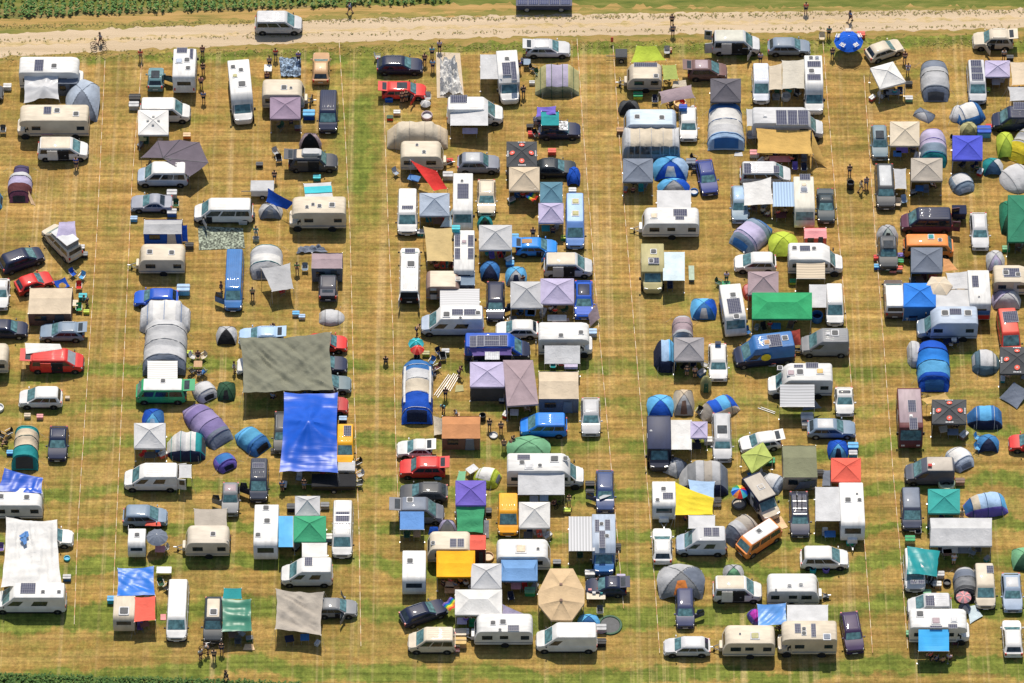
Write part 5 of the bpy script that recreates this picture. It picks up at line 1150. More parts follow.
ground_sheet('aqua stripe cloth on the pale awning', [(304.8, 193.5), (332.3, 192), (331.5, 185.5), (304, 187)], 'aqua', 'cloth', name='cloth', wr=.01, z=.02).location = (0, 0, 0)
_o = LABELS['aqua stripe cloth on the pale awning']; _q = [G(x, y, z) for x, y, z in ((304.8, 193.5, 2.5), (332.3, 192, 2.5), (331.5, 185.5, 2.25), (304, 187, 2.25))]
_o.data = cloth_quad(_q, 8, 6, .05, .01).mesh('cloth', [mat('fabric', 'aqua')])
ground_sheet('folded grey-blue tent lying on the grass', [(296, 254), (328, 252), (320, 246), (300, 247)], 'slate', 'folded tent', crumple=.35, name='folded_tent')
car('royal blue van pointing down with its left door open', 'van', (225, 247, 243, 313), 'd', 'mblue', doors='R', win='bus')
person(221, 287, 'maroon', 'black', 'person at the open door of the royal blue van', yaw=-90)
tunnel('white and teal tent behind a small grey sail', (250, 242, 283, 280), ['teal', 'lgrey', 'white', 'lgrey'], 'v', 1.8, door='slate', poles=2, trim='teal')
tarp('small grey sun sail casting a pointed shadow', [(272, 291.5, 1.9), (293.5, 288.5, 1.9), (290, 263, 2.2), (261, 268, 2.2)], 'pgrey', sag=.2, wr=.05)
car('dark car with grey roof tent and pale raised window', 'suv', (313, 262, 343.5, 303), 'u', (.07, .07, .09), H=1.75, W=1.95, tail=True)
frame_tent('lilac grey awning tent attached over the dark car', (312, 253.5, 343, 282), 'mauve', 'slate', h=2.1, gable=.1)
person(297, 268, 'green', 'tan', 'person in green between grey sail and lilac awning tent'); chair(305, 269, 'steel', 'left of the lilac awning tent'); person(252.5, 293, 'ygreen', 'black', 'person in olive between blue van and grey sail')
popup('silver oval throw tent alone on the grass', (319, 308, 344.5, 325), 'lgrey', 'pgrey', .8, 180, 'taupe')
coolbox(296, 314, 'lgrey', 'left of a pale pair near the silver throw tent', 'sky', 1.1); coolbox(302, 317, 'white', 'right of a pale pair near the silver throw tent', 'lblue', 1.0)
bike('bicycle lying in the middle of the gravel track', 98, 42, 10, 'maroon'); person(100.5, 38, 'slate', 'dgrey', 'cyclist in grey on the gravel track', 'walk', 90); bike('dark bicycle beside the cyclist on the track', 99, 48, 185, 'black')
person(350, 8, 'lblue', 'navy', 'person in pale blue walking on the verge at the top', 'walk', 80)
# ---------------------------------------------------------------- column 3
car('dark navy estate at the top of the third row, above the red hatchback', 'estate', (377, 53.5, 422.5, 76), 'r', 'navy')
chair(378, 57, 'lgrey', 'behind the dark navy estate at the top', 90); person(424.7, 59, 'maroon', 'black', 'person in maroon at the bonnet of the dark navy estate'); person(432, 52, 'aqua', 'navy', 'upper of two people in aqua left of the spread white tent'); person(432.8, 65, 'sky', 'navy', 'lower of two people in blue left of the spread white tent'); person(439.5, 46, 'lilac', 'black', 'person in lilac above the spread white tent')
car('red hatchback with raised tailgate below the dark navy estate', 'hatch', (382, 78.5, 426, 102), 'r', 'red', tail=True, sunroof=True, doors='R')
person(402, 97, 'maroon', 'black', 'left of two people at the red hatchback side'); person(406, 96, 'black', 'dgrey', 'right of two people at the red hatchback side'); coolbox(389, 99, 'blue', 'below the red hatchback tail', 'mblue', 1.3)
parasol('little white sunshade lying near the red hatchback bonnet', (420, 99, 431, 106), ['white', 'pgrey'], .5, 8, drop=.25); bowl('round basket of things near the beige hooped tent', 427, 116, .6, 'mauve', 'lgrey', .4, 'basket', 'basket'); coolbox(397, 113, 'peach', 'upper of two on the grass above the beige hooped tent', 'white', 1.1); coolbox(390, 118, 'red', 'lower of two on the grass above the beige hooped tent', 'dgreen', 1.0); chair(428, 98, 'pgrey', 'above the little white sunshade')
ground_sheet('cream groundsheet with a white tent being unfolded on it', [(437, 98), (464, 96), (460, 53), (436, 52)], (.6, .5, .38), 'groundsheet')
ground_sheet('white crumpled tent cloth on the cream groundsheet', [(440, 96), (463, 95), (455, 59), (440, 62)], 'white', 'tent cloth', crumple=.8, n=30, name='tent_cloth')
for i, (x, y) in enumerate(((441, 61), (458, 66), (455, 75))): pass
motorhome('white camper with big side awning near the top of the third row', (497, 50.5, 519.5, 105), -86, 'white', 'low', H=2.7, W=2.2, L=5.6, awn=[((480.5, 54.5, 502, 79), 'lgrey', 1.9, 'l')], sol=[(503, 63, 510, 75), (512, 62, 515.5, 80)], hat=[(507, 59, .25, 'dgrey')], cabc='white')
person(519, 66, 'violet', 'black', 'person in violet right of the white camper awning'); person(523.5, 91, 'black', 'dgrey', 'person in black beside the white camper cab'); table(527, 62, 'steel', 'right of the white camper near the top', 0, .6)
car('white camper van with pale awning in front, below the spread white tent', 'highvan', (447, 95, 503, 127), 'r', 'white', H=2.5, sol=[(450.5, 95.5, 467, 103)], awn=[((450.5, 103.5, 488, 125.5), 'lgrey', 2.0)])
table(470, 131, 'lilac', 'under the awning of the white camper van', 0, 1.3)
tunnel('beige hooped awning tent behind a white caravan with red sail', (387, 122, 448, 150), ['beige', 'cream', 'cream', 'cream', 'cream', 'beige'], 'h', 2.3, poles=4, prof=[(-.5, .9, .1), (-.48, .9, .3), (-.33, .95, .88), (-.3, 1, 1), (.25, 1, 1), (.28, .95, .88), (.48, .9, .35), (.5, .9, .1)], door=None, trim='taupe')
caravan('white caravan flying a red triangular sail', (400, 141.5, 444, 172), 'r', 'cream', L=4.4, hat=[(417, 145, .15), (424, 152, .2)])
tarp('red pointed sun sail slung from the white caravan', [(434, 191, 1.6), (447.5, 188.5, 1.6), (437, 171, 2.3), (410.5, 160, 2.5)], 'red', sag=.15, wr=.05)
chair(396, 173, 'bluegrey', 'left of the caravan with red sail', 40); table(414, 178, 'mblue', 'below the caravan with red sail', -20, 1); coolbox(448, 176, 'silver', 'at the drawbar of the caravan with red sail', 'lgrey', 1.6); coolbox(450, 161, 'tan', 'behind the grey off-roader bonnet side', 'red', 1.0)
car('grey off-roader with pale roof below the white awning van', 'suv', (457.5, 151, 499.5, 174), 'r', (.2, .22, .27), roof='silver')
car('white camper bus with raised roof left of a steel grey gazebo', 'van', (397, 186.5, 418, 237), 'd', 'white', sol=[(402, 206, 413, 209)], rear_doors=False, tail=False)
gazebo('steel grey gazebo with black piping between two white campers', (419.5, 193, 449.5, 217), 'bluegrey', 2.1)
chair(431, 220, 'tan', 'under the steel grey gazebo', 20); table(438, 221, 'brown', 'under the steel grey gazebo', 0, .8); coolbox(421, 233, 'teal', 'at the left foot of the sand coloured tarpaulin', 'lgrey', 1.2)
motorhome('white camper with a single dark roof panel and blue windscreen', (453, 176, 473, 229), 'd', 'white', 'full', H=2.6, L=6.0, sol=[(457.5, 184, 468.5, 198.5)], hat=[(462, 181, .15)])
tarp('pale blue cloth beside the camper with the single roof panel', [(440, 227, .9), (452, 227, .9), (453, 208, 2.0), (447, 214, 2.0)], 'ice', sag=.05, wr=.04)
car('cream hatchback pointing down right of the single panel camper', 'estate', (477, 176, 496, 217.5), 'd', 'cream')
dome('small teal tent above a square white gazebo', (477, 216, 493, 230), ['teal', 'dgreen'], 1.2, 'black')
tarp('sand coloured tarpaulin next to a camper with four roof panels', [(427, 261, 2.2), (453, 261.5, 2.2), (453, 227.5, 2.3), (423.5, 226.5, 2.3)], (.55, .42, .2), sag=.2, wr=.07)
person(437, 266, 'coral', 'maroon', 'person sitting in the shade of the sand tarpaulin', 'sit', 20); chair(445, 266, 'teal', 'beneath the sand coloured tarpaulin edge', -10); chair(452, 266, 'maroon', 'right of the teal chair by the sand tarpaulin', -30)
motorhome('white motorhome with four dark panels on its roof', (454, 225, 474.5, 288), 'u', 'white', 'full', H=2.8, sol=[(455, 235.5, 460, 246.5), (455, 248.5, 460, 259), (468, 235.5, 473.5, 246.5), (468, 248.5, 473.5, 259)], hat=[(464, 242, .25, 'mauve')])
coolbox(456, 229, 'aqua', 'on the roof end of the four panel motorhome', 'aqua', 1.3, z=2.82, adj='bag')
gazebo('square white gazebo above a dark blue round tent', (479, 225, 512, 251), 'lgrey', 2.2)
chair(492, 257, 'violet', 'left under the square white gazebo', 10); chair(502, 256, 'navy', 'right under the square white gazebo', -20); coolbox(510, 264, 'mblue', 'at the right foot of the square white gazebo', 'sky', 1.3)
car('white camper bus with front doors open, left of a cream brown caravan', 'van', (399, 241, 420.5, 305), 'u', 'white', sol=[(405, 249, 415, 253)], rear_doors=True, hat=[(411, 264, .4)])
caravan('cream caravan with brown side below the sand tarpaulin', (427, 271, 461, 302), 'r', (.3, .2, .17), roofc='cream', H=2.4, L=3.6, drawbar=False, hat=[(458, 279, .25, 'taupe')])
frame_tent('steel blue annex at the right end of the cream brown caravan', (460, 272, 475, 298), 'steel', 'slate', h=2.0, gable=.1)
car('tall white camper van with striped grey awning spread behind', 'highvan', (421, 305, 483.5, 336.5), 'l', 'white', H=2.7, win='mix', c2='bluegrey', awn=[((440, 289, 479.5, 309), 'lgrey', 2.0, 'u', 'stripe')], sol=[(452, 309.5, 463, 315), (464, 309.5, 476, 315)], hat=[(446.5, 314.5, .35), (460.5, 318, .15), (478, 313, .25)])
person(416.5, 329, 'tan', 'navy', 'person crouching at the tall white camper van front', 'bend', -90)
dome('dark blue round bowl tent below the square white gazebo', (480, 261, 500, 282), ['mblue', 'navy'], 1.3, 'navy', sq=.1)
car('black-navy hatchback below the dark blue round tent', 'hatch', (486, 278, 505, 323), 'd', (.03, .035, .07), doors='L')
dome('bright blue small tent with a grey front, beside the round bowl tent', (505, 266, 527, 287), ['sky', 'pgrey', 'sky'], 1.3, 'navy')
person(523, 279, 'maroon', 'peach', 'person sitting at the bright blue small tent', 'sit', 30)
gazebo('grey gazebo adjoining a pale lilac gazebo', (510.5, 281.5, 543, 309), 'pgrey', 2.2, walls='slate', wallsides='l'); gazebo('pale lilac gazebo right of the grey gazebo', (540.5, 278.5, 574, 305), 'lilac', 2.3)
table(557, 318, 'white', 'in front of the pale lilac gazebo', 0, 1.6); person(555, 311, 'red', 'black', 'person in red under the pale lilac gazebo', 'sit', 0); person(551, 309, 'lgrey', 'navy', 'person in grey under the pale lilac gazebo', 'sit', 20); table(530, 313, 'mblue', 'under the grey gazebo', 0, .8); chair(521, 313, 'black', 'under the grey gazebo', 20)
parasol('teal parasol overlapping a coral red one', (408, 335.5, 424, 349), ['teal', 'aqua'], 2.0, 10); parasol('coral red parasol in front of the teal one', (410, 341, 424.5, 355), ['coral', 'red'], 1.9, 10)
_cx = 'right of the coral red parasol'
chair(417, 360, 'black', 'in the shade below the coral red parasol', 0); chair(439, 353, 'navy', _cx, 30); chair(443, 358, 'black', _cx, 10); coolbox(445.5, 352, 'ygreen', _cx, 'lgrey', 1.2); coolbox(426, 354, 'lime', _cx, 'ygreen', 1.1); chair(432, 362, 'mblue', _cx, -30); chair(437, 368, 'maroon', _cx, -60); person(434, 371, 'lgrey', 'navy', 'person in pale top sitting above the blue striped tent', 'sit', 40); coolbox(433, 374, 'white', _cx, 'white', .9)
person(385.7, 360, 'black', 'dgrey', 'lone person in black on the grass left of the parasols', 'sit')
person(459, 372, 'maroon', 'black', 'person holding poles beside the blue striped tent', 'bend', -60); person(445.5, 393, 'black', 'navy', 'person in black right of the blue striped tent'); person(443.5, 407, 'aqua', 'black', 'person in aqua right of the blue striped tent', 'bend', 160)
def polebundle(label, px, py, yaw, n=5, l=3.2):
    P = G(px, py); r = thing('tent_poles', label, 'tent poles', (P.x, P.y, 0), R(yaw), 'tent poles on the grass')
    for i in range(n): obj('tent_pole', MB().tube([(-l/2+rnd.uniform(-.2, .2), (i-n/2)*.22, .04), (l/2, (i-n/2)*.2, .05)], .045, 5), mat('metal', 'white'), r)
polebundle('white tent poles laid out right of the blue striped tent', 442, 386, 62, 3); polebundle('bundle of thin poles above the person holding poles', 451, 382, 65, 4, 2.2); ground_sheet('small pale sheet under the poles', [(455, 392), (464, 391), (463, 385), (456, 385)], 'ygreen', 'sheet')
tunnel('large blue tunnel tent with white stripes and cream middle', (402, 365, 433, 425), ['mblue', 'lgrey', 'cream', 'blue', 'blue'], 'v', 2.1, door='navy', poles=4, trim='white', prof=[(-.5, .96, .5), (-.48, 1, .9), (-.3, 1, 1), (.3, 1, 1), (.44, 1, .72), (.5, 1, .1)])
_t = LABELS['large blue tunnel tent with white stripes and cream middle']
for sx in (-1, 1): obj('stripe', MB().tube([(-2.6, sx*1.25, 1.55), (0, sx*1.28, 1.6), (1.9, sx*1.25, 1.5)], .13, 6), mat('fabric', 'white'), _t)
obj('window', MB().slab([(2.1, -.35, 1.5), (2.1, .35, 1.5), (2.55, .35, 1.0), (2.55, -.35, 1.0)], -.08), mat('fabric', 'lgrey'), _t)
car('bright blue camper van with its roof covered in solar panels', 'highvan', (464.5, 334, 530, 361), 'r', 'blue', H=2.5, c2='navy', sol=[(470, 336.5, 476.5, 347), (477, 336, 484, 346.5), (484.5, 336, 499, 340.5), (484.5, 341, 499, 346), (499.5, 335.5, 507, 346)], doors='r')
tarp('purple cloth awning along the blue solar camper side', [(473, 356, 1.9), (512, 355, 1.9), (513, 347, 2.3), (468, 348, 2.3)], 'purple', sag=.08, wr=.04)
o = ground_sheet('folding solar panel propped on the purple awning', [(485, 359.5), (499.5, 359.5), (499.5, 348.5), (485, 348.5)], 'silver', 'solar panel', kind='solar', wr=0, z=2.05, name='solar_panel')
gazebo('lilac gazebo with dark walls below the blue solar camper', (470, 362, 504.5, 388), 'lilac', 2.3, .5, walls='dgrey', wallsides='fl'); gazebo('tall mauve-brown gazebo beside the lilac one', (503, 359, 538.5, 407.5), 'mauve', 2.4, .5, corners=[(507, 406, 2), (538.5, 404, 2), (533, 360, 2), (503, 360, 2)][0:0] or [(507, 406), (538.5, 404), (533, 360), (503, 360)], walls='lilac', wallsides='l')
car('white hatchback squeezed above the blue solar camper', 'hatch', (496, 319.5, 538, 338), 'l', 'white')
motorhome('white overcab motorhome with folded side awning over a red chair', (538, 321, 593, 359), 'r', 'white', 'alcove', L=5.4, awn=[((544.5, 345.5, 580, 363.5), 'lgrey', 2.0)], hat=[(561, 335.5, .25), (581, 332.5, .25)])
chair(553, 366, 'teal', 'left under the overcab motorhome awning'); chair(561, 364, 'coral', 'middle under the overcab motorhome awning'); table(571, 366, 'lilac', 'under the overcab motorhome awning', 0, 1.1)
bike('bicycle at the tail of the overcab motorhome', 536, 345, 90, 'pgrey')
frame_tent('cream ridge tent with grey window wall, above the bright blue van', (538.5, 372, 578.5, 413), 'beige', 'slate', h=2.2, door='steel')
car('silver hatchback pointing down right of the cream ridge tent', 'estate', (580, 394, 601.5, 438), 'd', 'pgrey')
car('glossy bright blue minibus below the cream ridge tent', 'van', (520, 411, 567, 439), 'l', (.02, .2, .7))
dome('crumpled mint green tent behind a big white motorhome', (506, 436, 551, 462), ['mint', 'mint'], 1.5, None, sq=.3)
motorhome('big white motorhome with cab to the right and a wide awning', (507, 450, 584, 493), 'r', 'white', 'low', H=3.0, awn=[((518, 467.5, 564.5, 494.5), 'lgrey', 2.1)], sol=[(517.5, 455, 530, 459.5)], hat=[(522, 462.5, .25), (529, 466, .4, 'lgrey'), (554.5, 459, .4), (565.5, 458.5, .25), (540, 465.5, .2)])
table(534, 499, 'bluegrey', 'left under the big motorhome awning', 0, .7); table(544, 498, 'lblue', 'right under the big motorhome awning', 0, .7); person(555, 503, 'maroon', 'black', 'person in maroon at the awning edge of the big motorhome', 'sit', 60); bike('first bicycle right of the big motorhome awning', 561, 503, 40, 'black'); person(569, 500, 'black', 'ygreen', 'person in black right of the big motorhome awning'); coolbox(567, 511, 'ygreen', 'at the foot of the person by the motorhome awning', 'lime', 1.1); bowl('round folding chair pad in the shade of the motorhome nose', 576, 484, .55, 'lilac', 'bluegrey', .2, 'cushion', 'cushion')
car('dark blue estate with both left doors open below the motorhome nose', 'estate', (596, 466.5, 614, 514), 'd', (.04, .07, .18), doors='R')
ground_sheet('shiny sun cover on the dark blue estate windscreen', [(600, 499.5), (612, 495), (612.5, 491), (599, 497)], 'silver', 'sun cover', name='sun_cover', wr=.02, z=1.15)
coolbox(590, 485, 'dgreen', 'beside the dark blue estate open doors', 'black', 1.4); coolbox(590, 493, 'dgrey', 'second beside the dark blue estate open doors', 'black', 1.3)
car('white estate with open tailgate at the start of the middle block', 'hatch', (397, 438.5, 432, 458), 'l', 'white', tail=True)
car('red compact off-roader with open tailgate, between white and black cars', 'suv', (399.5, 454, 445, 480), 'l', 'red', tail=True); coolbox(438, 477, 'sky', 'below the red compact off-roader tail', 'aqua', 1.1)
car('glossy charcoal estate below the red off-roader', 'estate', (400, 480, 447.5, 504), 'l', (.06, .065, .075))
car('grey camper van with bright blue side awning below the charcoal estate', 'van', (399, 495, 444, 526), 'r', (.14, .15, .18), H=2.3, tail=True, awn=[((400, 511.5, 424, 529.5), (.12, .28, .62), 2.0)], hat=[(410, 500, .3)], roof='slate')
table(417, 534, 'tan', 'in the shade of the bright blue side awning', 0, .6); chair(407, 536, 'dgreen', 'in the shade of the bright blue side awning')
frame_tent('orange-brown square tent with grey wall below', (442, 416.5, 480.5, 450), (.5, .23, .1), 'brown', h=1.8, gable=.25, door='slate')
tarp('white entrance flap at the left of the orange-brown tent', [(434, 435.5, .3), (445, 434, .6), (446, 419, 1.7), (433, 415.5, .4)], 'cream', poles=False, sag=0, wr=.08, name='tent_flap')
bowl('dark round grill right of the orange-brown tent', 482.5, 417, .35, 'black', 'dgrey', .7, 'grill', 'grill'); person(489.5, 424, 'black', 'dgrey', 'left of two people above the tyre shaped ring'); person(501, 427, 'dgrey', 'maroon', 'right of two people above the tyre shaped ring'); bowl('grey ring like a tyre lying on the grass', 493.5, 435.5, .45, 'grey', 'lgrey', .2, 'ring', 'ring'); person(511.5, 442, 'black', 'maroon', 'person in black at the left of the mint green tent', 'bend', -50); person(504, 444.5, 'brown', 'dgrey', 'small child at the left of the mint green tent'); person(458, 415, 'steel', 'peach', 'person lying low behind the orange-brown tent', 'bend', 90)
popup('white throw tent with lime edge above a purple gazebo', (473, 465, 500.5, 487), 'white', 'lime', 1.3, -20, 'slate')
table(472, 469, 'lgrey', 'left of the white and lime throw tent', 40, .9); tarp('small mint tarp behind the purple gazebo', [(456, 481, 1.8), (465, 481, 1.8), (466, 471, 1.6), (459, 471, 1.6)], 'mint', sag=.03, wr=.03); coolbox(478, 475, 'navy', 'left of the throw tent mouth', 'lime', .9)
gazebo('purple gazebo with a green sheet hung below it', (455.5, 480.5, 486, 506.5), 'violet', 2.2, .6)
tarp('emerald green sheet hanging in front of the purple gazebo', [(457, 531, .9), (483, 533, .9), (485, 506, 2.0), (456, 506, 2.0)], (.06, .36, .17), sag=.1, wr=.12, poles=False)
coolbox(487, 512, 'black', 'right of the emerald green sheet', 'dgrey', 1.4); tarp('white sheet leaning right of the emerald green sheet', [(483, 538, .1), (489, 538, .1), (489, 520, 1.5), (484, 520, 1.5)], 'lgrey', poles=False, sag=0, name='sheet')
caravan('white caravan pointing down left of the orange awning', (403, 549, 425.5, 597), 'd', 'white', H=2.4, stripe='mblue', drawbar=False, hat=[(410, 561, .3)]); coolbox(420, 590, 'green', 'at the front of the white caravan left of the orange awning', 'mint', 1.1)
caravan('cream caravan behind the bright orange awning', (428, 534, 470, 562), 'l', 'cream', L=4.2, drawbar=False, sol=[(450, 539, 456.5, 547), (457.5, 539, 464, 547)], hat=[(433, 543, .2)])
frame_tent('coral red annex right of the cream caravan', (468, 535, 486, 563), 'coral', 'maroon', h=2.1, gable=.1)
dome('pale lilac little tent behind the cream caravan', (438, 519.5, 457, 536), ['lilac', 'lgrey'], 1.7, 'pgrey', sq=.8); tarp('blue folded sheet behind the cream caravan', [(428, 535, .6), (439, 535, .6), (438, 527, 1.2), (430, 527, 1.2)], 'blue', poles=False, sag=-.2, wr=.1, name='sheet')
gazebo('bright orange-yellow flat awning roof beside two white gazebos', (436.5, 550.5, 475, 578), 'yellow', 2.3, .06, ridge=.9, cat='awning')
_cx = 'in the shade of the orange-yellow awning'
for x, y, a, b, n in ((443, 583, 'black', 'maroon', 'far left, in black'), (450, 581, 'coral', 'black', 'in coral'), (455, 585, 'slate', 'tan', 'in slate'), (460, 581, 'orange', 'navy', 'in orange'), (466, 584, 'lgrey', 'black', 'far right, in grey')): person(x, y, a, b, f'person sitting {n}, {_cx}', 'sit', rnd.uniform(-60, 60))
table(452, 590, 'tan', _cx, 0, 1.2)
bowl('pile of laundry right of the coral red annex', 488, 557, .6, 'tan', 'beige', .3, 'basket', 'basket')
car('yellow-orange delivery van with a dark open bonnet', 'van', (498, 491, 518.5, 538), 'd', (.85, .38, .02), H=2.2)
gazebo('white gazebo right of the yellow-orange van', (519, 502, 550, 529), 'white', 2.2); chair(536, 533, 'lgrey', 'under the gazebo right of the yellow van', 20); chair(543, 534, 'white', 'right corner under the gazebo beside the yellow van', -10); table(528, 535, 'dgrey', 'under the gazebo right of the yellow van', 0, .7)
caravan('white caravan between the yellow van and a blue canopy', (496, 538.5, 551, 573), 'r', 'white', L=5.2, drawbar=False, hat=[(521, 549, .5, 'beige'), (538, 549, .15)])
gazebo('dusty blue gazebo with pink table beneath, in front of a white caravan', (501, 559.5, 537.5, 582), (.16, .32, .6), 2.2, .3, ridge=.8, walls='dgrey', wallsides='b'); table(516, 586, 'pink', 'under the dusty blue gazebo', 0, .8); coolbox(530, 592, 'green', 'under the dusty blue gazebo', 'mint', 1.6); chair(511, 598, 'navy', 'under the dusty blue gazebo', 10)
coolbox(557, 563, 'black', 'right of the white caravan end', 'grey', 1.2)
motorhome('pale blue motorhome with dark roof fittings and a white awning', (592.5, 513.5, 615, 577), 'd', 'bluegrey', 'low', cabc='mblue', H=2.7, awn=[((569, 516.5, 595, 551), 'lgrey', 2.0, 'l', 'stripe')], sol=[(595, 520, 599, 532), (599.5, 531, 605, 548), (605, 520, 610, 530)], hat=[(601.5, 524, .2), (607, 536, .2)]); chair(580, 556, 'dgreen', 'under the pale blue motorhome awning'); coolbox(617, 547, 'pgrey', 'right of the pale blue motorhome', 'black', 1.2); bike('bicycle leaning right of the pale blue motorhome', 617, 555, 85, 'maroon')
gazebo('large sand coloured octagonal pavilion', (538, 568, 584.5, 621), 'peach', 2.6, .5) if False else None
_P = G(561, 595, 2.5); _s = loc_scale(_P)[0]; _r = thing('pavilion', 'large sand coloured octagonal pavilion with two pole tips', 'pavilion', (_P.x, _P.y, 0), 0)
_oct = [w2l(_r, G(x, y, 2.2)) for x, y in ((550, 568.5), (573, 568.5), (584.5, 590), (584.5, 603), (572, 620), (551, 620), (538.5, 605), (538, 592))]
_pk = [Vector((0, .9, 3.0)), Vector((0, -1.0, 3.0))]; _m3 = MB()
for k in range(8):
    a, b = _oct[k], _oct[(k+1) % 8]; pa = _pk[0] if a.y > 0 else _pk[1]; pb = _pk[0] if b.y > 0 else _pk[1]
    _m3.grid(lambda u, v: (a*(1-u)+b*u)*(1-v)+(pa*(1-u)+pb*u)*v-Vector((0, 0, .12*4*u*(1-u)*4*v*(1-v))), 6, 8); _m3.add([a, b, b-Vector((0, 0, .25)), a-Vector((0, 0, .25))], [(0, 1, 2, 3)])
obj('canopy', _m3, mat('fabric', (.62, .46, .28)), _r)
for p in _oct: obj('leg', MB().tube([(p.x*.97, p.y*.97, 0), (p.x*.97, p.y*.97, 2.2)], .03), mat('metal', 'grey'), _r)
for p in _pk: obj('pole', MB().tube([(p.x, p.y, 0), p+Vector((0, 0, .12))], .05).vcyl(p.x, p.y, .16, 3.0, 3.05), mat('wood', 'brown'), _r)
car('dark blue car with open boot right of the octagonal pavilion', 'estate', (588, 571, 624, 601), 'l', 'navy', L=3.9, tail=True)
table(596, 596, 'cream', 'laden with food right of the octagonal pavilion', 0, 1.5, 'long table'); table(600, 588, 'peach', 'half behind the long laden table', 0, 1.6)
for i, (x, y, c) in enumerate(((590, 593, 'pink'), (594, 596, 'white'), (598, 592, 'maroon'), (601, 596, 'teal'), (604, 592, 'lemon'))): coolbox(x, y-3, c, 'standing on the long table by the octagonal pavilion', c, .5, z=.74, adj='food tub')
chair(600, 612, 'dgrey', 'under the long laden table', 0); person(598, 581, 'maroon', 'black', 'person behind the long laden table', 'sit', 180); coolbox(621, 578, 'violet', 'at the right tail of the dark blue car', 'lilac', 1.3); coolbox(590, 574, 'lblue', 'left of the dark blue open boot car', 'white', 1.5)
car('white panel van with plain side at the bottom of the third row', 'highvan', (536, 622, 597, 653), 'l', 'white', H=2.5)
dome('sky blue dome behind the plain white panel van', (577, 614, 600, 630), ['sky', 'mblue'], 1.2, None); o = bowl('dark green flat oval shape at right of the plain white van', 610, 625, 1.2, 'dgreen', 'dgrey', .15); coolbox(601, 629, 'lilac', 'behind the plain white panel van', 'pgrey', 1.6); coolbox(601, 643, 'black', 'lying behind the plain white panel van', 'black', 1.5)  # the dark oval is a low flat ring with a dark grey disc inside
gazebo('white gazebo above a larger white one, near the orange awning', (471, 563.5, 501.5, 590), 'lgrey', 2.3); gazebo('wide white gazebo with vented top above the white caravan', (455, 589.5, 502, 616), 'white', 2.4, .5, ridge=.4)
_cx = 'under the wide white vented gazebo'
table(462, 621, 'lilac', _cx, 0, .8); chair(472, 625, 'green', _cx); person(466, 620, 'violet', 'black', 'person in violet under the wide white gazebo', 'sit')
tarp('lilac triangular sail behind the bottom white caravan', [(502, 615, 1.6), (530, 617, 1.6), (529, 616, 1.7), (502, 604, 2.2)], 'lilac', sag=.05, wr=.03)
car('navy estate parked at an angle below the white caravan', 'estate', (400, 595, 447, 629), 23, 'navy', L=4.5)
def flag(label, x0, y0, x1, y1, cols, cat='flag'):
    a, b = G(x0, y0, 1.6), G(x1, y1, 1.6); r = thing('rainbow_flag', label, cat, (a.x, a.y, 0), 0); a, b = w2l(r, a), w2l(r, b)
    mb = MB(); n = len(cols); d = (b-a); t = Vector((-d.y, d.x, 0)).normalized()*1.05
    mb.grid(lambda u, v: a+d*u+t*(v-.5)+Vector((0, 0, .12*math.sin(u*9))), 12, n, lambda u, v: min(n-1, int(v*n)))
    obj('cloth', mb, [mat('fabric', c) for c in cols], r); obj('pole', MB().tube([(b.x, b.y, 0), (b.x, b.y, 2.4)], .025), mat('metal', 'lgrey'), r)
flag('rainbow flag between navy estate and wide white gazebo', 446, 608, 455, 600, ['red', 'orange', 'lemon', 'green', 'blue', 'purple'])
car('cream-white minibus at the bottom with a camp kitchen behind it', 'van', (408, 626, 455.5, 654), 'l', 'cream', H=2.1)
table(460, 632, 'cream', 'camp kitchen behind the cream-white minibus', 0, 1.0, 'laden table'); coolbox(460, 643, 'tan', 'below the camp kitchen table', 'sand', 1.9); coolbox(464, 633, 'lgrey', 'at the right of the camp kitchen', 'white', 1.5); chair(457, 650, 'maroon', 'at the minibus tail by the camp kitchen', 90)
caravan('white caravan at the bottom right of the camp kitchen', (475, 614, 532, 647), 'l', 'white', L=5.6, sol=[(508, 625.5, 519, 631)], hat=[(493, 623, .25), (503, 622, .3), (500, 630, .15)])
# ---- right half of column 3
car('silver estate with raised tailgate beside the track', 'estate', (526, 37, 570, 59), 'r', 'lgrey', tail=True)
coolbox(524.5, 61, 'mblue', 'below the silver estate tail', 'navy', 1.2)
tunnel('olive tunnel tent with a purple-silver roof', (535, 65, 579, 98), ['ygreen', (.36, .33, .45), (.36, .33, .45), 'ygreen'], 'h', 1.7, side=(.13, .14, .09), trim='dgreen', prof=[(-.5, .8, .03), (-.3, 1, .8), (-.25, 1, 1), (0, 1, .94), (.25, 1, 1), (.3, 1, .88), (.5, .85, .03)], door=None)
chair(533, 69, 'black', 'upper of two left of the olive tunnel tent', 60); chair(538, 74, 'dgreen', 'lower of two left of the olive tunnel tent', 40); person(520, 67, 'purple', 'black', 'person in purple between white camper and olive tent') if False else None; coolbox(532, 83, 'white', 'left foot of the olive tunnel tent', 'lgrey', .9)
car('dark navy car with patterned cover beside a teal awning tent', 'estate', (541, 118, 578, 141), 'r', 'navy', L=4.3); ground_sheet('patterned sheet on the dark navy car bonnet', [(559, 130), (568, 130), (568, 121), (559, 121)], 'pgrey', 'sheet', 'camo', z=1.5)
frame_tent('teal awning tent under a violet cover', (541, 112, 559, 139), 'teal', 'dgrey', h=2.1, gable=.1); tarp('violet patterned cover over the teal awning tent', [(536, 117, 1.9), (556, 114, 2.2), (556, 106, 2.1), (537, 107, 1.8)], 'violet', sag=.1, wr=.15)
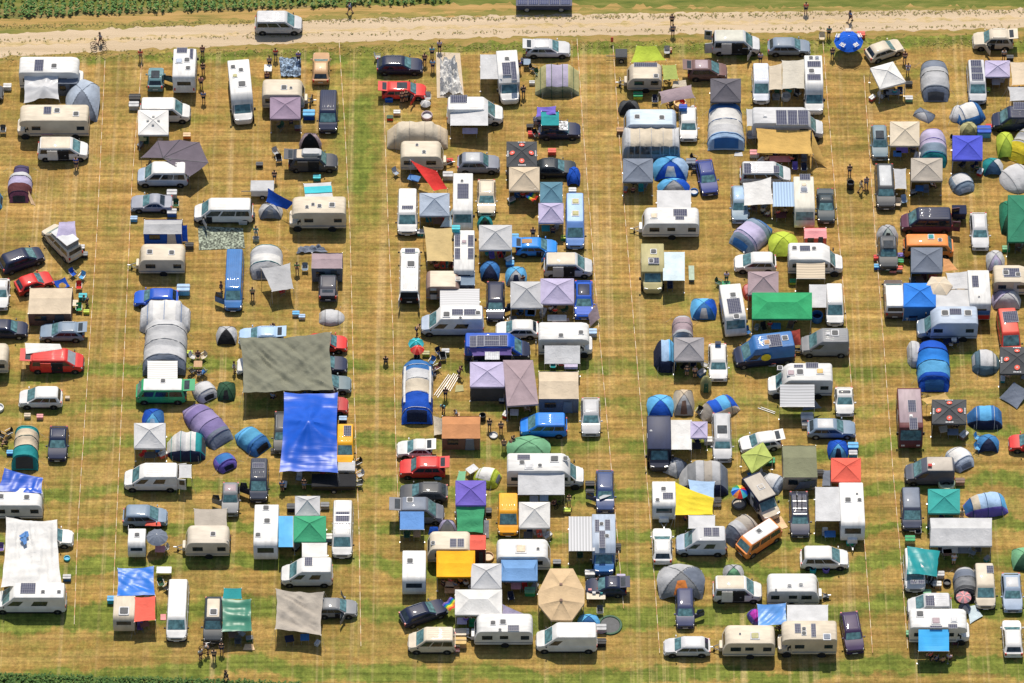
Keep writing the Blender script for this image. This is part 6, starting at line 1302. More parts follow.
coolbox(538, 121, 'lgrey', 'left of the teal awning tent', 'navy', 1.5); coolbox(530, 127, 'black', 'left on the grass beside the teal awning tent', 'black', 1.1); coolbox(531.5, 134, 'coral', 'above the black emblem gazebo', 'red', 1.1); chair(536, 135, 'black', 'above the black emblem gazebo', 30); coolbox(552, 152, 'coral', 'below the teal awning tent', 'coral', 1.3)
gazebo('black gazebo with four red emblems above a beige one', (506.5, 141.5, 537, 168), 'dgrey', 2.1, .5, emblem=True, walls='dgrey', wallsides='l'); gazebo('beige gazebo below the black emblem gazebo', (509, 167, 539.5, 192), 'beige', 2.2, walls='brown', wallsides='l')
flag('rainbow banner hanging under the beige gazebo edge', 529, 199, 535, 194, ['red', 'orange', 'lemon', 'green', 'blue', 'purple'], 'banner'); person(523, 195, 'red', 'navy', 'person in red under the beige gazebo', 'sit'); chair(517, 196, 'mblue', 'left under the beige gazebo')
car('black-green estate right of the black emblem gazebo', 'estate', (537, 155, 574, 180), 'r', (.025, .035, .045), L=4.2)
gazebo('teal gazebo stacked above a pale lilac-blue one', (540, 182, 562.5, 204), (.1, .22, .3), 2.0, .6, walls='navy', wallsides='b'); gazebo('pale lilac-blue gazebo below the teal one', (538.5, 203, 563.5, 224), 'lilac', 2.1)
person(553, 230, 'maroon', 'navy', 'person under the pale lilac-blue gazebo', 'sit'); coolbox(564, 238, 'green', 'at the foot of the pale lilac-blue gazebo', 'lime', 1.0)
dome('royal blue kayak shaped bag tent above the light blue camper', (566.5, 167, 580.5, 187), ['blue', 'blue'], 1.3, None, sq=.2)
car('light blue camper with white cover at its rear', 'highvan', (565.5, 192, 584.5, 251), 'd', (.14, .27, .6), H=2.3, sol=[], hat=[(575.5, 201.5, .35, 'ygreen'), (575.5, 213.5, .35, 'ygreen')], roof='lblue')
coolbox(572.5, 191, 'white', 'on the tail of the light blue camper', 'white', 1.2, z=1.6, adj='bag')
car('vivid blue hatchback with a tan roof patch, below two stacked gazebos', 'hatch', (516, 236, 557, 257), 'r', (.02, .24, .72), tail=True, doors='R'); person(533, 233, 'maroon', 'black', 'person behind the vivid blue hatchback'); coolbox(514, 238, 'sky', 'left of the vivid blue hatchback', 'sky', 1.5)
ground_sheet('tan cloth on the vivid blue hatchback roof', [(522, 243), (532, 243), (532, 239), (522, 239)], 'tan', 'cloth', wr=.02, z=1.5)
car('white camper van with pale cream roof below the vivid blue hatchback', 'van', (544, 252, 592.5, 278), 'r', 'lgrey', H=2.1, roof='cream', doors='r')
car('deep blue car with a mauve sunshade at its nose', 'estate', (574, 277, 593.5, 321), 'd', 'blue', roof='navy', bonnet='blue'); tarp('mauve sunshade leaning at the deep blue car nose', [(590, 327, .3), (600, 318, .5), (597, 303, 1.5), (588, 315, 1.3)], 'mauve', poles=False, sag=0, wr=.03, name='sunshade')
coolbox(592, 333, 'bluegrey', 'right of the overcab motorhome roof', 'lblue', 1.5); tarp('cloth strip in front of the pale lilac gazebo', [(552, 325, .5), (570, 321, .5), (569, 318, .7), (552, 321, .7)], 'mauve', poles=False, sag=0, name='cloth')
# ---------------------------------------------------------------- column 4
_r = thing('wagon', 'dark blue panelled wagon cut by the top edge above the track', 'wagon', (*G(544, 1, .6).xy, 0), 0)
obj('tub', MB().loft([rrect(-2.9, 2.9, -1.1, 2.2, .05, .4), rrect(-2.95, 2.95, -1.15, 2.25, .05, 1.1)]), mat('paint', (.03, .04, .09)), _r)
for k in range(5): obj('panel', MB().box(-2.75+1.12*k, -1.75+1.12*k, -1.0, 2.1, 1.1, 1.16), mat('solar', (.02, .03, .09)), _r, False)
wheels(_r, (-1.8, 1.8), 1.0, .38, .22)
_P = G(612, 41, .5); _r = thing('marker_sign', 'small red marker sign at the track edge', 'sign', (_P.x, _P.y, 0)); obj('board', MB().box(-.14, .14, -.02, .02, .35, 1.05), mat('plastic', 'coral'), _r, False); obj('post', MB().tube([(0, 0.035, 0), (0, .035, 1.1)], .02), mat('wood', 'beige'), _r)
trailer('small black box trailer beside the red marker sign tape', (615.5, 51, 627, 60.5), 'dgrey', .9)
person(672, 20, 'navy', 'black', 'upper of two people on the track above the lime tarpaulin'); person(673, 30, 'slate', 'navy', 'lower of two people on the track above the lime tarpaulin')
tarp('bright lime tarpaulin at the top of the fourth row', [(630.5, 62.5, 1.5), (666, 60, 1.5), (656, 45.5, 2.2), (636.5, 45.5, 2.2)], 'lime', sag=.15, wr=.05); chair(667, 52, 'pgrey', 'right of the bright lime tarpaulin'); coolbox(669, 50, 'coral', 'right of the bright lime tarpaulin', 'tan', 1.0)
caravan('beige folding camper caravan with red front window', (624.5, 61.5, 664, 95), 'l', (.5, .44, .36), H=2.2, L=3.6, roofc='cream', hat=[(656, 76, .25)], sol=[(634, 63, 657, 67)])
tarp('small pale lime canopy right of the beige folding caravan', [(663.5, 80, 1.8), (678.5, 79, 1.8), (676, 64.5, 2.0), (662, 65, 2.0)], (.38, .45, .12), sag=.05, wr=.03)
bike('white bicycle at the beige folding caravan drawbar', 620.5, 83, 95, 'white'); coolbox(638, 96, 'lime', 'in the shade of the beige folding caravan', 'green', 1.5); chair(655, 101, 'navy', 'in the shade of the beige folding caravan'); dome('black small tent in front of the blue-white hooped awning', (618, 100, 640, 116), ['dgrey', 'black'], 1.3, 'black', sq=.8)
car('brown people carrier with open tailgate above a dark gazebo', 'mpv', (688, 56.5, 727, 83), 'r', (.16, .09, .085), roof='mauve', tail=True)
gazebo('slanted mauve canopy with a white sheet behind it', None, (.36, .25, .24), 2.0, .3, corners=[(661, 106), (695, 98), (690, 84), (659, 91)]) if False else tarp('slanted mauve canopy left of the brown people carrier', [(661, 104, 1.9), (695, 98, 1.9), (691, 85, 2.3), (659, 92, 2.3)], 'mauve', sag=-.2, wr=.05)
tarp('white sheet behind the slanted mauve canopy', [(672, 88, 1.2), (687, 86, 1.2), (686, 80, 1.4), (673, 81, 1.4)], 'cream', poles=False, sag=0, name='sheet'); bowl('peach round table in front of the mauve canopy', 680, 104, .65, 'peach', 'sand', .6, 'round_table', 'table')
car('white minibus with open side, parked by the track above the brown carrier', 'van', (712, 29, 760, 56), 'r', 'lgrey', H=2.2, roof=(.55, .55, .48), rear_doors=True, doors='rR'); person(737, 49, 'mauve', 'black', 'person sitting in the open side of the white minibus', 'sit')
gazebo('charcoal gazebo above a white and blue tunnel tent', (710.5, 78.5, 741, 103), (.13, .125, .15), 2.2)
tunnel('white tunnel tent with blue sides below the charcoal gazebo', (707, 106, 744, 151), ['mblue', 'white', 'white', 'lgrey', 'lblue'], 'v', 1.9, trim='mblue', door='mblue', poles=3, prof=[(-.5, .85, .2), (-.45, .88, .85), (0, .95, 1), (.2, 1, 1), (.42, 1, .9), (.5, 1, .1)])
ground_sheet('pale towel on the grass below the blue sided tunnel tent', [(734, 156), (743, 156), (742, 152), (735, 152)], 'lgrey', 'towel'); 
car('white hatchback with blue kit on its roof, right of a hooped awning', 'hatch', (678, 103, 698.5, 143), 'd', 'white', win='car', sol=[]); coolbox(683, 108, 'mblue', 'on the roof of the white hatchback by the hooped awning', 'blue', 1.3, z=1.48, adj='bag')
caravan('caravan with pale blue roof hidden behind a hooped awning', (622, 112, 678, 138), 'l', 'bluegrey', L=5.4, roofc=(.5, .6, .68), drawbar=False)
tunnel('long white hooped awning with a row of blue windows', (622, 129, 680, 161), ['lgrey', 'cream', 'cream', 'cream', 'cream', 'cream', 'lgrey'], 'h', 2.3, side='steel', win=[(.13, .2), (.22, .3), (.32, .47), (.49, .64), (.66, .8), (.82, .95)], trim='pgrey', poles=5, door=None, prof=[(-.5, .9, .1), (-.48, 1, .8), (-.44, 1, 1), (.47, 1, 1), (.49, 1, .9), (.5, 1, .1)], ex=2.8); coolbox(621, 131, 'brown', 'left end of the long hooped awning', 'tan', 1.4)
gazebo('steel grey gazebo below the long hooped awning', (623, 158.5, 653, 183), 'slate', 2.2, .7); person(633, 190, 'maroon', 'black', 'person in maroon under the steel grey gazebo below the hooped awning', 'sit'); chair(641, 190, 'teal', 'under the gazebo below the long hooped awning')
dome('big blue dome tent with a grey centre panel', (652, 156, 688.5, 182), ['sky', 'blue', 'lblue'], 1.7, 'pgrey', sq=.3); dome('second blue tent with grey stripe under the big blue dome', (657, 178, 690, 198), ['sky', 'pgrey', 'blue'], 1.5, None, sq=.3)
car('deep blue estate with gear at its left side', 'estate', (697.5, 154, 716.5, 199), -82, (.03, .05, .22), L=4.4); coolbox(691, 163, 'steel', 'upper of two left of the deep blue estate', 'slate', 1.6); chair(694, 159, 'black', 'left of the deep blue estate', 60); chair(695, 168, 'navy', 'second left of the deep blue estate', 90); bowl('blue and white washing tub below the blue tents', 694, 192, .45, 'mblue', 'lgrey', .3, 'tub', 'tub')
caravan('white caravan with lilac roof panel and a wide white awning behind', (638, 207, 703, 240), 'l', 'white', L=5.8, awn=[((657, 190.5, 691, 208), 'lgrey', 1.9, 'u')], sol=[(673.5, 209.5, 687, 216), (675.5, 216.5, 684, 219.5)], hat=[(654, 216, .35, 'beige')])
motorhome('olive yellow camper truck with its bonnet up', (641, 243, 664, 295), 'd', (.42, .38, .19), 'low', H=2.5, sol=[(648.5, 258, 659, 264)], awn=[((663, 252, 684.5, 280.5), 'ice', 1.9, 'r')]); chair(670, 287, 'navy', 'under the olive camper truck awning')
_P = G(691.5, 273, .4); _r = thing('camp_bench', 'pale green bench standing free right of the olive camper truck', 'bench', (_P.x, _P.y, 0), R(90)); obj('seat', MB().loft([rrect(-.95, .95, -.28, .28, .03, .4), rrect(-.95, .95, -.28, .28, .03, .45)]), mat('wood', (.35, .45, .36)), _r)
for sx in (-.8, .8): obj('leg', MB().box(sx-.04, sx+.04, -.24, .24, 0, .4), mat('metal', 'grey'), _r, False)
dome('small blue tent with grey door alone below the olive camper truck', (690, 297.5, 717, 321), ['sky', 'mblue', 'blue'], 1.3, 'pgrey', sq=.75)
motorhome('white camper turned slightly, with green plants at its rear', (720, 286, 745.5, 336), -84, 'white', 'full', H=2.6, W=2.15, L=5.2, sol=[(729, 299, 739.5, 313)], hat=[(733, 295, .3), (736.5, 316.5, .3)]); person(726.5, 277, 'lilac', 'dgreen', 'person with pale hat behind the turned white camper'); chair(719, 283, 'dgreen', 'behind the turned white camper', 60); coolbox(726, 285, 'dgreen', 'at the rear of the turned white camper', 'green', 1.3)
tunnel('grey domed tent joined to a grey gazebo, fourth row', (672, 314.5, 693, 345), ['pgrey', 'mauve', 'mauve', 'pgrey'], 'v', 1.6, door=None, poles=3)
gazebo('grey gazebo with dark front wall joined to tents', (674, 337.5, 704, 362), (.3, .29, .31), 2.2, walls='navy', wallsides='bl'); tunnel('light blue tent left of the grey gazebo with dark front wall', (653.5, 340, 676, 373), ['navy', 'lblue', 'sky'], 'h', 1.9, side='navy', door=None, poles=2)
person(687, 370, 'black', 'dgrey', 'left of two people under the grey gazebo with dark wall'); person(695, 372, 'mauve', 'black', 'right of two people under the grey gazebo with dark wall')
car('small white car with blue stripe roof right of the dark walled gazebo', 'hatch', (708.5, 340, 727.5, 383), 'd', 'white'); coolbox(718, 344, 'mblue', 'on the roof of the small white car', 'navy', .9, z=1.48, adj='bag'); chair(705, 365, 'lgrey', 'left of the small white car', 60)
_P = G(706, 383, .9); _r = thing('pop_up_toilet_tent', 'olive green pointed toilet tent left of the small white car', 'tent', (_P.x, _P.y, 0)); obj('flysheet', MB().loft([[(q*math.cos(2*math.pi*k/12), q*math.sin(2*math.pi*k/12), z) for k in range(12)] for q, z in ((.55, .02), (.58, .9), (.4, 1.6), (.08, 1.95))]), mat('fabric', 'olive'), _r); obj('door', MB().slab([(-.25, -.57, .1), (.25, -.57, .1), (.2, -.5, 1.4), (-.2, -.5, 1.4)], .04), mat('fabric', 'dgreen'), _r)
dome('bright blue dome above the dark camper with white awning', (646.5, 394.5, 674, 418), ['sky', 'blue'], 1.2, None, sq=.4); dome('beige peaked tent between two blue tents', (672.5, 388.5, 694.5, 417), ['beige', 'pgrey', 'taupe'], 1.7, 'brown', sq=.85); tunnel('bright blue tunnel tent lying askew above a silver car', (697, 390, 740, 425), ['taupe', 'blue', 'sky', 'blue'], ang=28, L=4.0, W=2.3, h=1.5, door=None, side='beige', poles=2); chair(699, 412, 'black', 'at the mouth of the askew blue tunnel tent', -30)
motorhome('near-black camper van with white awning at its right', (645, 415, 673, 473), 'd', (.03, .035, .06), 'low', H=2.4, awn=[((661.5, 420, 691.5, 449.5), 'white', 1.9, 'r', 'fabric')], sol=[], hat=[(651, 431, .1, 'lgrey')], roofc=(.03, .04, .09))
gazebo('small mauve-lilac canopy right of the white awning', (690.5, 421.5, 707.5, 439), 'lilac', 2.0, .3); coolbox(709, 441, 'white', 'between small mauve-lilac canopy and silver car', 'white', 1.5); table(697, 446, 'black', 'under the small mauve-lilac canopy', 0, .7)
car('silver off-roader with open sunroof below the askew blue tent', 'suv', (712.5, 409, 731.5, 464), 'd', 'pgrey', sunroof=True, H=1.7)
tunnel('grey hooped awning with navy front, above the yellow tarpaulin', (679, 461, 728, 498), ['pgrey', 'grey', 'pgrey', 'taupe', 'pgrey', 'slate'], 'h', 2.2, side='navy', poles=3, door=None); dome('blue-grey little tent left of the grey hooped awning', (665.5, 455.5, 685, 476), ['slate', 'pgrey'], 1.1, 'pgrey', yaw=-30, sq=.7)
caravan('white caravan beside the yellow tarpaulin', (652.5, 480, 675, 522), 'd', 'white', H=2.4, L=3.5, drawbar=True, sol=[(663, 493, 673, 499)], hat=[(663.5, 489, .25), (657.5, 500, .2)])
tarp('bright yellow tarpaulin beside the white caravan', [(675, 515, 2.0), (713, 514.5, 2.0), (714, 498, 2.2), (675, 482, 2.4)], 'lemon', sag=.2, wr=.13, n=26); tarp('pale blue sheet tucked behind the yellow tarpaulin', [(690, 495, 2.1), (714, 500, 2.1), (715, 481.5, 2.2), (688, 479.5, 2.2)], 'lblue', sag=.1, wr=.05)
coolbox(716, 502, 'white', 'right of the yellow tarpaulin', 'black', 1.6)
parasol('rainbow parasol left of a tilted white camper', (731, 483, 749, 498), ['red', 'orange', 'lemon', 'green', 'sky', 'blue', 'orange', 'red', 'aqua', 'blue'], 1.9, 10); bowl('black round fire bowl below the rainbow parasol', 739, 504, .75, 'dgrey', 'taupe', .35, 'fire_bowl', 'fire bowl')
car('white estate with roof rails pointing up below the yellow tarpaulin', 'estate', (652.5, 523.5, 672, 566), 'u', 'white')
car('grey-white camper van with roof panels, below the yellow tarpaulin', 'highvan', (676, 526, 726, 556), 'l', 'lgrey', H=2.5, win='mix', awn=[((688.5, 515.5, 715, 528.5), 'lgrey', 2.0, 'u')], sol=[(704, 528, 711.5, 536), (712.5, 528, 719, 536)], c2='bluegrey', tail=False); bike('bicycle on the tail of the grey-white camper van', 726.5, 548, 95, 'black')
dome('large grey dome with orange doorway, in front of a dark blue car', (656.5, 564, 705, 601), ['pgrey', 'grey', 'slate'], 2.0, 'orange', sq=.3); car('dark blue hatchback backing into the large grey dome', 'hatch', (676, 583, 694, 630), 'd', (.05, .06, .13), doors='L')
car('white hatchback hitched near the bottom caravan', 'hatch', (664, 634, 710, 658), 'l', 'lgrey', L=4.4); caravan('cream caravan at the bottom behind the white hatchback', (723, 625, 774, 659), 'l', 'cream', L=5.0, hat=[(755, 636, .4, 'ygreen'), (740, 634, .1)])
car('white camper van with open side below the grey tent', 'van', (713, 575, 762, 603), 'r', 'white', H=2.2, doors='r', rear_doors=False, roof='cream'); dome('grey-green tent behind the white camper van with open side', (722.5, 564, 744, 582), ['pgrey', 'mint', 'lgrey'], 1.2, None)
car('orange and white camper bus parked at a slant', 'bus', (735.5, 520, 782, 557), 219, 'orange', roof='white', L=4.6, hat=[(759, 531, .25)], W=1.85); tunnel('pale grey awning tent at the slanted orange bus side', (725.5, 511, 757, 548), ['slate', 'pgrey', 'taupe', 'taupe'], ang=42, L=3.6, W=2.6, h=2.0, door='navy', poles=2); ground_sheet('orange wooden mat right of the slanted orange bus', [(782, 529), (788, 527), (781, 516), (773, 521)], 'peach', 'mat')
motorhome('tilted white and navy camper beside the rainbow parasol', (745, 475, 778, 521), -62, 'navy', 'low', H=2.5, L=4.6, W=2.0, cabc='cream', roofc='taupe', hat=[(761, 487, .3, 'taupe')]); popup('white round throw tent right of the tilted camper', (759, 471, 784, 493), 'lgrey', 'bluegrey', 1.2, -30, 'slate')
car('dark estate with two bicycles on its roof', 'estate', (788, 488, 811, 539), 'd', (.06, .065, .1), rack=True); bike('upper bicycle on the dark estate roof', 797, 497, 92, 'silver', z=1.55); bike('right bicycle on the dark estate roof', 802, 499, 88, 'navy', z=1.55)
frame_tent('camouflage roofed tent with beige side', (782, 446, 816, 490), (.2, .21, .13), 'beige', h=2.0, gable=.3); LABELS['camouflage roofed tent with beige side'].children[0].data.materials[0] = mat('camo', (.2, .21, .13)); coolbox(819.5, 473, 'white', 'right of the camouflage tent', 'black', 1.2); tarp('slate sheet below the camouflage tent', [(793, 490, .4), (817, 487, .4), (816, 480, 1.6), (800, 482, 1.6)], 'slate', poles=False, sag=.1, wr=.1, name='sheet')
dome('electric blue tent behind the coral red gazebo', (827, 439.5, 848.5, 460), ['blue', 'sky', 'blue'], 1.2, 'navy', sq=.7); coolbox(853, 447, 'blue', 'right of the electric blue tent', 'sky', 1.6); coolbox(853, 454, 'sky', 'in front of the other right of the electric blue tent', 'lgrey', 1.3)
gazebo('coral red gazebo above a white caravan', (831, 458, 861, 483), 'coral', 2.3, .6, walls=(.3, .16, .1), wallsides='l'); caravan('white caravan with pale awning below the coral red gazebo', (838, 481, 865, 543), 'd', 'white', H=2.6, awn=[((815.5, 487, 840.5, 521), 'lgrey', 1.95, 'l')], hat=[(848, 500, .3), (859.5, 500, .2), (857, 494, .1)]); table(830, 534, 'mblue', 'under the pale awning of the coral gazebo caravan', 0, .9); chair(825, 534, 'lgrey', 'under the pale awning of the coral gazebo caravan'); coolbox(850, 543, 'green', 'at the drawbar of the caravan below the coral gazebo', 'aqua', 1.1); tarp('grey-green groundsheet panel left of the coral red gazebo', [(822, 486, .2), (832, 486, .2), (831, 470, .5), (823, 470, .5)], 'slate', poles=False, sag=0, name='sheet')
car('white hatchback with open boot and lime canopy at its side', 'hatch', (740, 430, 780, 453), 190, 'white', L=4.0, tail=True); gazebo('lime green canopy turned like a diamond', (741, 442, 773, 474), (.42, .5, .13), 1.8, .4, corners=[(752, 473), (773, 458), (763, 442), (741, 455)]); coolbox(770, 462, 'dgreen', 'under the lime diamond canopy', 'green', 1.5)
polebundle('dark folded parasol lying on the grass above the lime canopy', 768, 410, -25, 2, 1.6)
car('blue-grey estate with pale roof right of the camouflage tent', 'estate', (808, 415, 855, 441), 'r', 'steel', roof='lgrey', L=4.7); coolbox(807, 418, 'lgrey', 'behind the blue-grey estate with pale roof', 'white', 1.9, adj='board'); coolbox(806, 425, 'white', 'low behind the blue-grey estate', 'grey', 1.3)
car('white hatchback with black roof pointing down', 'hatch', (835, 383.5, 854, 418), 'd', 'white', roof='dgrey')
motorhome('white motorhome with striped awning, in the middle of the fourth row', (768, 362, 832, 400), 'l', 'white', 'low', awn=[((780, 384.5, 814.5, 406.5), 'lgrey', 2.0, 'd', 'stripe')], sol=[(806, 363, 818, 368), (794, 365, 803, 367.5)], hat=[(780, 368, .25), (791, 373, .35, 'mauve'), (800, 372, .35, 'dgrey'), (820, 371.5, .35, 'sand')]); tarp('slate triangular cloth right of the striped awning', [(802, 411, .8), (822, 408, .6), (815, 400, 1.9), (804, 404, 1.2)], 'slate', poles=False, sag=0, name='cloth')
car('blue box van with a yellow disc on its side', 'highvan', (733, 331, 795, 369), 188, 'mblue', L=6.0, H=2.8, W=2.2, c2='navy', sol=[(769, 335.5, 780, 346)], hat=[(767, 342.5, .3, 'tan'), (785, 338, .3)])
_v = LABELS['blue box van with a yellow disc on its side']; _q = w2l(_v, G(765.5, 355, 1.55)); obj('emblem', MB().cyl((_q.x, 1.55), .5, 1.1, 1.13, 20), mat('plastic', 'lemon'), _v)
tarp('orange cloth draped behind the blue box van', [(793, 346, 1.0), (801, 345, 1.0), (800, 329, 2.2), (791, 331, 2.4)], 'coral', poles=False, sag=0, wr=.1, name='cloth'); coolbox(766, 361, 'coral', 'below the yellow disc of the blue box van', 'white', 1.3); coolbox(772, 363, 'lgrey', 'right below the yellow disc van side', 'coral', 1.2); chair(798, 350, 'black', 'between blue box van and grey van', 90); chair(748, 332, 'mblue', 'in front of the blue box van', 30)
car('grey van facing the blue box van tail', 'highvan', (801, 327, 849, 358), 'l', 'grey', H=2.4, hat=[(835, 333, .35, 'dgrey'), (828, 334, .2, 'pgrey')])
gazebo('big rectangular green gazebo with raised centre', (752, 292.5, 812, 320), 'green', 2.4, .55, ridge=.5, walls='dgreen', wallsides=''); gazebo('grey gazebo touching the big green one', (748, 271.5, 778.5, 296), 'mauve', 2.3); popup('salmon pink bag tent left of the grey gazebo by the green one', (743, 283, 755, 300), 'pink', 'coral', 1.0, 100, 'pink')
table(776, 326, 'mblue', 'under the big rectangular green gazebo', 0, .8); chair(764, 328, 'black', 'under the big rectangular green gazebo', 20); chair(790, 327, 'brown', 'under the big rectangular green gazebo', -20)
car('white van with pale side awning right of the big green gazebo', 'van', (825.5, 281.5, 843.5, 328), 'd', 'white', H=2.1, win='panel', awn=[((809.5, 284.5, 826.5, 307.5), 'lgrey', 1.85, 'l')]); bowl('dark blue bin under the pale side awning', 817, 317, .6, 'mblue', 'navy', .8, 'bin', 'bin'); coolbox(793, 282, 'lime', 'left below the white camper with striped sheet awning', 'green', 1.1)
motorhome('white camper with cream awning above the green gazebo', (788, 242.5, 843, 277), 'r', 'white', 'low', H=2.7, awn=[((796.5, 256.5, 825, 278.5), 'beige', 1.95, 'd', 'stripe')], sol=[(800, 246, 810, 251)], hat=[(794.5, 248, .25), (814, 248.5, .22)])
dome('acid lime dome tent left of a salmon tent', (768, 231.5, 798, 260), ['lime', (.4, .5, .05), 'lime'], 1.5, None, sq=.3); frame_tent('salmon pink tent behind the white camper with cream awning', (803.5, 228, 826, 248), 'pink', 'coral', h=1.5, gable=.2)
tunnel('blue and lilac dome tent with wide porch', (730, 214.5, 775, 252), ['mblue', 'steel', 'lilac', 'lilac', 'steel'], ang=48, flip=True, L=4.4, W=3.2, h=1.8, door='mblue', poles=2); car('white people carrier below the blue and lilac dome tent', 'mpv', (734.5, 249, 776, 275), 'l', 'white', H=1.65)
tarp('golden yellow tarpaulin in front of the motorhome with violet panels', [(757, 153, 2.0), (813, 154, 2.0), (811, 130, 2.4), (756, 128, 2.4)], (.62, .4, .12), sag=.2, wr=.08, n=26); tarp('pointed tail of the golden yellow tarpaulin', [(817, 163, .4), (827.5, 167, .15), (812, 131, 2.35), (811, 153, 1.9)], (.62, .4, .12), sag=.05, wr=.03, poles=False, name='sail')
_cx = 'beneath the golden yellow tarpaulin'
person(767, 159, 'peach', 'maroon', 'person lying leftmost beneath the golden yellow tarpaulin', 'sit', 40); table(780, 159, 'pink', _cx, 0, 1.8); person(791, 159, 'coral', 'navy', 'person right of the pink table beneath the golden tarpaulin', 'sit', -30); chair(799, 157, 'brown', _cx); chair(804, 160, 'slate', _cx); coolbox(754.5, 154, 'white', 'at the left end of the golden tarpaulin', 'pink', 1.5); chair(750, 137, 'pgrey', 'left of the golden yellow tarpaulin'); chair(795, 168, 'violet', 'below the golden yellow tarpaulin'); chair(804, 169, 'navy', 'below the golden yellow tarpaulin')
motorhome('white motorhome with three violet roof panels above the golden tarpaulin', (752, 107, 823.5, 142), 'r', 'lgrey', 'low', sol=[(776.5, 110.5, 786.5, 125), (788, 110.5, 797, 125), (798.5, 110.5, 808, 125)], hat=[(765, 116, .2, 'lgrey')])
tarp('pale grey canopy strip left of the violet panel motorhome', [(747, 126, 2.2), (753, 126, 2.2), (753, 109, 2.3), (746.5, 109, 2.3)], 'lgrey', sag=.02, wr=.02)
car('white van with ladder roof, leftmost of the top camp circle', 'van', (752, 61.5, 770, 106), 'd', (.6, .64, .72), H=2.1); tarp('off-white canopy with violet pattern next to the white ladder van', [(769, 90, 2.0), (782, 89.5, 2.0), (782, 63, 2.2), (769, 66, 2.2)], 'cream', sag=.05, wr=.04); person(760.5, 58, 'lilac', 'navy', 'person at the tail of the white ladder van')
tarp('pale khaki awning in the top camp circle', [(782, 89, 2.0), (804.5, 88.5, 2.0), (805, 59, 2.4), (782, 60.5, 2.3)], (.55, .52, .45), sag=.08, wr=.03); motorhome('white motorhome with blue windscreen at right of the khaki awning', (804.5, 55, 822.5, 116), 'd', 'white', 'low', sol=[(807.5, 61.5, 820.5, 67), (807.5, 74.5, 820.5, 80)], hat=[(811, 58, .22, 'dgrey'), (817, 58, .22, 'slate'), (811.5, 71, .3, 'dgrey')]); bowl('round silver table in the top camp circle', 786, 97, .5, 'pgrey', 'silver', .5, 'round_table', 'table'); chair(778, 95, 'dgreen', 'left in the top camp circle shade', 20); chair(796, 95, 'black', 'right in the top camp circle shade', -20); coolbox(776, 97, 'slate', 'in the top camp circle shade', 'grey', 1.2)
car('grey-blue saloon beside the track above the khaki awning', 'hatch', (768, 34, 810, 58.5), 'r', (.2, .25, .32), L=4.4)
parasol('big blue advertising parasol with white lettering by the track', (834, 26.5, 863.5, 51.5), [(.01, .11, .62)], 2.0, 10, emblem=True, drop=.75); person(829, 32, 'teal', 'black', 'person left above the big blue parasol'); person(832.5, 53, 'navy', 'dgrey', 'person left below the big blue parasol'); person(850.5, 16, 'mblue', 'navy', 'person walking on the track above the big blue parasol', 'walk', 100); person(806, 8, 'coral', 'navy', 'person in coral on the verge at the top right'); coolbox(861, 35, 'coral', 'beside the big blue advertising parasol', 'coral', 1.3); chair(822, 38, 'beige', 'left of the big blue advertising parasol')
car('cream compact car parked slanting right of the big parasol', 'hatch', (865, 36, 904, 63), 25, 'cream', L=3.95)
car('white flatbed camper with roof panels above white and blue awnings', 'van', (738, 163, 793, 184), 'r', 'lgrey', L=5.2, H=2.0, sol=[(744, 163.5, 751, 174), (774, 166, 779, 173)]); tarp('white sail next to the pale blue awning, fourth row', [(744, 205.5, 1.9), (773.5, 204, 1.9), (771, 177, 2.4), (743, 183, 2.2)], 'white', sag=.15, wr=.07); motorhome('white camper with dark roof boxes right of the pale blue awning', (793.5, 176, 814, 230), 'd', (.62, .6, .52), 'full', H=2.6, sol=[(800, 174.5, 810, 180)], hat=[(804, 190, .35, 'slate'), (804, 185, .25, 'beige')], awn=[((773, 182, 796, 206.5), (.36, .5, .7), 1.9, 'l', 'stripe')])
person(763, 211, 'peach', 'black', 'left person under the white sail next to the pale blue awning', 'sit'); person(768, 214, 'beige', 'maroon', 'right person under the white sail next to the pale blue awning', 'sit', 30); person(778, 213, 'coral', 'maroon', 'left person under the pale blue awning', 'sit', 20); person(785, 211, 'tan', 'navy', 'right person under the pale blue awning', 'sit', -20); table(781, 215, 'maroon', 'under the pale blue awning', 0, .9); chair(754, 209, 'brown', 'under the white sail next to the pale blue awning')
car('pale steel off-roader left of the white sail', 'suv', (731, 181.5, 748, 225), 'd', (.25, .34, .42), roof='lblue'); coolbox(742, 216, 'sky', 'right of the pale steel off-roader', 'sky', 1.6, adj='bag'); 
car('black-teal saloon right of the pale blue awning camper', 'sedan', (816, 185, 835.5, 225), 'd', (.035, .055, .07), W=1.8)
person(849.7, 170, 'black', 'dgrey', 'person in black pushing a pram on the fourth aisle'); bowl('pram like tub with white hood in the aisle', 850.5, 185, .4, 'black', 'white', .9, 'pram', 'pram'); person(861, 186, 'beige', 'ygreen', 'left of two people walking in the fourth aisle', 'walk', -90); person(866.5, 182, 'mauve', 'slate', 'right of two people walking in the fourth aisle', 'walk', 180)
car('white people carrier below the white caravan with pale awning', 'mpv', (800.5, 543, 848.5, 571.5), 'r', 'white', H=1.8, W=1.95); bowl('teal bucket by the lower white people carrier', 813, 570.5, .32, 'teal', 'aqua', .5, 'bucket', 'bucket'); bowl('dark blue bucket by the lower white people carrier', 826, 569.5, .34, 'violet', 'navy', .5, 'bucket', 'bucket')
caravan('white caravan with drawbar right, above a blue sail', (768, 574.5, 818, 606), 'r', 'white', L=5.0, hat=[(789.5, 586, .2, 'grey'), (801, 585, .2, 'grey'), (776, 590, .1)]); coolbox(826, 597, 'dgrey', 'at the drawbar of the white caravan above a blue sail', 'grey', .9)
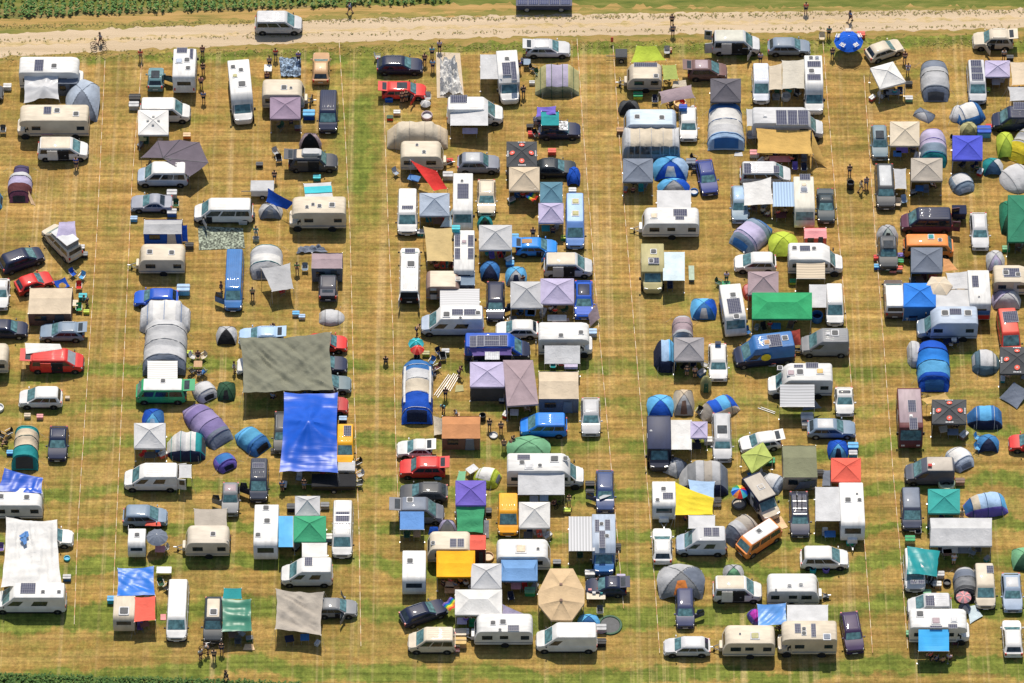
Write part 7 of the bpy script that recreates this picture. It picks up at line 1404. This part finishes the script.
tarp('bright blue sail between two bottom campers', [(758, 626, 2.0), (787, 624, 2.2), (786, 603, 2.5), (757, 604, 2.3)], (.1, .28, .65), sag=.2, wr=.13, kind='vinyl'); popup('magenta throw tent half under the bright blue sail', (749, 608, 762, 625), 'magenta', 'violet', 1.0, 120, 'magenta')
motorhome('cream alcove motorhome at the bottom with white awning behind', (778, 621, 836, 657), 'l', 'cream', 'alcove', L=5.6, awn=[((787, 605, 828, 623), 'lgrey', 2.1, 'u')], sol=[(795, 624, 800.5, 633), (811.5, 624, 815.5, 637)], hat=[(804, 629, .2), (804, 633.5, .22, 'dgrey'), (827, 637, .35, 'slate')])
car('dark violet estate alone at the bottom of the fourth row', 'suv', (840.5, 607.5, 863.5, 656), -84, (.05, .03, .09), L=4.5, H=1.65)
# ---------------------------------------------------------------- column 5
gazebo('white gazebo set slanting at the top of the fifth row', (870, 62, 906, 90), 'white', 2.2, .7, corners=[(880, 89), (906, 82), (893, 61.5), (870, 68)]); table(893, 92, 'slate', 'under the slanting white gazebo', 0, 1.2); chair(886, 96, 'black', 'left under the slanting white gazebo'); chair(900, 93, 'navy', 'right under the slanting white gazebo'); person(905, 57, 'maroon', 'dgrey', 'upper of two people right of the slanting white gazebo'); person(908, 69, 'lilac', 'pgrey', 'lower of two people right of the slanting white gazebo'); coolbox(909, 99, 'mint', 'below the slanting white gazebo', 'lgrey', 1.2); coolbox(909, 84, 'dgrey', 'right of the slanting white gazebo', 'black', 1.1)
tunnel('grey-green tunnel tent with open porch', (920, 57, 949, 102), [(.12, .14, .14), 'slate', 'pgrey', 'pgrey', 'slate'], 'v', 1.8, door='dgrey', poles=3)
car('white off-roader with tailgate and doors open, top right', 'suv', (973, 27, 1013, 51), 'l', 'cream', tail=True, doors='L', H=1.8); person(1004, 55, 'lgrey', 'black', 'person below the white off-roader top right'); coolbox(1010, 58, 'black', 'below the white off-roader top right', 'dgrey', 1.1)
car('silver minibus with three roof solar panels, top right', 'van', (967.5, 58, 986, 106), 'd', 'lgrey', sol=[(971, 60.5, 981, 66.5), (971.5, 67.5, 982, 73), (972, 74, 983, 80)], W=1.9)
gazebo('grey-lilac canopy tent with lime edges', (985, 60.5, 1010, 78), 'lilac', 1.9, .4, walls='dgrey', wallsides='bl'); table(996, 82, 'pgrey', 'under the grey-lilac canopy tent', 0, .7); coolbox(987, 90, 'green', 'left foot of the grey-lilac canopy tent', 'lime', 1.0)
tarp('beige tarpaulin at the right edge, top', [(1012, 85, 2.1), (1040, 84, 2.1), (1038, 61, 2.3), (1010, 62, 2.3)], 'beige', sag=.15, wr=.05); tarp('white canopy cut by the right edge below the beige tarpaulin', [(1010, 101, 2.2), (1042, 100, 2.2), (1040, 86, 2.4), (1008, 87, 2.4)], 'lgrey', sag=.05, wr=.03)
dome('flat grey mattress tent lying on the grass', (912, 104.5, 936.5, 124), ['slate', 'pgrey', 'slate'], .6, None, yaw=-35, W=2.2, L=1.5, sq=.9)
popup('white and blue throw tent above an olive dome', (954, 101, 984, 125), 'white', 'mblue', 1.4, 20, 'slate'); popup('white oval end of a beach tent by the throw tent', (953, 104, 964, 122), 'lgrey', 'lgrey', .9, 160, 'slate'); dome('olive ribbed dome below the white and blue throw tent', (959.5, 122, 977.5, 138), ['ygreen', 'olive'], 1.2, None, sq=.1); coolbox(984, 132, 'sky', 'right of the olive ribbed dome', 'blue', 2.2, adj='crate'); coolbox(989, 127, 'maroon', 'right above the olive ribbed dome', 'red', 1.1)
car('navy camper van at the right edge with teal windscreen', 'van', (991, 103, 1042, 134), 'l', 'navy', H=2.2, sol=[(1014, 102.5, 1024, 110)], L=5.0)
car('silver-teal off-roader above a black one with open boot', 'suv', (871, 121, 888, 162), 'd', (.17, .24, .28), sunroof=True)
gazebo('beige gazebo in the upper fifth row', (890, 121.5, 919.5, 147), 'cream', 2.2, .6); table(902, 150, 'violet', 'under the beige upper fifth row gazebo', 0, 1.0); chair(913, 151, 'dgrey', 'under the beige upper fifth row gazebo')
tunnel('lilac and teal tunnel tent right of the beige gazebo', (919, 126.5, 946.5, 168), ['lilac', 'lilac', 'lilac', 'steel', 'teal'], 'v', 1.9, trim='violet', door='mblue', poles=3)
car('black off-roader with silver roof and open boot, fifth row', 'suv', (874.5, 159.5, 896, 211), 'd', 'dgrey', roof='silver', sunroof=True, rear_doors=False); tarp('pale cloth shade at the black off-roader side', [(895, 189, 1.7), (906.5, 189, 1.7), (906, 168.5, 1.9), (893.5, 168.5, 1.9)], 'lgrey', sag=.03, wr=.03); chair(904, 201, 'lblue', 'below the pale cloth shade', 10); chair(898, 204, 'beige', 'beside the blue one below the pale cloth shade', -10)
gazebo('taupe gazebo with open dark front', (911, 158, 942.5, 182), 'taupe', 2.3, .7, walls='slate', wallsides='lb'); chair(926, 191, 'slate', 'under the taupe gazebo')
gazebo('cobalt blue gazebo above a small white tent', (952.5, 135.5, 982.5, 161), (.08, .1, .6), 2.2, .7); chair(954, 140, 'black', 'left of the cobalt blue gazebo', 60); person(977, 168, 'dgreen', 'black', 'person in the shade of the cobalt blue gazebo', 'sit'); popup('small white tent with blue rim below the cobalt gazebo', (949, 170, 973.5, 193), 'lgrey', 'steel', 1.2, -70, 'bluegrey')
dome('dark teal dome right of the cobalt blue gazebo', (982, 157.5, 1003, 177), ['teal', (.03, .08, .16), 'lgrey'], 1.2, None, sq=.3); dome('lime green tent at right of the navy camper', (996, 131.5, 1014.5, 160), ['lime', (.3, .42, .05)], 1.5, None, sq=.4); tunnel('grey tent with yellow side at the right edge', (1008, 121, 1042, 168), ['lemon', 'pgrey', 'pgrey'], ang=60, L=4.4, W=2.8, h=1.8, door='grey'); popup('white crumpled throw tent at the right edge', (1000, 163, 1034, 192), 'lgrey', 'lgrey', 1.2, 30, 'lilac')
gazebo('large bottle green tent canopy at the right edge', (1008, 195, 1046, 243), (.03, .2, .12), 2.4, .6, walls=(.02, .2, .12), wallsides='l'); dome('bottle green side dome at the left of the green canopy', (999, 200, 1019, 236), [(.03, .22, .13), 'dgreen'], 1.7, None); coolbox(1006, 249, 'green', 'left of the large bottle green canopy', 'mint', 1.2); chair(1018, 249, 'brown', 'under the large bottle green canopy')
car('navy and maroon van with rear doors open', 'van', (901, 206, 952, 234), 'l', 'navy', H=2.2, rear_doors=True, c2=(.1, .03, .06), hat=[(921, 211, .1)]); trailer('dark box with white marks behind the navy and maroon van', (952, 208, 966, 219), 'navy', 1.3)
car('silver-white hatchback with its nose down below the green dome', 'estate', (970.5, 209, 988.5, 252), 'd', 'lgrey')
car('orange camper bus above a dark slate gazebo', 'bus', (901, 232, 956, 260), 'r', 'orange', L=5.0, H=2.0, roof='orange', hat=[(940, 240, .2, 'dgrey'), (931, 237, .3, 'teal')]); gazebo('dark slate gazebo with green side wall below the orange bus', (911, 247.5, 942.5, 273.5), 'slate', 2.2, .7, walls='dgreen', wallsides='lb'); tarp('orange sheet between slate gazebo and beige hexagonal parasol', [(943, 272, 1.6), (958, 270, 1.4), (949, 259, 1.9), (943, 258, 2.0)], (.7, .35, .15), poles=False, sag=.05, name='sheet'); chair(924, 278, 'maroon', 'under the dark slate gazebo')
car('dark car under a pale roof tent with colourful kit around', 'suv', (877, 231, 899, 272), 'd', 'dgrey', sunroof=True, L=4.0); dome('pale grey-green tent hood over the dark kit car', (876, 224.5, 898, 250), ['pgrey', (.4, .46, .43)], 2.0, 'black', sq=.3)
for x, y, c, l in ((877, 258, 'coral', 'red'), (877.5, 267, 'blue', 'sky'), (883, 258, 'maroon', 'black'), (900, 262, 'lime', 'green'), (901, 256, 'lilac', 'violet'), (899, 269, 'white', 'coral'), (888, 268, 'mint', 'navy'), (893, 270, 'pink', 'black')): coolbox(x, y, c, 'in the colourful kit around the dark hooded car', l, 1.1)
person(905, 252, 'black', 'navy', 'person in black beside the orange camper bus rear')
car('white van with brown lower body pointing up', 'van', (884, 273, 904, 320), 'u', 'white', c2=(.12, .09, .08))
gazebo('bright blue gazebo with blue walls left of the hexagonal parasol', (903.5, 283, 936, 308), (.03, .2, .68), 2.2, .6, wallsides='lbf', walls='mblue'); parasol('beige hexagonal parasol in the fifth row', (925, 273, 953, 296), ['cream', 'beige'], 2.4, 6); tarp('white awning sheet right of the hexagonal parasol', [(949, 289, 2.1), (972, 289, 2.1), (969, 271, 2.4), (946, 273, 2.2)], 'lgrey', sag=.05, wr=.03)
motorhome('white motorhome with red and blue stripes on its end', (967.5, 265, 989, 322), 'u', 'white', 'full', sol=[(972.5, 276, 978, 287)], hat=[(979, 297, .1)], stripe='red'); _v = LABELS['white motorhome with red and blue stripes on its end']
for z0, z1, c in ((.6, 1.2, 'red'), (1.3, 1.9, 'mblue')): obj('stripe', MB().box(-(_v['_bx'][3]-_v['_bx'][1])*0-3.0, 0, 0, .001, z0, z1) if False else MB().slab([w2l(_v, G(968.5, 0, 0))*0+Vector((min(v.co.x for v in _v.children[0].data.vertices)-.016, -1.0, z0)), Vector((min(v.co.x for v in _v.children[0].data.vertices)-.016, -1.0, z1)), Vector((min(v.co.x for v in _v.children[0].data.vertices)-.016, 1.0, z1)), Vector((min(v.co.x for v in _v.children[0].data.vertices)-.016, 1.0, z0))], .03), mat('paint', c), _v, False)
motorhome('blue-grey motorhome with white awning behind, fifth row', (917, 307, 977, 341), 'l', 'bluegrey', 'low', cabc='steel', awn=[((936, 289.5, 973, 309), 'lgrey', 2.0, 'u')], sol=[(950, 309, 961, 314.5)], hat=[(945, 313, .35), (968, 313, .35, 'dgrey')])
dome('pale grey-lilac little tent left of a camper at the right edge', (985.5, 250, 1004.5, 273), ['lgrey', 'lilac', 'lgrey'], 1.4, 'bluegrey', sq=.35); motorhome('white camper with dark panel at the right edge', (994, 267, 1040, 296), 'r', 'cream', 'low', L=4.8, H=2.5, sol=[(1004, 268.5, 1019, 277)]); dome('white and lilac peaked tent above the red truck', (991, 289.5, 1021, 310), ['lilac', 'lgrey', 'lgrey'], 1.5, None, sq=.7)
car('red van with solar panel at the right edge', 'van', (997, 305, 1021, 360), -86, (.6, .06, .04), sol=[(1004, 312, 1017, 322)], L=5.2, W=2.0, H=2.2, roof='coral'); gazebo('black gazebo with red emblems at the right edge below the red van', (1000, 347, 1034, 375), 'dgrey', 2.1, .5, emblem=True)
popup('grey-white throw tent left of the right edge emblem gazebo', (972, 347.5, 1000, 374), 'lgrey', (.1, .17, .22), 1.5, 180, 'pgrey'); tarp('slate grey diamond sheet pitched low at the right edge', [(1017, 409, .1), (1030, 392, .6), (1014, 382, 1.3), (999, 398, .1)], 'slate', poles=False, sag=-.1)
tunnel('large bright blue tunnel tent in the fifth row', (916, 336.5, 949.5, 392), ['blue', 'blue', (.02, .2, .66), 'sky', 'blue'], 'v', 2.1, door='mblue', poles=4, trim='navy'); popup('white side pod of the large bright blue tunnel tent', (907.5, 339, 923, 366), 'lgrey', 'lgrey', 1.4, 180, 'pgrey'); table(951, 341, 'navy', 'with silver things right of the large blue tunnel tent', 10, 1.3); coolbox(954, 340, 'silver', 'on the table right of the large blue tunnel tent', 'white', .8, z=.74); coolbox(951, 344, 'lgrey', 'in the middle of the table right of the large blue tunnel tent', 'black', .6, z=.74); gazebo('navy flat canopy right of the large blue tunnel tent', (943, 336, 962, 351), 'navy', 1.9, .1, walls='dgrey', wallsides='l') if False else None
motorhome('long maroon motorhome with a pale roof and two dark panels', (897, 387.5, 922, 450), 'd', 'maroon', 'full', roofc='mauve', sol=[(908.5, 400.5, 915.5, 412), (910, 418, 917, 429.5)], hat=[(911, 416, .15, 'white')]); bike('bicycle between maroon motorhome and emblem gazebo', 924, 397, 0, 'black')
gazebo('black gazebo with red emblems right of the maroon motorhome', (932, 399.5, 966.5, 425), 'dgrey', 2.1, .5, emblem=True, walls=(.12, .1, .08), wallsides='l'); table(953, 432, 'slate', 'under the emblem gazebo by the maroon motorhome', 0, .9); tarp('ochre sheet behind the emblem gazebo by the maroon motorhome', [(927, 404, 1.6), (952, 401, 1.8), (945, 393, 2.0), (920, 399, 1.6)], 'sand', sag=.05, wr=.05)
tunnel('blue tent with white base trim right of the emblem gazebo', (967, 405.5, 1002, 430), ['mblue', 'sky', 'mblue'], 'h', 1.6, door=None, trim='lgrey', poles=2, side='navy'); dome('small blue dome with blue chairs, fifth row', (976.5, 434.5, 999, 454), [(.05, .2, .45), 'navy'], 1.2, None, sq=.2); chair(978, 438, 'sky', 'upper of two at the small blue dome', 60); chair(978, 448, 'sky', 'lower of two at the small blue dome', 60)
car('red car cut by the right edge', 'hatch', (1009, 431, 1050, 453), 'l', 'red')
popup('white beach tent with blue windows', (946, 444, 972.5, 470), 'white', 'bluegrey', 1.3, -60, 'slate'); coolbox(957, 464, 'dgrey', 'left of the white beach tent mouth', 'slate', 1.5)
car('dark grey panel van with pale roof and a red mark on top', 'highvan', (905.5, 457, 954, 485), 'l', (.09, .1, .13), roof='taupe', H=2.3, L=4.8); coolbox(930, 465.5, 'coral', 'on the roof of the dark grey panel van', 'red', .6, z=2.35); bowl('oval pale green table behind the dark grey panel van', 946.5, 484.5, .85, (.5, .6, .4), (.55, .62, .42), .7, 'round_table', 'table'); coolbox(960, 482, 'tan', 'right of the oval pale green table', 'brown', 1.4)
car('dark slate car with grey roof and cluttered nose', 'van', (901.5, 485, 921, 533), 'd', (.05, .06, .1), roof='slate', H=1.9); coolbox(910, 540, 'ygreen', 'in front of the dark slate car', 'green', 1.5); chair(918, 532, 'black', 'in front of the dark slate car')
gazebo('teal green gazebo above the white marquee', (928, 489, 960, 514.5), (.04, .32, .3), 2.3, .6); tunnel('blue tent with white and grey roof bands, askew', (963, 487, 1008, 521), ['mblue', 'cream', 'lblue', 'lblue', 'lblue', 'sky'], ang=10, L=4.2, W=2.5, h=1.7, side='violet', poles=3, door=None); person(962, 516, 'beige', 'tan', 'person between teal green gazebo and askew blue tent', 'bend')
gazebo('long white marquee with a ridge roof', (930, 518, 992, 547), 'lgrey', 2.4, .55, ridge=.98); _cx = 'under the long white marquee'; table(950, 550, 'lgrey', _cx, 0, 1.3); table(964, 550, 'slate', _cx, 0, 1.0); chair(941, 551, 'navy', _cx); chair(978, 550, 'dgrey', _cx); person(954, 559, 'lgrey', 'bluegrey', 'person standing at the front of the long white marquee')
car('white van half covered by a teal tarpaulin', 'van', (904, 546, 925, 594), 'd', 'white', H=2.2, hat=[(914.5, 581, .1)], sol=[(911, 580.5, 917, 584), (918, 580.5, 924, 584)]); tarp('teal tarpaulin thrown over a white van', [(907, 574, 2.35), (937, 577, 1.8), (940, 551, 1.9), (907, 546, 2.4)], 'teal', sag=-.15, wr=.15, kind='vinyl', polepts=(1, 2)); chair(931, 583, 'black', 'under the teal tarpaulin'); coolbox(937, 585, 'tan', 'right below the teal tarpaulin', 'white', 1.3); coolbox(927, 593, 'green', 'below the teal tarpaulin', 'mint', 1.2); bowl('black round tub right of the teal tarpaulin', 947, 583, .4, 'black', 'dgrey', .4, 'tub', 'tub'); coolbox(940, 575, 'white', 'at the right foot of the teal tarpaulin', 'lgrey', 1.3)
tunnel('dark grey tunnel tent left of a striped white van', (953, 565.5, 977, 603), ['pgrey', 'slate', 'grey', 'dgrey'], 'v', 1.8, door='black', poles=3); car('white minibus with striped cream and navy roof', 'van', (975, 561, 994.5, 611), 'd', 'cream', sol=[(987, 566, 993, 573)], roof='cream'); parasol('pale pink round sunshade at the dark grey tunnel tent', (956, 590, 971.5, 603), ['mauve', 'pink'], 1.6, 12, drop=.15); tarp('pale mint mat leaning beside the bottom right motorhome', [(970, 624, .1), (983, 616, .15), (975, 605, .5), (967, 606, .5)], 'ice', poles=False, sag=0, name='mat'); dome('grey small dome above the bottom right motorhome', (958, 603, 971, 615), ['slate', 'pgrey'], .9, None)
car('light blue estate with white roof, bottom right', 'estate', (1002, 569.5, 1022, 614), 'd', (.3, .38, .5), roof='lgrey'); car('white hatchback pointing up at the bottom right corner', 'hatch', (1003, 615.5, 1022, 659), 'u', 'white'); dome('green tent with grey roof at the right edge, low', (1011, 547, 1036, 572), ['mint', 'dgreen'], 1.2, None)  # estate's roof panel is pale grey over a light blue body
car('white van tucked behind the bottom right motorhome', 'van', (907.5, 594, 951.5, 617), 'l', 'lgrey', H=1.95, sol=[(926, 596, 934, 606)]); motorhome('white alcove motorhome with brilliant blue awning, bottom right', (911, 608, 968, 646), 'r', 'white', 'alcove', L=5.8, awn=[((918.5, 629.5, 949, 651), (.06, .4, .8), 2.0, 'd', 'vinyl')], sol=[(948.5, 624.5, 957, 628.5), (930, 626, 942, 628)], hat=[(920, 614, .35), (936, 621, .4, 'mauve'), (954, 620, .3, 'lgrey')])
for x, y, a, b, n in ((931, 655, 'coral', 'black', 'in coral, leftmost'), (937, 658, 'slate', 'navy', 'in slate, second'), (943, 660, 'tan', 'black', 'in tan, third'), (949, 657, 'lilac', 'maroon', 'in lilac, rightmost')): person(x, y, a, b, f'person {n} under the brilliant blue awning', 'sit', rnd.uniform(-60, 60))
chair(955, 643, 'maroon', 'right of the brilliant blue awning'); coolbox(910, 634, 'green', 'left of the bottom right alcove motorhome', 'mint', 1.2)
dome('grey peaked tent at the right edge below the emblem gazebo', (1010, 376, 1034, 402), ['dgrey', 'slate'], 1.4, 'black') if False else None
# ---------------------------------------------------------------- camp furniture standing in the shade of canopies and sails
STOP = set('a an the of in on at by with and or from to its for is near below above behind beside left right under over between next off one two that').union(['set'])
def ctx(label):
    w = label.split(',')[0].split()[:8]
    while w[-1] in STOP: w.pop()
    return ' '.join(w)
CN = dict(red='red', lgrey='pale grey', mblue='blue', dgreen='dark green', beige='beige', black='black', white='white', brown='brown', steel='steel blue', maroon='maroon', pgrey='grey', teal='teal', navy='navy', coral='coral')
_used = set()
for lab, (x, y), wpx, h in SHADE:
    c = ctx(lab)
    if wpx < 14 or c in _used or 'wagon' in lab: continue
    _used.add(c); r2 = random.Random(lab); cols = r2.sample(list(CN), 3); n = 1 if wpx < 22 else 2
    for k in range(n):
        px = x + wpx*((k+.5)/n-.5)*.75 + r2.uniform(-2, 2); py = y + 6.2*h - 7 + r2.uniform(-3.5, 2)
        if r2.random() < .3: person(px, py-3, cols[k], r2.choice(('black', 'navy', 'tan', 'dgrey')), f'person in {CN[cols[k]]} sitting under the {c}', 'sit', r2.uniform(-80, 80))
        elif r2.random() < .7: chair(px, py, cols[k], 'under the '+c, r2.uniform(-70, 70), cname=CN[cols[k]], adj='chair')
        else: table(px, py, cols[k], 'under the '+c, r2.uniform(-15, 15), .7, cname=CN[cols[k]], adj='table')
    if wpx > 26: coolbox(x + wpx*r2.choice((-.42, .42)), y+6.2*h-2+r2.uniform(-6, 1), cols[2], 'by the '+c, r2.choice(('lgrey', 'white', 'grey')), r2.uniform(.9, 1.4), r2.uniform(0, 90), cname=CN[cols[2]])
# ---------------------------------------------------------------- camera, light
cam = bpy.data.objects.new('Camera', bpy.data.cameras.new('Camera')); col.objects.link(cam); cam.location = CAM; cam.rotation_euler = (math.pi/2-PITCH, 0, 0)
cam.data.sensor_width = 36; cam.data.lens = 36*F/1024; cam.data.clip_end = 4000; cam.data.clip_start = 1; scene.camera = cam
EL = R(60)
sun = bpy.data.objects.new('Sun', bpy.data.lights.new('Sun', 'SUN')); col.objects.link(sun); sun.location = (0, 60, 120)
sun.data.energy = 5.0; sun.data.angle = R(.5); sun.data.color = (1, .91, .78); sun.rotation_euler = (-(math.pi/2-EL), 0, 0)
w = bpy.data.worlds.new('World'); scene.world = w; w.use_nodes = True; nt = w.node_tree; bg = nt.nodes['Background']
sky = nt.nodes.new('ShaderNodeTexSky'); sky.sky_type = 'NISHITA'; sky.sun_disc = False; sky.sun_elevation = EL; sky.sun_rotation = 0; sky.air_density = 1.2; sky.dust_density = 1.5
nt.links.new(sky.outputs[0], bg.inputs[0]); bg.inputs[1].default_value = .105
scene.view_settings.view_transform = 'Standard'; scene.view_settings.look = 'None'; scene.view_settings.exposure = .02; scene.view_settings.gamma = 1
scene.cycles.max_bounces = 5; scene.cycles.diffuse_bounces = 3; scene.cycles.use_denoising = True
for o in scene.objects:
    for k in ('_yaw', '_px', '_bx'):
        if k in o: del o[k]
